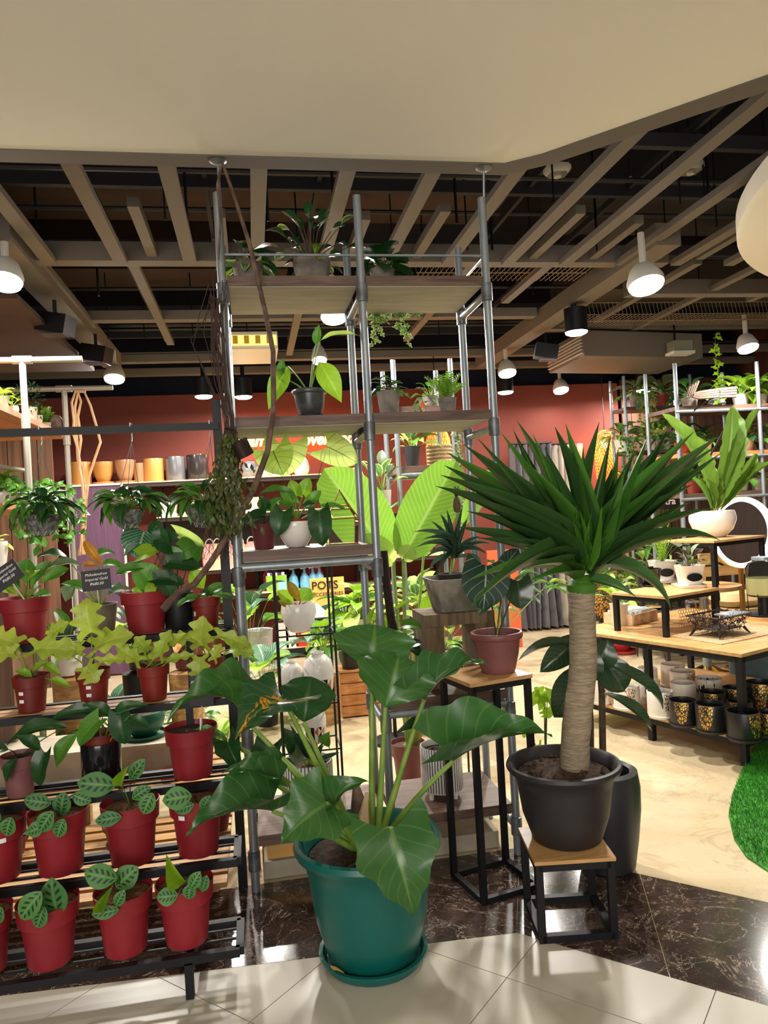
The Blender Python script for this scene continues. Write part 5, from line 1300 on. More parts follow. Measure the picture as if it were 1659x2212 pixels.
WF = [lathe_print('white_figure_pot_%d' % k, (228, 222, 212), (150, 110, 60), 'figure', .5, u=u) for k, u in enumerate((.72, .78, .68))]
GB = [lathe_print('black_gold_pot_%d' % k, (22, 22, 26), (214, 170, 80), 'emblem', .4, u=u, su=10.5) for k, u in enumerate((.64, .60, .79))]
LP = lathe_print('leaf_print_pot', (230, 226, 220), (26, 26, 30), 'leafprint', .5)
def cylpot(name, label, px, py, z, w, h, mat, grp, saum):
    p = PZ(px, py - 8, z); s = MPX(p); r = w / 2 * s
    t = thing(name, label, 'pot', p + V((0, 0, .001)), grp); b = p + V((0, 0, .001))
    saucer(t, b, r * 1.08, .016, saum, n=24)
    pot(t, b + V((0, 0, .007)), 'cyl', r, h * s, mat, False, 32)
for i, (px, py, w, h, m, lb) in enumerate([
    (1355, 1538, 55, 48, WF[0], 'white pot with gold figure nearest the rubber leaf tip'), (1428, 1556, 55, 54, WF[1], 'white pot with gold figure beside the first black pot, front row'),
    (1402, 1525, 50, 46, WF[2], 'white figure pot tucked between two front white pots'), (1477, 1524, 53, 40, WHITEM, 'plain white pot behind the first black gold pot'),
    (1476, 1503, 52, 44, WF[1], 'white figure pot in the middle of the shelf'), (1455, 1490, 50, 46, WF[0], 'tall white figure pot at the shelf back edge'),
    (1400, 1492, 42, 40, WF[2], 'white figure pot at the back behind the rubber leaf'), (1320, 1508, 44, 44, WHITEM, 'plain white pot at the shelf end beside the trunk'),
    (1300, 1528, 36, 50, WF[0], 'white figure pot half hidden by the twin stems'), (1533, 1520, 54, 46, LP, 'white pot printed with black leaves')]):
    cylpot('cylinder_pot', lb, px, py, .15, w, h, m, 'white pots on the display table shelf', WHITEM)
for i, (px, py, w, h, m, lb) in enumerate([
    (1478, 1574, 58, 52, GB[0], 'black pot with large gold emblem beside the front white pots'), (1538, 1588, 63, 58, GB[1], 'black pot with narrow gold emblem in the front row'),
    (1608, 1606, 68, 60, GB[2], 'black pot at the table leg with emblem on its side'), (1541, 1552, 54, 48, GB[0], 'black gold pot just below the leaf-printed pot'),
    (1592, 1545, 54, 50, GB[0], 'black gold pot behind the table leg, back row'), (1646, 1545, 60, 62, GB[0], 'tallest black gold pot at the picture edge'),
    (1662, 1598, 50, 50, GB[1], 'black pot cut by the picture edge, front row'), (1600, 1574, 52, 50, GB[1], 'black pot in the middle row behind the table leg')]):
    cylpot('cylinder_pot', lb, px, py, .15, w, h, m, 'black and gold pots on the display table shelf', BLKPOT)
# pots on the lower riser
BGL = M('black_gloss', (14, 14, 16), .12)
p = PZ(1408, 1266, .85); s = MPX(p); t = thing('black_pot', 'small glossy black pot with saucer on the lower riser', 'pot', p + V((0, 0, .001)), None)
saucer(t, p + V((0, 0, .001)), 25 * s, .014, BGL); pot(t, p + V((0, 0, .006)), 'taper', 22 * s, 36 * s, BGL, False)
obj('rim_tag', MB().bar(p + V((-.03, .02, 40 * s)), p + V((.03, .02, 40 * s)), .004, .012), BGL, t)
def ovalpot(label, px, py, w, h, lab=True):
    p = PZ(px, py, .85); s = MPX(p); t = thing('white_square_pot', label, 'potted plant', p + V((0, 0, .001)), 'white square pots with black oval label')
    b = p + V((0, 0, .001)); a0 = R(-10)
    obj('saucer', MB().lathe([(.001, 0), (w * .46 * s, 0), (w * .5 * s, .018), (w * .44 * s, .018), (.001, .008)], 32, b, a0, 3), WHITE, t, True)
    zs = pot(t, b + V((0, 0, .01)), 'taper', w * .47 * s, h * s, WHITE, True, 32, sq=3, a0=a0)
    n = -FW; c_ = b + V((0, 0, h * s * .52)) + n * w * .44 * s
    mb = MB(); vs = [c_ + RT * math.cos(a) * w * .27 * s + UP * math.sin(a) * h * .2 * s + n * .004 for a in [k * math.pi / 10 for k in range(20)]]
    vb = [v - n * .014 for v in vs]
    mb.add(vs + vb, [tuple(range(20))] + [(k, 20 + k, 20 + (k + 1) % 20, (k + 1) % 20) for k in range(20)]); obj('oval_label', mb, BGL, LAST['pot'])
    return t, V((p.x, p.y, zs)), s
t, c, s = ovalpot('white square pot of round-leaved plant partly behind the small black pot', 1432, 1258, 56, 44)
rosette(t, c, 12, [LM('oval', .4, .1, 0, 8, 3)], L_GREY, 30 * s, 28 * s, 62 * s, (35, 80), 50, STEMG, .0018, 6, sep=True)
fern(t, c, 10, 90 * s, 4, L_LIME, (60, 88), .25)
t, c, s = ovalpot('white square pot with black oval label and dark bronze plant', 1491, 1268, 60, 44)
rosette(t, c, 16, OBOV, L_GREY, 28 * s, 14 * s, 26 * s, (25, 85), 25, STEMB, .002, 9, mats=[LEAF('bronze_dark_leaf', (60, 44, 36), (84, 80, 56)), L_GREY])
# white bowl planter with nest fern on the taller riser
p = PZ(1541, 1160, 1.12); s = MPX(p)
t = thing('bowl_planter_nest_fern', 'glossy white bowl planter with tall bird nest fern on the taller riser', 'potted plant', p + V((0, 0, .001)))
zs = pot(t, p + V((0, 0, .001)), 'bowl', 48 * s, 56 * s, WHITE, n=40); c = V((p.x, p.y, zs))
NE = [LM('nest', d, .3, .015, 30, 4, 6, k) for k, d in enumerate((.25, .5, .4))]
for i, (bx, by, tx, ty, W, tl) in enumerate([(1546, 1100, 1580, 878, 56, 12), (1542, 1098, 1428, 893, 36, 14), (1552, 1100, 1640, 882, 22, 60), (1555, 1102, 1634, 980, 26, 20), (1556, 1104, 1665, 1002, 18, 50), (1536, 1102, 1492, 1030, 16, 30), (1540, 1104, 1510, 1010, 18, 30), (1548, 1100, 1530, 1000, 20, 30)]):
    pl(t, NE[i % 3], L_NEST, bx, by, tx, ty, W, p.y, tl, .01, .03 if i else .05)
# tray with drinking glasses
TW = rotbox(tuple(PZ(1368, 1352, HT)[:2]), R(30)); 
t = thing('glass_tray', 'whitewashed carved wooden tray on the display table under the riser', 'tray', TW(.15, .1, HT))
WW = M('whitewashed_wood', (226, 196, 160), .6, c2=(186, 140, 96), vs=16)
for (a, b) in (((0, 0), (.30, 0)), ((.30, 0), (.30, .22)), ((.30, .22), (0, .22)), ((0, .22), (0, 0))): obj('side', MB().bar(TW(*a, HT + .036), TW(*b, HT + .036), .012, .07), WW, t)
obj('base', MB().prism([tuple(TW(a, b, 0)[:2]) for a, b in ((0, 0), (.3, 0), (.3, .22), (0, .22))], HT + .001, HT + .012), WW, t)
GL2 = MB().lathe([(.001, 0), (.02, 0), (.024, .075), (.022, .075), (.018, .006), (.001, .006)], 12).mesh('tumbler', True)
GL2.materials.append(M('tumbler_glass', (222, 226, 224), .08))
for i in range(6):
    for j in range(4):
        o = obj('drinking_glass', GL2, None); o.location = TW(.035 + i * .047, .035 + j * .05, HT + .013)
        tag(o, 'upturned clear drinking glass in the whitewashed tray', 'glass', 'glasses in the tray')
# other things on the table
p = PZ(1338, 1350, HT); s = MPX(p); t, c, s = potted('potted_lime_plant', 'cream cone pot with lime leaves at the end of the display table', 'potted plant', 1338, p.y, HT, 40, 46, 'taper', M('cream_glaze', (214, 204, 184), .3))
rosette(t, c, 9, OBOV, L_LIME, 34 * s, 18 * s, 30 * s, (30, 80), 35, STEMG, .002, 5)
p = PZ(1296, 1338, HT); s = MPX(p); t = thing('black_lantern_pot', 'dark round pot with gold honeycomb emblem beside the dracaena trunk', 'pot', p + V((0, 0, .001)))
pot(t, p + V((0, 0, .001)), 'cyl', 25 * s, 54 * s, lathe_print('dark_honeycomb', (40, 36, 32), (222, 160, 60), 'emblem', .5, u=.73, su=5), False)
p = PZ(1508, 1348, HT); s = MPX(p); t = thing('gold_wire_basket', 'gold honeycomb wire basket with hoop handles behind the dark wicker basket', 'basket', p + V((0, 0, .001)))
GW = M('gold_wire', (206, 160, 96), .3, .6); mb = MB()
for i in range(15):
    for j in range(5):
        a = TA; q = p + V((math.cos(a), math.sin(a), 0)) * ((i - 7) * .026 + (.013 if j % 2 else 0)) + V((0, 0, .012 + j * .022))
        pts_ = [q + V((math.cos(a), math.sin(a), 0)) * .014 * math.cos(k * 1.0472) + UP * .014 * math.sin(k * 1.0472) for k in range(7)]
        mb.tube(pts_, .0018, 4, False)
obj('honeycomb_side', mb, GW, t, kind='stuff')
for k in (-.06, .08):
    obj('handle', MB().tube([p + V((k + .05 * math.cos(a), k * .4 + .02 * math.cos(a), .11 + .06 * math.sin(a))) for a in [i * math.pi / 10 for i in range(11)]], .003, 6, False), GW, t)
# woven mat, dark wicker footed basket, tablet, drinks dispenser
p = PZ(1555, 1372, HT)
ex = V((math.cos(TA), math.sin(TA), 0)); ey = V((-ex.y, ex.x, 0))
MATW = M('woven_straw', (206, 180, 140), .9, c2=(160, 130, 90), vs=160, bmp=.8, bs=200)
o = obj('woven_placemat', MB().prism([tuple((p + ex * a + ey * b)[:2]) for a, b in ((-.26, -.18), (.42, -.22), (.45, .18), (-.22, .20))], HT + .0005, HT + .005), MATW)
tag(rebase(o, p), 'pale woven straw mat under the dark wicker basket', 'mat')
WK = M('dark_wicker', (54, 40, 34), .8, c2=(30, 22, 20), vs=70, bmp=1, bs=120)
t = thing('wicker_basket', 'dark twig basket on four feet on the straw mat', 'basket', p + V((0, 0, .006)))
def frustum(z0, z1, w0, d0, w1, d1):
    a = [p + ex * u * w0 + ey * v * d0 + UP * (z0 - p.z) for u, v in ((-1, -1), (1, -1), (1, 1), (-1, 1))]; b = [p + ex * u * w1 + ey * v * d1 + UP * (z1 - p.z) for u, v in ((-1, -1), (1, -1), (1, 1), (-1, 1))]
    return a, b
a, b = frustum(HT + .045, HT + .125, .12, .08, .155, .11)
obj('woven_base', MB().add(a, [(0, 1, 2, 3)]), WK, t)
rnd = random.Random(2); mb = MB()
for k in range(460):
    i = rnd.randrange(4); u, v = rnd.random(), rnd.random(); A_, B_, C_, D_ = a[i], a[(i + 1) % 4], b[(i + 1) % 4], b[i]
    q = A_.lerp(B_, u).lerp(D_.lerp(C_, u), v); d = (B_ - A_).normalized() * rnd.uniform(-.03, .03) + UP * rnd.uniform(-.025, .03); nrm = (B_ - A_).cross(D_ - A_).normalized() * .003
    mb.tube([q - nrm, q + d * .5 - nrm * 2, q + d - nrm], .0019, 4, False)
obj('twigs', mb, WK, t, kind='stuff')
for i in range(4): obj('foot', MB().tube([a[i], a[i] + (a[i] - p) * V((.12, .12, 0)) + V((0, 0, -.022)), V(((a[i] + (a[i] - p) * .25).x, (a[i] + (a[i] - p) * .25).y, HT + .006))], [.009, .007, .003], 6), WK, t)
for i in range(4): obj('rim', MB().tube([b[i], b[(i + 1) % 4]], .006, 6), WK, t)
o = obj('tablet', MB().add([p + ex * u + ey * v + UP * (z_ + .128) for z_ in (0, .008) for u, v in ((-.06, -.12), (.13, -.12), (.13, -.01), (-.06, -.01))], [(3, 2, 1, 0), (4, 5, 6, 7), (0, 1, 5, 4), (1, 2, 6, 5), (2, 3, 7, 6), (3, 0, 4, 7)]), M('tablet_grey', (170, 180, 190), .2, .5))
tag(rebase(o, p + V((0, 0, .126))), 'flat silver tablet lying across the dark wicker basket', 'tablet')
p = PZ(1652, 1335, HT); s = MPX(p)
t = thing('drinks_dispenser', 'clear glass drinks dispenser with cloudy lemon water at the picture edge', 'dispenser', p)
obj('wooden_base', MB().lathe([(.001, .001), (.14, .001), (.14, .02), (.001, .02)], 32, p), OAKTOP, t, True)
obj('tray', MB().lathe([(.001, .02), (.12, .02), (.125, .03), (.001, .03)], 32, p), BLACK, t, True)
obj('stand_leg', MB().lathe([(.04, .03), (.035, .14), (.001, .14)], 16, p), BLACK, t, True)
for k in range(4):
    a_ = k * 1.57 + .6; obj('stand_wire', MB().tube([p + V((.1 * math.cos(a_), .1 * math.sin(a_), .03)), p + V((.105 * math.cos(a_), .105 * math.sin(a_), .17))], .003, 5), BLACK, t)
obj('water', MB().lathe([(.001, .16), (.09, .16), (.098, .18), (.098, .27), (.001, .27)], 28, p), M('lemon_water', (206, 208, 150), .2), t, True)
obj('glass_jar', MB().lathe([(.001, .15), (.095, .15), (.104, .17), (.104, .34), (.085, .37), (.06, .38), (.06, .395)], 28, p), GLASS, t, True)
obj('lid', MB().lathe([(.062, .39), (.062, .41), (.001, .412)], 24, p), STEEL, t, True)
obj('lemon_slice', MB().lathe([(.001, 0), (.03, 0), (.03, .004), (.001, .004)], 16, p + V((-.02, -.05, .2))), M('lemon', (236, 214, 60), .4), t, True)
# artificial grass mat
gp = [PZ(x, y, 0) for x, y in [(1640, 1600), (1602, 1668), (1582, 1720), (1574, 1765), (1586, 1815), (1612, 1852), (1660, 1884)]]
poly = [tuple(q[:2]) for q in gp] + [(3.2, 2.35), (3.4, 3.6)]
GRASSM = M('grass_green', (62, 150, 30), .7, c2=(38, 112, 22), vs=40)
o = obj('grass_mat', MB().prism(poly, -.001, .008), GRASSM); tag(o, 'curved bright green artificial grass mat beside the display table', 'mat')
o['category'] = 'mat'
mb = MB(); rnd = random.Random(6)
def inside(x, y):
    c_ = False; j = len(poly) - 1
    for i in range(len(poly)):
        if (poly[i][1] > y) != (poly[j][1] > y) and x < (poly[j][0] - poly[i][0]) * (y - poly[i][1]) / (poly[j][1] - poly[i][1]) + poly[i][0]: c_ = not c_
        j = i
    return c_
k = 0
while k < 46000:
    x = rnd.uniform(1.8, 3.42); y = rnd.uniform(2.33, 3.68); 
    if not inside(x, y): k += .3; continue
    a_ = rnd.uniform(0, 6.28); w_ = .0016; h_ = rnd.uniform(.012, .022); lx, ly = rnd.uniform(-.008, .008), rnd.uniform(-.008, .008)
    mb.add([(x - w_ * math.cos(a_), y - w_ * math.sin(a_), .006), (x + w_ * math.cos(a_), y + w_ * math.sin(a_), .006), (x + lx, y + ly, .008 + h_)], [(0, 1, 2)]); k += 1
obj('grass_pile', mb, GRASSM, o, kind='stuff')
# ---------------------------------------------------------------- pipe rack at the left, further in
lr = thing('pipe_shelf_rack', 'pale pipe rack with wooden shelves along the wall behind the hanging baskets', 'shelf', (-1.5, 4.8, 0))
WST = M('pale_pipe', (176, 168, 156), .45, .3)
for y in (4.3, 5.2):
    for x in (-1.19, -1.85): obj('post', MB().tube([(x, y, 0), (x, y, 2.385)], .018, 10), WST, lr, True)
    obj('top_rail', MB().tube([(-2.4, y, 2.385), (-.88, y, 2.385)], .017, 10), WST, lr, True)
    obj('tee_joint', MB().tube([(-1.24, y, 2.385), (-1.14, y, 2.385)], .023, 10), WST, lr, True)
    for z in (2.06, 1.56): obj('sleeve', MB().tube([(-1.19, y, z - .05), (-1.19, y, z + .03)], .024, 10), WST, lr, True)
obj('stay_pipe', MB().tube([(-2.2, 4.3, 2.0), (-1.19, 4.3, 1.78)], .012, 8), WST, lr, True)
WSH = wood('honey_board', (196, 136, 82), (168, 108, 62), (8, 1, 8), .5)
for z in (2.10, 1.60): obj('shelf_board', MB().box(-1.95, -1.22, 3.95, 5.35, z - .03, z), WSH, lr)
obj('shelf_board', MB().box(-2.5, -1.2, 4.3, 6.3, 2.72, 2.75), BROWNC, grid)
CREAMP = M('cream_pot', (212, 196, 172), .6)
def bgp(name, label, px, Y, Z, w, h, kind, mat, style, n=12, L=30, W=.5, SL=20, lm=None, el=(20, 80), bend=45, seed=1, cat='potted plant', mes=None, mats=None, grp=None):
    t, c, s = potted(name, label, cat, px, Y, Z, w, h, kind, mat, grp, n=18)
    if style == 'ros': rosette(t, c, n, mes or LANCE, lm or L_MID, L * s, L * W * s, SL * s, el, bend, STEMG, .0025, seed, mats=mats)
    elif style == 'fern': fern(t, c, n, L * s, seed, lm)
    elif style == 'bush': bush(t, c + V((0, 0, SL * s * .8)), SL * s, SL * s, n, L * s, lm or L_MID, seed, W)
    return t, c, s
bgp('potted_pothos', 'tiny white pot of lime leaves on the high shelf at the picture edge', 4, 4.15, 2.10, 30, 26, 'taper', WHITE, 'ros', 10, 24, .7, 16, L_LIME, seed=2, mes=HEART)
bgp('potted_lime_plant', 'round cream pot of lime leaves on the high shelf beside the pipe post', 26, 4.45, 2.10, 28, 22, 'bowl', CREAMP, 'ros', 12, 26, .5, 16, L_LIME, seed=3)
bgp('potted_shrub', 'tall cream pot with feathery dark shrub on the high shelf', 64, 4.75, 2.10, 34, 34, 'taper', CREAMP, 'bush', 220, 9, .3, 34, L_DARK, seed=4)
bgp('potted_cypress', 'narrow cream pot behind the fern on the high shelf', 82, 4.95, 2.10, 20, 26, 'taper', CREAMP, 'bush', 120, 8, .3, 18, L_DARK, seed=5)
bgp('potted_fern', 'small cream pot of bright fern at the end of the high shelf', 98, 5.15, 2.10, 24, 18, 'taper', CREAMP, 'fern', 14, 40, seed=6)
p = V((XA(120, 5.22, 2.15), 5.22, 2.101)); o = obj('driftwood_knot', MB().lathe([(.001, 0), (.045, .004), (.06, .04), (.05, .08), (.03, .11), (.001, .115)], 9, p), BRANCH, None, True); tag(rebase(o, p), 'small gnarled wood knot at the end of the high shelf', 'ornament')
t, c, s = bgp('potted_pothos', 'white ribbed pot with trailing pothos on the lower wooden shelf at the picture edge', 6, 4.3, 1.60, 48, 44, 'cyl', WHITE, 'ros', 22, 26, .75, 24, L_MID, (0, 80), 50, 7, mes=HEART, mats=[L_MID, L_LIME])
for k in range(8): vine(t, [c, c + V((.05 + .03 * k, -.12 + .05 * k, .02)), c + V((.10 + .04 * k, -.16 + .05 * k, -.15)), c + V((.12 + .035 * k, -.16 + .05 * k, -.28 - .03 * (k % 3)))], L_MID, 20 * s, .03, k, me=HEART[0], sep=True, W=.8)
t, c, s = bgp('potted_ivy', 'cream pot of trailing ivy on the lower wooden shelf beside the pipe post', 86, 5.0, 1.60, 30, 24, 'taper', CREAMP, 'ros', 16, 20, .9, 22, L_MID, (10, 80), 40, 9, mes=[IVY])
t, c, s = bgp('potted_syngonium', 'white egg pot with cream leaves cut by the picture edge', -14, 3.9, 1.22, 62, 84, 'cup', WHITE, 'ros', 10, 24, .7, 22, L_PALEB, (10, 70), 40, 10, mes=HEART)
obj('plinth', MB().box(t.location.x - .08, t.location.x + .08, 3.84, 3.98, 0, 1.219), BROWNW, t)
# peeled willow branches
t = thing('willow_branches', 'bundle of crooked peeled willow branches hung from the pale pipe', 'branch', PY(165, 1200, 5.25))
for i, P in enumerate([[(165, 838), (155, 870), (160, 910), (158, 935), (170, 975), (172, 1010), (180, 1060), (178, 1120), (172, 1200)], [(170, 838), (162, 880), (165, 930), (168, 990), (178, 1040), (182, 1100), (176, 1150), (178, 1198)], [(166, 840), (175, 868), (168, 900), (175, 950), (170, 985), (184, 1055), (180, 1130), (182, 1198)], [(180, 842), (195, 875), (208, 920), (217, 955), (205, 990), (192, 1030), (186, 1080), (184, 1140), (168, 1200)]]):
    obj('branch', MB().tube([PY(x, y, 5.2 + .02 * i) for x, y in P], [.006, .008, .009, .009, .009, .009, .008, .008, .006], 7), CREAMW, t, True)
obj('binding', MB().tube([PY(162, 845, 5.17), PY(185, 846, 5.17)], .01, 8), CREAMW, t, True)
# purple panel and black gap
o = obj('purple_panel', MB().box(XA(150, 7.6, 1.4), XA(268, 7.6, 1.4), 7.6, 7.66, .02, 1.86), M('purple_fabric', (104, 72, 96), .85, c2=(92, 62, 86), vs=3, stretch=(20, 20, 1)))
pp = thing('purple_locker_panel', 'tall purple panel with pale frame below the tan pots shelf', 'panel', (XA(210, 7.6, 1), 7.63, 0)); o.parent = pp; o.location = -off(pp); o.name = 'panel'
xa, xb = XA(150, 7.59, 1.4), XA(268, 7.59, 1.4)
for a, b in (((xa, 1.87), (xb, 1.87)), ((xb, 1.87), (xb, 0)), ((xa, 1.87), (xa, 0))): obj('frame', MB().bar((a[0], 7.6, a[1]), (b[0], 7.6, b[1]), .02, .02, V((0, 1, 0))), LAMPW, pp)

# ---------------------------------------------------------------- long back shelf with pots
bs = thing('back_wall_shelves', 'long dark shelves on the red wall holding pots below the neon lettering', 'shelf', (-.3, 7.9, 0))
DKB = M('dark_shelf', (50, 30, 28), .6); LGB = M('pale_shelf_edge', (226, 198, 150), .5)
for (x0, x1, z) in ((-1.85, 1.15, 1.885), (-.95, .9, 1.525), (-.6, 2.2, .97), (-.6, 2.0, .70)):
    obj('shelf_board', MB().box(x0, x1, 7.68, 8.14, z - .05, z - .012), DKB, bs); obj('shelf_lip', MB().box(x0, x1, 7.67, 8.14, z - .012, z), LGB, bs)
for x in (-.95, .0, 1.1, 2.0): obj('upright', MB().box(x - .02, x + .02, 8.08, 8.14, 0, 1.88), DKB, bs)
obj('back_panel', MB().box(-.95, 1.1, 8.125, 8.145, .98, 1.48), DKB, bs)
obj('plinth_rail', MB().box(-.6, 1.3, 7.66, 7.70, .05, .10), BLACK, bs); obj('plinth_board', MB().box(-.6, 1.3, 7.68, 8.14, .08, .10), LGB, bs)
TAN = M('tan_ceramic', (206, 142, 74), .35); TANB = M('tan_brown_ceramic', (176, 126, 90), .3); GRYC = M('pewter_ceramic', (112, 112, 116), .25, .4); BRZ = M('bronze_black_ceramic', (40, 34, 34), .2)
for i, (px, w, h, k, m, lb) in enumerate([(175, 44, 48, 'cyl', TAN, 'straight tan ceramic pot, first on the back shelf'), (224, 45, 46, 'cup', TAN, 'rounded tan ceramic pot on the back shelf'), (272, 44, 48, 'cup', TANB, 'brown-tan ceramic pot behind a hanging basket'), (303, 26, 40, 'cyl', TANB, 'narrow brown-tan pot tucked behind the others'), (333, 42, 48, 'cyl', TAN, 'straight tan ceramic pot beside the pewter pot'), (380, 42, 50, 'cyl', GRYC, 'pewter grey cylinder pot on the back shelf'), (428, 46, 52, 'cyl', BRZ, 'dark bronze cylinder pot on the back shelf')]):
    p = V((XA(px, 7.9, 1.95), 7.9, 1.886)); s = MPX(p); t = thing('ceramic_pot', lb, 'pot', p, 'ceramic pots on the back shelf')
    pot(t, p + V((0, 0, .012)), k, w / 2 * s, h * s, m, False, 24); saucer(t, p, w / 2 * s * 1.04, .025, m, n=24)
for i, (px, w, h, m, lb) in enumerate([(541, 38, 36, GRYC, 'round pewter vase beside the dark can'), (572, 30, 30, CREAMP, 'round cream vase behind the branch'), (600, 40, 34, WHITE, 'white round vase under the caladium leaf'), (651, 36, 42, WHITE, 'white egg-shaped vase under the neon lettering')]):
    p = V((XA(px, 7.9, 1.95), 7.9, 1.886)); s = MPX(p); r, h = w / 2 * s, h * s
    t = thing('round_vase', lb, 'vase', p, 'round vases on the back shelf')
    obj('body', MB().lathe([(.001, 0), (r * .6, 0), (r * .92, h * .2), (r, h * .42), (r * .88, h * .72), (r * .55, h * .95), (r * .3, h)], 24, p), m, t, True)
    obj('mouth', MB().lathe([(r * .3, h), (r * .34, h * 1.02), (r * .26, h), (r * .24, h * .9)], 20, p), m, t, True)
for i, (px, z, lb) in enumerate([(367, 1.525, 'square white planter on the shelf behind the hanging basket'), (410, 1.525, 'square cream planter next to the white one'), (265 + 280, 1.525, 'square white planter seen beside the lower pipe shelf pots')]):
    p = V((XA(px, 7.9, z), 7.9, z + .001)); s = MPX(p); t = thing('square_planter', lb, 'pot', p, 'square planters')
    pot(t, p + V((0, 0, .008)), 'taper', 19 * s, 30 * s, WHITEM if i != 1 else CREAMP, False, 24, sq=6, a0=R(0)); obj('saucer', MB().lathe([(.001, 0), (19 * s, 0), (20 * s, .03), (17 * s, .03), (.001, .01)], 24, p, 0, 6), WHITEM, t, True)
PINK = M('pink_bag', (224, 150, 140), .6); PEACH = M('peach_bag', (232, 182, 140), .6)
for i, px in enumerate((455, 472, 492, 520, 545)):
    p = V((XA(px, 7.85, 1.0), 7.85, .971)); s = MPX(p); m = (PINK, PEACH)[i % 2]
    t = thing('fertiliser_bag', ('pink bag with loop handle on the back shelf', 'peach bag second on the back shelf', 'pink bag between two peach bags', 'peach bag near the tower post', 'last pink bag, half behind the tower post')[i], 'bag', p, 'pink and peach bags on the back shelf')
    obj('bag', MB().lathe([(.001, 0), (.075, 0), (.08, .12), (.06, .22), (.03, .25), (.001, .25)], 16, p, 0, 2), m, t, True)
    obj('handle', MB().tube([p + V((.04 * math.cos(a), 0, .24 + .06 * math.sin(a))) for a in [k * math.pi / 8 for k in range(9)]], .006, 6), LAMPW, t, True)
# neon lettering
NEON = EM('neon_amber', (255, 196, 92), 9)
nz = thing('neon_sign', 'glowing amber neon lettering on the red wall above the back shelf', 'sign', PY(516, 965, 8.12))
for body, px, py, wpx in (('plant', 512, 966, 70), ('overload.', 652, 962, 118)):
    tx = text('neon_tube', body, PY(px, py, 8.11), .18, NEON, nz, (R(90), R(-1), 0), .006, .28, 'LEFT', .006)
bpy.context.view_layer.update()
for o, wpx in zip([o for o in nz.children], (70, 118)):
    w_now = max(o.dimensions.x, .01); k = wpx * 8.1 / FPX / w_now; o.scale = (k, max(k, 1.0), 1)
l = bpy.data.lights.new('neon_light', 'AREA'); l.energy = 5; l.color = lin((255, 150, 60)); l.shape = 'RECTANGLE'; l.size = 1.2; l.size_y = .15
o = bpy.data.objects.new('neon_light', l); C.objects.link(o); o.parent = nz; o.location = (.65, -.12, .06); o.rotation_euler = (R(90), 0, 0)

# ---------------------------------------------------------------- counter with goods and the POTS sign
zc = .70
gbx = V((XA(597, 7.75, .8), 7.75, zc + .001)); t = thing('seed_box', 'lime green carton of sachets on the back counter', 'box', gbx)
obj('carton', MB().box(gbx.x - .105, gbx.x + .105, 7.69, 7.85, zc + .001, zc + .16), M('lime_carton', (146, 190, 50), .6, c2=(120, 170, 60), vs=14), t); obj('label', MB().box(gbx.x + .01, gbx.x + .10, 7.686, 7.69, zc + .01, zc + .10), M('blue_label', (150, 200, 220), .6), t)
for k in range(5): obj('sachet', MB().box(gbx.x - .09 + k * .036, gbx.x - .06 + k * .036, 7.70, 7.82, zc + .1, zc + .19), M('sachet_%d' % k, [(226, 226, 230), (110, 90, 150), (220, 220, 210), (60, 50, 90), (235, 235, 235)][k], .6), t)
SPB = M('spray_blue', (122, 190, 226), .3)
for i, (px, lb) in enumerate(((634, 'pale blue spray bottle beside the lime carton'), (658, 'pale blue spray bottle left of the yellow sign'), (676, 'pale blue spray bottle just above the yellow sign'), (690, 'last pale blue spray bottle with pink trigger'))):
    p = V((XA(px, 7.8, .8), 7.8, zc + .001)); t = thing('spray_bottle', lb, 'bottle', p, 'blue spray bottles on the back counter')
    obj('bottle', MB().lathe([(.001, 0), (.05, 0), (.055, .05), (.045, .12), (.015, .16), (.012, .2)], 14, p), SPB, t, True)
    obj('trigger', MB().bar(p + V((-.04, 0, .21)), p + V((.02, 0, .22)), .02, .025).bar(p + V((.0, 0, .20)), p + V((.012, 0, .17)), .012), WHITE if i < 3 else M('pink_trigger', (230, 120, 150), .4), t)
PNK = M('magenta_banner', (206, 60, 120), .6, c2=(232, 190, 190), vs=9, lo=.55, hi=.6)
for i, px in enumerate((590, 672)):
    p = V((XA(px, 8.0, 1.0), 8.0, .701)); o = obj('magenta_sack', MB().lathe([(.10, 0), (.115, .05), (.115, .14), (.09, .195), (.03, .205), (.001, .205)], 20, p, 0, 4), PNK, None, True)
    tag(rebase(o, p), ('magenta printed sack behind the lime carton', 'magenta printed sack behind the spray bottles')[i], 'sack')
p = V((XA(618, 7.95, .95), 7.95, .701)); o = obj('navy_jug', MB().lathe([(.001, 0), (.08, 0), (.09, .06), (.08, .11), (.03, .13), (.001, .13)], 18, p), M('navy_plastic', (40, 60, 110), .4), None, True); tag(rebase(o, p), 'navy blue jug behind the spray bottles', 'jug')
# sign on a small black stand
sp = PZ(707, 1412, 0); sp = V((XA(708, 6.9, .3), 6.9, 0)); s = MPX(sp)
t = thing('pots_sign', 'yellow and green shop sign reading POTS on a black metal stand', 'sign', sp)
c = PY(708, 1290, 6.9); w, h = 74 * s, 84 * s
obj('sign_board', MB().box(c.x - w / 2, c.x + w / 2, 6.9, 6.92, c.z - h / 2, c.z + h / 2), M('sign_yellow', (240, 186, 92), .6), t)
obj('green_band', MB().add([(c.x - w / 2 + .12, 6.897, c.z - h / 2), (c.x + w / 2, 6.897, c.z - h / 2), (c.x + w / 2, 6.897, c.z - h * .08), (c.x - w * .22, 6.897, c.z - h * .22)], [(0, 1, 2, 3)]), M('sign_green', (26, 84, 66), .6), t)
obj('white_card', MB().add([(c.x - w / 2, 6.894, c.z - h / 2), (c.x + .03, 6.894, c.z - h / 2), (c.x - w * .33, 6.894, c.z - h * .12), (c.x - w / 2, 6.894, c.z - h * .16)], [(0, 1, 2, 3)]), PAPER, t)
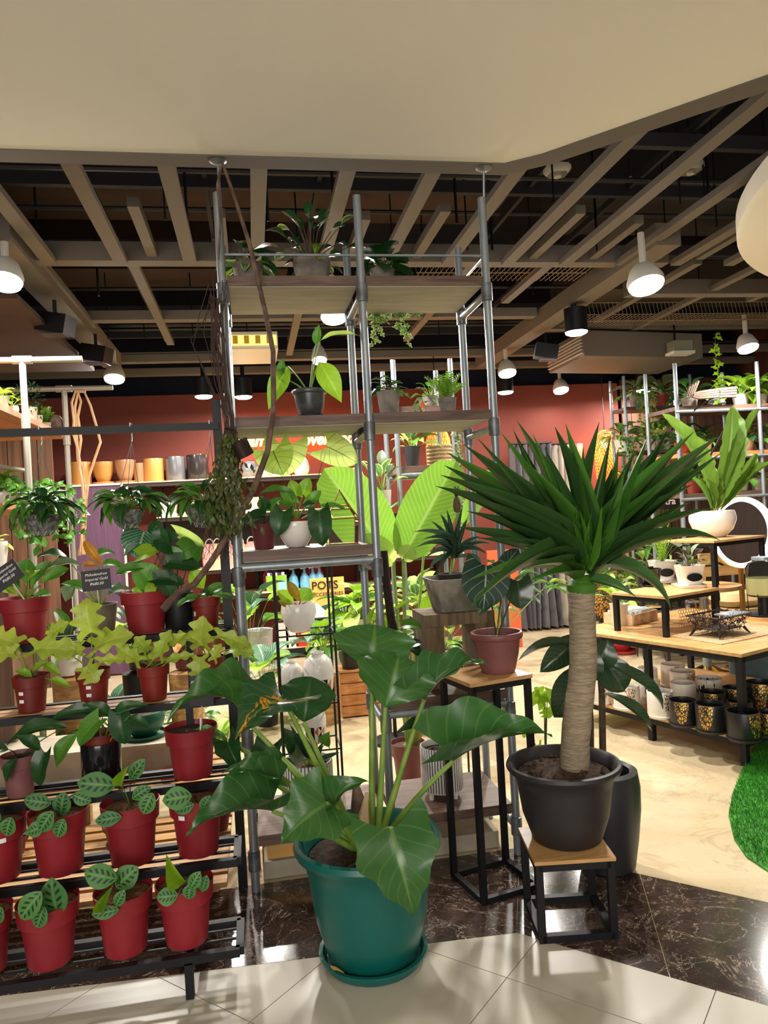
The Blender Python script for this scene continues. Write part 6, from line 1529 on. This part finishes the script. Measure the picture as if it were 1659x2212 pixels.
SB = M('sign_black', (20, 20, 20), .6)
text('lettering', 'POTS', (c.x - w * .46, 6.893, c.z + h * .22), .105, SB, t, bevel=.001)
text('lettering', 'ACCESSORIES', (c.x - w * .46, 6.893, c.z + h * .04), .048, SB, t, bevel=.0004)
for k in range(3): obj('pot_outline', MB().tube([(c.x + .03 + k * .05, 6.892, c.z - h * .28), (c.x + .035 + k * .05, 6.892, c.z - h * .4), (c.x + .06 + k * .05, 6.892, c.z - h * .4), (c.x + .065 + k * .05, 6.892, c.z - h * .28)], .003, 4), PAPER, t)
for x in (-.12, .12):
    for y in (6.85, 7.1): obj('stand_leg', MB().bar((sp.x + x, y, 0), (sp.x + x, y, c.z - h / 2), .02, .02, V((0, 1, 0))), BLACK, t)
obj('stand_top', MB().box(sp.x - .15, sp.x + .17, 6.83, 7.12, c.z - h / 2 - .025, c.z - h / 2), BLACK, t)
# stacks of white pots and a red one on the plinth
for i, px in enumerate((612, 628)):
    p = V((XA(px, 7.8, .2), 7.8, .101)); o = obj('white_carton', MB().box(p.x - .05, p.x + .05, 7.74, 7.86, .101, .35), WHITEM); tag(rebase(o, p), ('tall white carton under the back counter', 'second white carton beside the red pot')[i], 'box')
t, c, s = potted('red_pot', 'bright red empty pot under the back counter', 'pot', 655, 7.8, .10, 36, 34, 'nursery', M('scarlet_plastic', (196, 50, 36), .5), soil=False)
for i, (px, k) in enumerate(((673, 1), (690, 4), (706, 4))):
    for j in range(k):
        x = XA(px, 7.8, .2); p = V((x, 7.8, .101 + j * .062)); t = thing('white_pot', 'small white pot in the stacks under the counter' if k > 1 else 'upturned single white pot beside the red pot', 'pot', p, 'stacked white pots')
        pot(t, p, 'taper', .042, .06, WHITEM, False, 14)
# mesh bin left of the counter
p = V((XA(560, 7.5, .2), 7.5, 0)); o = obj('mesh_bin', MB().lathe([(.001, .001), (.12, .001), (.14, .34), (.145, .35), (.13, .34), (.11, .02)], 20, p), M('grey_mesh', (190, 190, 186), .6, c2=(150, 150, 146), vs=120), None, True); tag(rebase(o, p), 'pale mesh bin on the floor left of the counter', 'bin')

# ---------------------------------------------------------------- giant paddle-leaf plant behind the tower
t, c, s = potted('potted_banana', 'maroon pot of giant paddle-leaf plant towering behind the pipe tower', 'potted plant', 884, 3.86, 0, 76, 92, 'nursery', MAUVED)
BA = [LM('band', d, .25, .012, 14, 6, 4, k) for k, d in enumerate((.25, .5))]
for (bx, by, tx, ty, W, Y, tl, m, j) in [(832, 1190, 700, 1012, 128, 3.9, 12, L_BANANA, 0), (872, 1200, 985, 996, 116, 3.8, 8, L_BANANA, 0), (915, 1200, 935, 1060, 40, 4.0, 30, L_BANANA, 1), (850, 1215, 775, 1160, 54, 3.9, 20, L_PALEB, 1), (870, 1208, 892, 1180, 40, 3.8, 10, L_PALEB, 1), (1000, 1130, 1060, 1015, 40, 4.1, 10, L_BANANA, 1), (915, 1330, 965, 1290, 60, 3.7, 10, L_LIME, 1), (925, 1400, 945, 1340, 42, 3.7, 10, L_LIME, 1)]:
    b = pl(t, BA[j], m, bx, by, tx, ty, W, Y, tl, 0, .03); stem(t, c, b, .011, .007, STEMG, .0, n=8)
obj('pseudostem', MB().tube([c + V((0, 0, -.02)), PY(905, 1580, 3.86), PY(900, 1510, 3.86), PY(898, 1440, 3.87)], [.035, .030, .025, .018], 12), M('yellow_green_stalk', (150, 150, 60), .6, c2=(120, 124, 50), vs=12), t, True)
# wood crate with black pot and lime pothos
p = V((XA(775, 5.35, .15), 5.35, .0)); s = MPX(p)
t = thing('wooden_crate', 'orange wooden crate on the shop floor behind the tower', 'crate', p)
OR = wood('orange_pine', (206, 142, 84), (176, 112, 60), (2, 2, 12), .6)
for k in range(4): obj('slat', MB().box(p.x - .14, p.x + .14, 5.25, 5.262, .01 + k * .08, .08 + k * .08), OR, t); obj('slat', MB().box(p.x - .14, p.x - .128, 5.26, 5.5, .01 + k * .08, .08 + k * .08), OR, t)
obj('body', MB().box(p.x - .127, p.x + .139, 5.262, 5.5, .005, .315), OR, t); obj('lid', MB().box(p.x - .14, p.x + .14, 5.25, 5.5, .315, .33), OR, t)
bgp('potted_monstera', 'black pot with dark leaf on the orange crate', 757, 5.36, .331, 38, 46, 'cyl', BLKPOT, 'ros', 8, 46, .6, 30, L_DARK, (20, 80), 50, 14, mes=HEART)
bgp('potted_pothos', 'big lime pothos spilling from a tall stand behind the tower post', 778, 5.9, .45, 60, 44, 'nursery', WHITEM, 'ros', 46, 46, .7, 60, L_LIME, (-25, 85), 55, 15, mes=HEART, mats=[L_LIME, L_LIME, L_MID, L_PALEB])
bgp('potted_pothos', 'second lime pothos lower beside the white carton', 742, 6.3, .15, 50, 40, 'nursery', WHITEM, 'ros', 30, 44, .7, 50, L_LIME, (-10, 85), 50, 16, mes=HEART, mats=[L_LIME, L_MID, L_GLORY])
t, c, s = bgp('potted_monstera', 'tall leafy plant with broad pale leaves left of the wire stand', 578, 5.3, 0, 60, 60, 'nursery', BLKPOT, 'ros', 20, 64, .75, 90, L_LIME, (20, 85), 60, 17, mes=HEART, mats=[L_LIME, L_GLORY, L_MID])
t, c, s = bgp('potted_dumb_cane', 'tall striped-stem plant with green leaves behind the rack post', 540, 7.0, 0, 50, 50, 'nursery', WHITEM, 'ros', 18, 70, .45, 110, L_MID, (45, 88), 60, 18, mats=[L_MID, L_GLORY, L_LIME])
for i, (px, Y, lb, ms, n, L, SL) in enumerate([
    (330, 4.4, 'leafy pot of pale green plants behind the golden philodendrons', [L_LIME, L_MID, L_GLORY], 26, 44, 50),
    (420, 4.7, 'grey-green leafy pot behind the name card shelf', [L_GREY, L_MID, L_PALEB], 24, 44, 52),
    (485, 4.2, 'bright leafy pot beside the tall rack post', [L_LIME, L_PALEB, L_MID], 22, 42, 56),
    (130, 4.3, 'dark leafy pot behind the first golden philodendrons', [L_MID, L_DARK, L_GLORY], 22, 46, 60),
    (250, 4.9, 'silver-green leafy pot seen between the red pots', [L_GLORY, L_GREY, L_MID], 26, 46, 60)]):
    bgp('potted_foliage_plant', lb, px, Y, .0, 70, 60, 'nursery', (BLKPOT, REDPOT2, WHITEM)[i % 3], 'ros', n, L, .6, SL, None, (15, 85), 50, 30 + i, mes=HEART, mats=ms)
    st_ = bpy.data.objects[-1] if False else None
for i, (px, Y, z, lb, ms, n, L, SL, W) in enumerate([
    (150, 4.5, .62, 'tall plant with long dark leaves behind the price card', [L_MID, L_DARK, L_GREY], 16, 74, 60, .3),
    (300, 4.6, .60, 'pale veined leaves rising behind the large red pot', [L_GLORY, L_LIME, L_PALEB], 16, 60, 70, .6),
    (400, 4.5, .60, 'yellow-green leafy plant behind the crooked branch end', [L_LIME, L_MID, L_ORANGE], 18, 50, 60, .5),
    (960, 4.5, .45, 'pale green calathea below the paddle leaves', [L_PALEB, L_VARI, L_LIME], 22, 60, 80, .5),
    (905, 5.2, .55, 'white-splashed leafy plant between the tower post and the urn', [L_VARI, L_PALEB, L_MID], 20, 52, 60, .6),
    (1040, 4.9, .55, 'dense mixed greenery behind the anthurium', [L_MID, L_LIME, L_DARK], 30, 44, 70, .4),
    (700, 5.2, .35, 'light green leafy pot beside the yellow sign', [L_LIME, L_GLORY, L_MID], 16, 46, 50, .7)]):
    t, c, s = bgp('potted_foliage_plant', lb, px, Y, z, 56, 44, 'nursery', (WHITEM, BLKPOT, MAUVED)[i % 3], 'ros', n, L, W, SL, None, (20, 88), 45, 50 + i, mes=(HEART, LANCE)[i % 2], mats=ms)
    obj('plant_stool', MB().lathe([(.09, 0), (.10, z - .02), (.001, z - .001)], 12, (t.location.x, t.location.y, 0)), (SLAT, BLACK)[i % 2], t, True)
t, c, s = potted('fretwork_planter', 'white fretwork planter with dark rosette behind the mauve pot', 'potted plant', 1008, 4.0, .55, 50, 40, 'cyl', lathe_print('fretwork', (224, 220, 210), (50, 48, 46), 'leafprint', .5))
rosette(t, c, 14, LANCE, L_PINE, 34 * s, 9 * s, 8 * s, (25, 85), 30, STEMG, .002, 5); obj('stand_plate', MB().lathe([(.001, .52), (.11, .52), (.11, .549), (.001, .549)], 20, (c.x, c.y, 0)), BLACK, t, True)
for k in range(3): obj('stand_leg', MB().tube([(c.x + .09 * math.cos(k * 2.1), c.y + .09 * math.sin(k * 2.1), 0), (c.x + .07 * math.cos(k * 2.1), c.y + .07 * math.sin(k * 2.1), .52)], .006, 6), BLACK, t)

# ---------------------------------------------------------------- second pipe tower at the back
t2 = thing('pipe_shelf_tower', 'smaller steel pipe tower further back with white and black pots', 'shelf', (1.35, 5.0, 0))
bx0, bx1 = XA(862, 4.8, 1.7), XA(985, 4.8, 1.7)
for x in (bx0, bx1):
    for y in (4.8, 5.2): obj('post', MB().tube([(x, y, 0), (x, y, 2.45)], .0165, 10), STEEL, t2, True)
for z in (2.14, 1.745, 1.30):
    obj('shelf_board', MB().box(bx0 + .02, bx1 - .02, 4.8, 5.22, z - .04, z), WALNUT, t2)
    for y in (4.8, 5.2): obj('rail_pipe', MB().tube([(bx0, y, z - .06), (bx1, y, z - .06)], .015, 10), STEEL, t2, True)
bgp('potted_croton', 'slim black planter with pale variegated leaves on the back pipe tower', 890, 4.95, 1.746, 38, 44, 'taper', M('charcoal_planter', (52, 52, 56), .5), 'ros', 12, 44, .55, 24, None, (20, 85), 40, 21, mats=[L_PALEB, L_VARI, L_MID])
p = V((XA(950, 5.1, 1.8), 5.1, 1.746)); t = thing('wicker_basket', 'chunky straw basket behind the slim black planter', 'basket', p); 
for k in range(6): obj('coil', MB().lathe([(.085, k * .026), (.098, k * .026 + .013), (.085, k * .026 + .026), (.075, k * .026 + .013), (.085, k * .026)], 20, p), MATW, t, True)
bgp('potted_rubber_plant', 'square white pot of pink-edged rubber plant beside the tower post', 828, 4.6, 1.44, 40, 50, 'taper', WHITE, 'ros', 12, 46, .42, 50, None, (40, 88), 30, 22, mats=[L_PALEB, L_VARI, L_GREY])
p = V((XA(828, 4.6, 1.4), 4.6, 0)); o = obj('tall_plinth', MB().lathe([(.14, 0), (.14, .02), (.012, .04), (.012, 1.40), (.13, 1.42), (.13, 1.438), (.001, 1.438)], 20, p), BLACK, None, True); tag(rebase(o, p), 'tall black plant stand carrying the square white pot', 'plant stand')
t, c, s = bgp('potted_philodendron', 'dark pot with ribbed drooping leaf on the back pipe tower low shelf', 905, 4.95, 1.301, 40, 36, 'nursery', REDPOT2, 'ros', 9, 52, .3, 40, None, (10, 80), 60, 23, mats=[L_DARK, L_MID, L_LIME])
bgp('potted_ivy', 'grey pot of trailing greens on the top of the back pipe tower', 930, 5.0, 2.141, 36, 28, 'taper', GREYC, 'ros', 20, 24, .6, 24, None, (-20, 80), 40, 24, mats=[L_GREY, L_MID])
t = thing('trailing_vine', 'thin trailing vine hanging down the back pipe tower post', 'plant', V((bx1, 4.78, 1.3)))
for k in range(4): vine(t, [V((bx1 - .02 + k * .02, 4.77, 2.1)), V((bx1 - .01 + k * .015, 4.76, 1.75)), V((bx1 + k * .012, 4.77, 1.4))], L_GREY, .03, .022, k, me=TINY)

# wicker pendant lamps
def wicker(label, px, py0, py1, w, Y, e):
    a = PY(px, py0, Y); b = PY(px, py1, Y); s = MPX(a); H = a.z - b.z; r = w / 2 * s; c = V(((a.x + b.x) / 2, Y, b.z))
    t = thing('wicker_pendant_lamp', label, 'lamp', c)
    mb = MB(); n = 22
    def P(u, v): 
        rr = r * (1 if v < .75 else math.sqrt(max(0, 1 - ((v - .75) / .27) ** 2))) * (.92 + .08 * math.sin(v * 3)); return c + V((rr * math.cos(u), rr * math.sin(u), v * H))
    for sg in (-1, 1):
        for k in range(n): mb.tube([P(k * 6.283 / n + sg * v * 2.2, v) for v in [i / 10 for i in range(11)]], .006, 4, False)
    obj('wicker_shade', mb, M('rattan', (226, 140, 60), .6), t, kind='stuff')
    obj('bulb', MB().lathe([(.001, 0), (.03, .02), (.035, .05), (.015, .09), (.001, .09)], 14, c + V((0, 0, H * .62))), EM('warm_bulb', (255, 200, 110), 30), t, True)
    obj('cord', MB().tube([c + V((0, 0, H)), V((c.x, c.y, 3.0))], .005, 5), BLACK, t)
    l = bpy.data.lights.new('bulb_light', 'POINT'); l.energy = e; l.color = lin((255, 150, 60)); l.shadow_soft_size = .04
    o = bpy.data.objects.new('bulb_light', l); C.objects.link(o); o.parent = t; o.location = (0, -.02, H * .55)
wicker('orange wicker capsule pendant lamp beside the curtained doorway', 1308, 930, 1035, 44, 7.9, 26)
wicker('orange wicker basket lamp behind the back pipe tower', 948, 925, 1050, 52, 7.3, 22)
# curtains
def curtain(label, px0, px1, y0, y1, mat, folds, Y=8.05):
    a = PY(px0, y0, Y); b = PY(px1, y0, Y); c = thing('curtain', label, 'curtain', V(((a.x + b.x) / 2, Y, 0)), 'doorway curtains')
    mb = MB(); n = folds * 8; vs = []
    for i in range(n + 1):
        u = i / n; x = a.x + (b.x - a.x) * u; d = .045 * math.sin(u * folds * 6.283) + .015 * math.sin(u * folds * 15)
        for z, k in ((.03, 1.5), (.6, 1.1), (1.4, 1), (a.z, .8)): vs.append((x + (.03 * math.sin(u * 9) if z < .1 else 0), Y + d * k, z))
    mb.add(vs, [(i * 4 + j, i * 4 + 4 + j, i * 4 + 5 + j, i * 4 + 1 + j) for i in range(n) for j in range(3)])
    obj('cloth', mb, mat, c, True); obj('curtain_rod', MB().tube([(a.x, Y, a.z + .01), (b.x, Y, a.z + .01)], .012, 8), BLACK, c)
curtain('slate grey curtain in the doorway of the red wall', 1098, 1190, 962, 1360, M('slate_cloth', (96, 92, 96), .9), 7)
curtain('paler grey curtain beside the slate one in the doorway', 1190, 1240, 962, 1360, M('pale_cloth', (176, 166, 156), .9), 4)
x_ = PY(1247, 960, 8.12).x
struct('trim_2', MB().box(x_ - .02, x_ + .05, 8.08, 8.16, 0, 2.12), M('door_trim', (206, 150, 140), .6), 'pale frame strip of the curtained doorway')

# ---------------------------------------------------------------- plant racks at the right
rk = thing('pipe_shelf_rack', 'crowded pipe plant rack against the dark wood wall', 'shelf', (4.6, 6.2, 0))
RX0, RX1, RY0, RY1 = 3.72, 5.7, 6.0, 6.5
for x in (3.74, 4.55, 5.6):
    for y in (RY0, RY1): obj('post', MB().tube([(x, y, 0), (x, y, 2.62)], .018, 10), STEEL, rk, True)
for z in (2.24, 1.82, 1.46, .55):
    obj('shelf_board', MB().box(RX0 + .02, RX1, RY0, RY1, z - .035, z), (WALNUT if z != 1.82 else WSH), rk)
    obj('rail_pipe', MB().tube([(RX0, RY0 - .01, z - .05), (RX1, RY0 - .01, z - .05)], .014, 8), STEEL, rk, True)
rk2 = thing('ladder_shelf', 'narrow pipe shelf with hanging greenery next to the orange lamp', 'shelf', (4.3, 7.4, 0))
for x in (3.95, 4.72):
    obj('post', MB().tube([(x, 7.3, 0), (x, 7.3, 2.75)], .018, 8), STEEL, rk2, True); obj('post', MB().tube([(x, 7.6, 0), (x, 7.6, 2.75)], .018, 8), STEEL, rk2, True)
for z in (2.42, 1.95, 1.45, .9, .4): obj('shelf_board', MB().box(3.95, 4.75, 7.28, 7.62, z - .03, z), DKB, rk2)
names = iter(['bright green pothos', 'cream pot of dark foliage', 'glossy lime leaved pot', 'spiky leaved pot', 'feathery fern pot', 'trailing string plant pot', 'broad pale leaved pot', 'small bushy pot', 'dark rosette pot', 'grassy leaved pot', 'speckled leaved pot', 'arching leaved pot', 'dense olive shrub pot', 'yellow-green leaved pot', 'white-edged leaved pot', 'tall palm-like pot', 'round leaved pot', 'thin stemmed leafy pot', 'silver leaved pot', 'low mossy pot', 'drooping leaved pot', 'wide leafy pot', 'pointed leaved pot', 'young fig pot', 'curly leaved pot', 'small ivy pot'])
spots = [(1600, 6.2, 2.24, 'on the upper shelf of the crowded rack', 'lime'), (1640, 6.25, 2.24, 'at the picture edge on the upper rack shelf', 'lime'), (1490, 6.3, 2.24, 'beside the steel posts on the upper rack shelf', 'dark'),
         (1475, 6.25, 1.82, 'behind the nest fern on the orange shelf', 'dark'), (1520, 6.3, 1.82, 'behind the tall nest fern leaf', 'dark'), (1610, 6.25, 1.82, 'on the orange shelf right of the nest fern', 'dark'), (1655, 6.25, 1.82, 'at the orange shelf end by the picture edge', 'pale'),
         (1500, 6.2, 1.46, 'low on the crowded rack behind the fern stalks', 'mid'), (1600, 6.2, 1.46, 'on the rack shelf above the ring mirror', 'pale'), (1640, 6.2, 1.46, 'above the ring mirror at the picture edge', 'pale'),
         (1378, 7.4, 2.42, 'on top of the narrow pipe shelf', 'vine'), (1430, 7.4, 2.42, 'second on top of the narrow pipe shelf', 'grey'), (1345, 7.4, 1.95, 'beside the orange capsule lamp', 'grey'), (1400, 7.4, 1.95, 'in the middle of the narrow pipe shelf', 'grey'), (1440, 7.4, 1.95, 'at the end of the narrow pipe shelf', 'mid'),
         (1360, 7.4, 1.45, 'behind the upper dracaena leaves', 'mid'), (1400, 7.4, 1.45, 'behind the spread of dracaena tips', 'grey'), (1440, 7.4, 1.45, 'on the narrow shelf behind the bowl planter', 'pale'), (1375, 7.4, .9, 'low on the narrow shelf above the display table', 'mid'), (1415, 7.4, .9, 'above the small black pot, far back', 'grey')]
RM = dict(lime=[L_LIME, L_FERN, L_LIME], dark=[L_DARK, L_DARK, L_MID], mid=[L_MID, L_DARK, L_LIME], pale=[L_PALEB, L_GREY, L_MID], grey=[L_GREY, L_MID, L_GREY], vine=[L_GREY, L_FERN, L_GREY])
for i, (px, Y, z, wh, kd) in enumerate(spots):
    pm = (WHITEM, CREAMP, GREYC, M('terracotta', (150, 62, 48), .7))[i % 4]
    t, c, s = bgp('potted_shelf_plant', next(names) + ' ' + wh, px, Y, z + .001, 36, 26, 'taper', pm, 'ros', 20, 34 if kd != 'lime' else 44, (.55, .3, .7)[i % 3], 26, None, (0, 85), 50, 70 + i, mes=(LANCE, HEART, OBOV)[i % 3], mats=RM[kd])
    if kd in ('vine', 'grey') and i % 2 == 0:
        for k in range(5): vine(t, [c, c + V((-.1 + .05 * k, -.15, .03)), c + V((-.1 + .05 * k, -.19, -.2)), c + V((-.1 + .05 * k + .02, -.18, -.45))], RM[kd][1], .035, .02, k, me=TINY)
# floor greenery behind the table
for i, (px, Y, lb, ms) in enumerate([(1330, 6.6, 'tall leafy floor pot behind the end of the display table', [L_GREY, L_MID, L_PALEB]), (1400, 6.9, 'bushy floor pot between the dracaena and the white pots', [L_GREY, L_PALEB, L_MID]), (1455, 6.5, 'loose grey-green floor pot behind the white square pots', [L_PALEB, L_GREY, L_LIME]), (1290, 7.2, 'lime leaved floor pot beside the curtains', [L_LIME, L_MID, L_PALEB])]):
    t, c, s = bgp('potted_floor_plant', lb, px, Y, 0, 66, 66, 'nursery', (BLKPOT, CREAMP)[i % 2], 'ros', 34, 52, .3, 110, None, (35, 88), 60, 100 + i, mes=LANCE, mats=ms)
bgp('potted_palm', 'dark palm with narrow leaves before the orange doorway strip', 1085, 6.4, 0, 60, 70, 'nursery', BLKPOT, 'ros', 36, 60, .16, 130, None, (40, 88), 60, 111, mats=[L_DARK, L_MID])
p = V((XA(1090, 7.2, .5), 7.2, 0)); o = obj('orange_divider', MB().box(p.x - .16, p.x + .16, 7.19, 7.22, 0, 1.0), M('orange_board', (206, 92, 50), .7)); tag(rebase(o, p), 'low orange board divider beside the slate curtain', 'divider')
# hanging ivy at the right
t = thing('hanging_ivy', 'single ivy strand hanging from the ceiling before the crowded rack', 'plant', PY(1552, 872, 5.0))
P = [PY(x, y, 5.0) for x, y in [(1545, 720), (1546, 770), (1552, 800), (1549, 830), (1556, 850), (1553, 872)]]; vine(t, P, L_LIME, .05, .025, 3, STEMB, .002, IVY, True, 1.0)
# vine roots on the upper shelf
t = thing('twisted_liana', 'thick twisted liana lying on the upper shelf of the crowded rack', 'branch', PY(1520, 856, 5.95))
for k in range(4): obj('strand', MB().tube([PY(1490 + k * 6, 835 - k * 4, 5.95), PY(1482 + k * 4, 858, 5.95), PY(1510, 848 + k * 4, 5.95), PY(1550, 842 + k * 5, 5.95), PY(1590, 838 + k * 6, 5.95)], .014, 7), M('liana', (112, 94, 80), .85), t, True)
# desk lamp heads on the rack
for i, (px, py) in enumerate(((1548, 872), (1585, 938))):
    p = PY(px, py, 5.8); t = thing('clip_lamp', ('dark dome lamp above the nest fern', 'grey dome lamp right of the nest fern')[i], 'lamp', p)
    obj('shade', MB().lathe([(.075, 0), (.06, .03), (.02, .045), (.001, .046)], 20, p), M('lamp_grey', (70, 70, 74), .3), t, True); obj('arm', MB().tube([p + V((0, 0, .04)), p + V((-.06, .06, .03)), V((p.x - .1, 6.0, (2.19, 1.79)[i]))], .008, 6), BLACK, t, True)
    obj('disc', MB().disc(p + V((0, 0, .004)), .06, 16, -1), LAMPW, t)
# small white lettering board
p = PY(1450, 1085, 6.9); t = thing('shop_lettering', 'dark board with white lettering among the far plants', 'sign', p)
obj('board', MB().box(p.x - .14, p.x + .14, 6.9, 6.92, p.z - .07, p.z + .08), DKB, t); text('lettering', 'tra', (p.x - .07, 6.895, p.z - .02), .1, INK, t, bevel=.002)
obj('post', MB().box(p.x - .01, p.x + .01, 6.92, 6.94, 0, p.z), DKB, t)
# ring mirror with lit rim
p = PY(1606, 1150, 5.4); s = MPX(p); r = 72 * s
t = thing('ring_mirror', 'round mirror with glowing white ring and gold rim behind the bowl planter', 'mirror', V((p.x, 5.42, .6)))
def ring(name, rr, th, y, mat):
    o = obj(name, MB().tube([V((p.x + rr * math.cos(a), y, p.z + rr * math.sin(a))) for a in [k * 6.2832 / 48 for k in range(49)]], th, 8, False), mat, t, True)
ring('light_ring', r, .018, 5.40, EM('ring_white', (255, 252, 245), 3.5)); ring('gold_rim', r * 1.07, .012, 5.44, BRASS)
obj('glass', MB().add([V((p.x + r * math.cos(a), 5.42, p.z + r * math.sin(a))) for a in [k * 6.2832 / 48 for k in range(48)]], [tuple(range(48))]), M('mirror_silver', (210, 214, 214), .03, 1), t)
obj('stand', MB().bar((p.x, 5.46, 0), (p.x, 5.46, p.z - r), .03, .03, V((0, 1, 0))), BRASS, t)
obj('foot', MB().lathe([(.001, 0), (.16, 0), (.16, .015), (.001, .02)], 24, (p.x, 5.46, 0)), BRASS, t, True)
# gold pedestal table
p = PZ(1530, 1462, 0); s = MPX(p); t = thing('pedestal_table', 'round cafe table on a polished gold pedestal behind the display table', 'table', p)
obj('base', MB().lathe([(.001, 0), (.26, 0), (.262, .012), (.12, .05), (.045, .09), (.001, .09)], 40, p), GOLD, t, True); obj('column', MB().tube([p + V((0, 0, .05)), p + V((0, 0, .70))], .035, 16), STEEL, t, True)
obj('top', MB().lathe([(.001, .70), (.28, .70), (.28, .73), (.001, .73)], 36, p), OAKTOP, t, True)
# chairs and sofa
p = PZ(1600, 1440, 0); p = V((XA(1606, 5.75, .5), 5.75, 0)); t = thing('cafe_chair', 'wooden chair with beige cushion behind the ring mirror', 'chair', p)
BEIG = M('beige_cushion', (196, 168, 120), .8); obj('seat', MB().box(p.x - .24, p.x + .24, 5.52, 5.95, .40, .48), BEIG, t)
for z in (.72, .84): obj('back_rail', MB().box(p.x - .26, p.x + .26, 5.95, 5.98, z, z + .085), OAKTOP, t)
for x in (-.23, .23):
    for y, h in ((5.53, .42), (5.965, .92)): obj('leg', MB().bar((p.x + x, y, 0), (p.x + x, y, h), .035, .035, V((0, 1, 0))), OAKTOP, t)
obj('cushion', MB().lathe([(.001, 0), (.16, .01), (.2, .06), (.16, .12), (.001, .13)], 20, (p.x - .08, 5.75, .48), 0, 2), BEIG, t, True)
p = V((XA(1655, 4.9, .2), 4.9, 0)); t = thing('blue_grey_pouf', 'blue-grey upholstered cube seat at the picture edge', 'seat', p)
BG = M('blue_grey_fabric', (84, 104, 112), .9, c2=(70, 90, 98), vs=8); obj('body', MB().lathe([(.21, .03), (.225, .05), (.225, .36), (.21, .39), (.001, .40)], 40, p, R(45), 8), BG, t, True)
for k in range(4): obj('foot', MB().lathe([(.02, 0), (.02, .035), (.001, .035)], 8, (p.x + .16 * math.cos(k * 1.571), p.y + .16 * math.sin(k * 1.571), 0)), BLACK, t)
p = V((XA(1415, 6.2, .2), 6.2, 0)); t = thing('hairpin_stool', 'wooden stool on thin black hairpin legs under the display table', 'stool', p)
obj('seat', MB().lathe([(.001, .42), (.17, .42), (.17, .45), (.001, .45)], 24, p), OAKTOP, t, True)
for k in range(3):
    a_ = k * 2.094 + .5; q = p + V((.13 * math.cos(a_), .13 * math.sin(a_), 0)); n_ = V((-math.sin(a_), math.cos(a_), 0)) * .04
    obj('hairpin_leg', MB().tube([q + n_ + V((0, 0, .42)), q * 1 + V((.03 * math.cos(a_), .03 * math.sin(a_), .004)), q - n_ + V((0, 0, .42))], .005, 6), BLACK, t)
t, c, s = potted('red_floor_planter', 'round red planter with saucer on the floor behind the display table', 'planter', 1345, 6.5, 0, 46, 50, 'bowl', M('scarlet_glaze', (168, 44, 44), .3), sau=(1.35, .03, M('scarlet_glaze', (168, 44, 44), .3)))
rosette(t, c, 14, LANCE, L_MID, 44 * s, 14 * s, 50 * s, (40, 85), 40, STEMG, .003, 2)
p = V((XA(1465, 5.9, .2), 5.9, 0)); t = thing('cafe_chair', 'dark metal cafe chair showing its legs under the display table', 'chair', p)
obj('seat', MB().box(p.x - .2, p.x + .2, 5.75, 6.15, .42, .45), BLKPOT, t); obj('backrest', MB().box(p.x - .2, p.x + .2, 6.14, 6.17, .55, .80), BLKPOT, t)
for x in (-.18, .18):
    for y, h in ((5.77, .43), (6.15, .80)): obj('leg', MB().bar((p.x + x, y, 0), (p.x + x, y, h), .03, .03, V((0, 1, 0))), BLKPOT, t)
# emergency light box at the right
p = PY(1472, 752, 6.1); t = thing('emergency_light', 'grey-green emergency light box under the ceiling beam', 'lamp', p)
obj('box', MB().box(p.x - .10, p.x + .08, 6.05, 6.17, p.z - .035, p.z + .06), M('sage_metal', (128, 132, 116), .5), t); obj('lens', MB().box(p.x - .12, p.x + .09, 6.03, 6.17, p.z - .06, p.z - .036), M('frosted', (206, 206, 196), .3), t); obj('drop_rod', MB().tube([p + V((0, .1, .05)), V((p.x, p.y + .1, 3.02))], .01, 6), BLACK, t)

# lettering becomes plain meshes
bpy.context.view_layer.update()
_dg = bpy.context.evaluated_depsgraph_get()
for o in [o for o in scene.objects if o.type == 'FONT']:
    me = bpy.data.meshes.new_from_object(o.evaluated_get(_dg)); n = bpy.data.objects.new('tmp', me); C.objects.link(n)
    n.parent = o.parent; n.location = o.location; n.rotation_euler = o.rotation_euler; n.scale = o.scale
    nm = o.name; bpy.data.objects.remove(o); n.name = nm
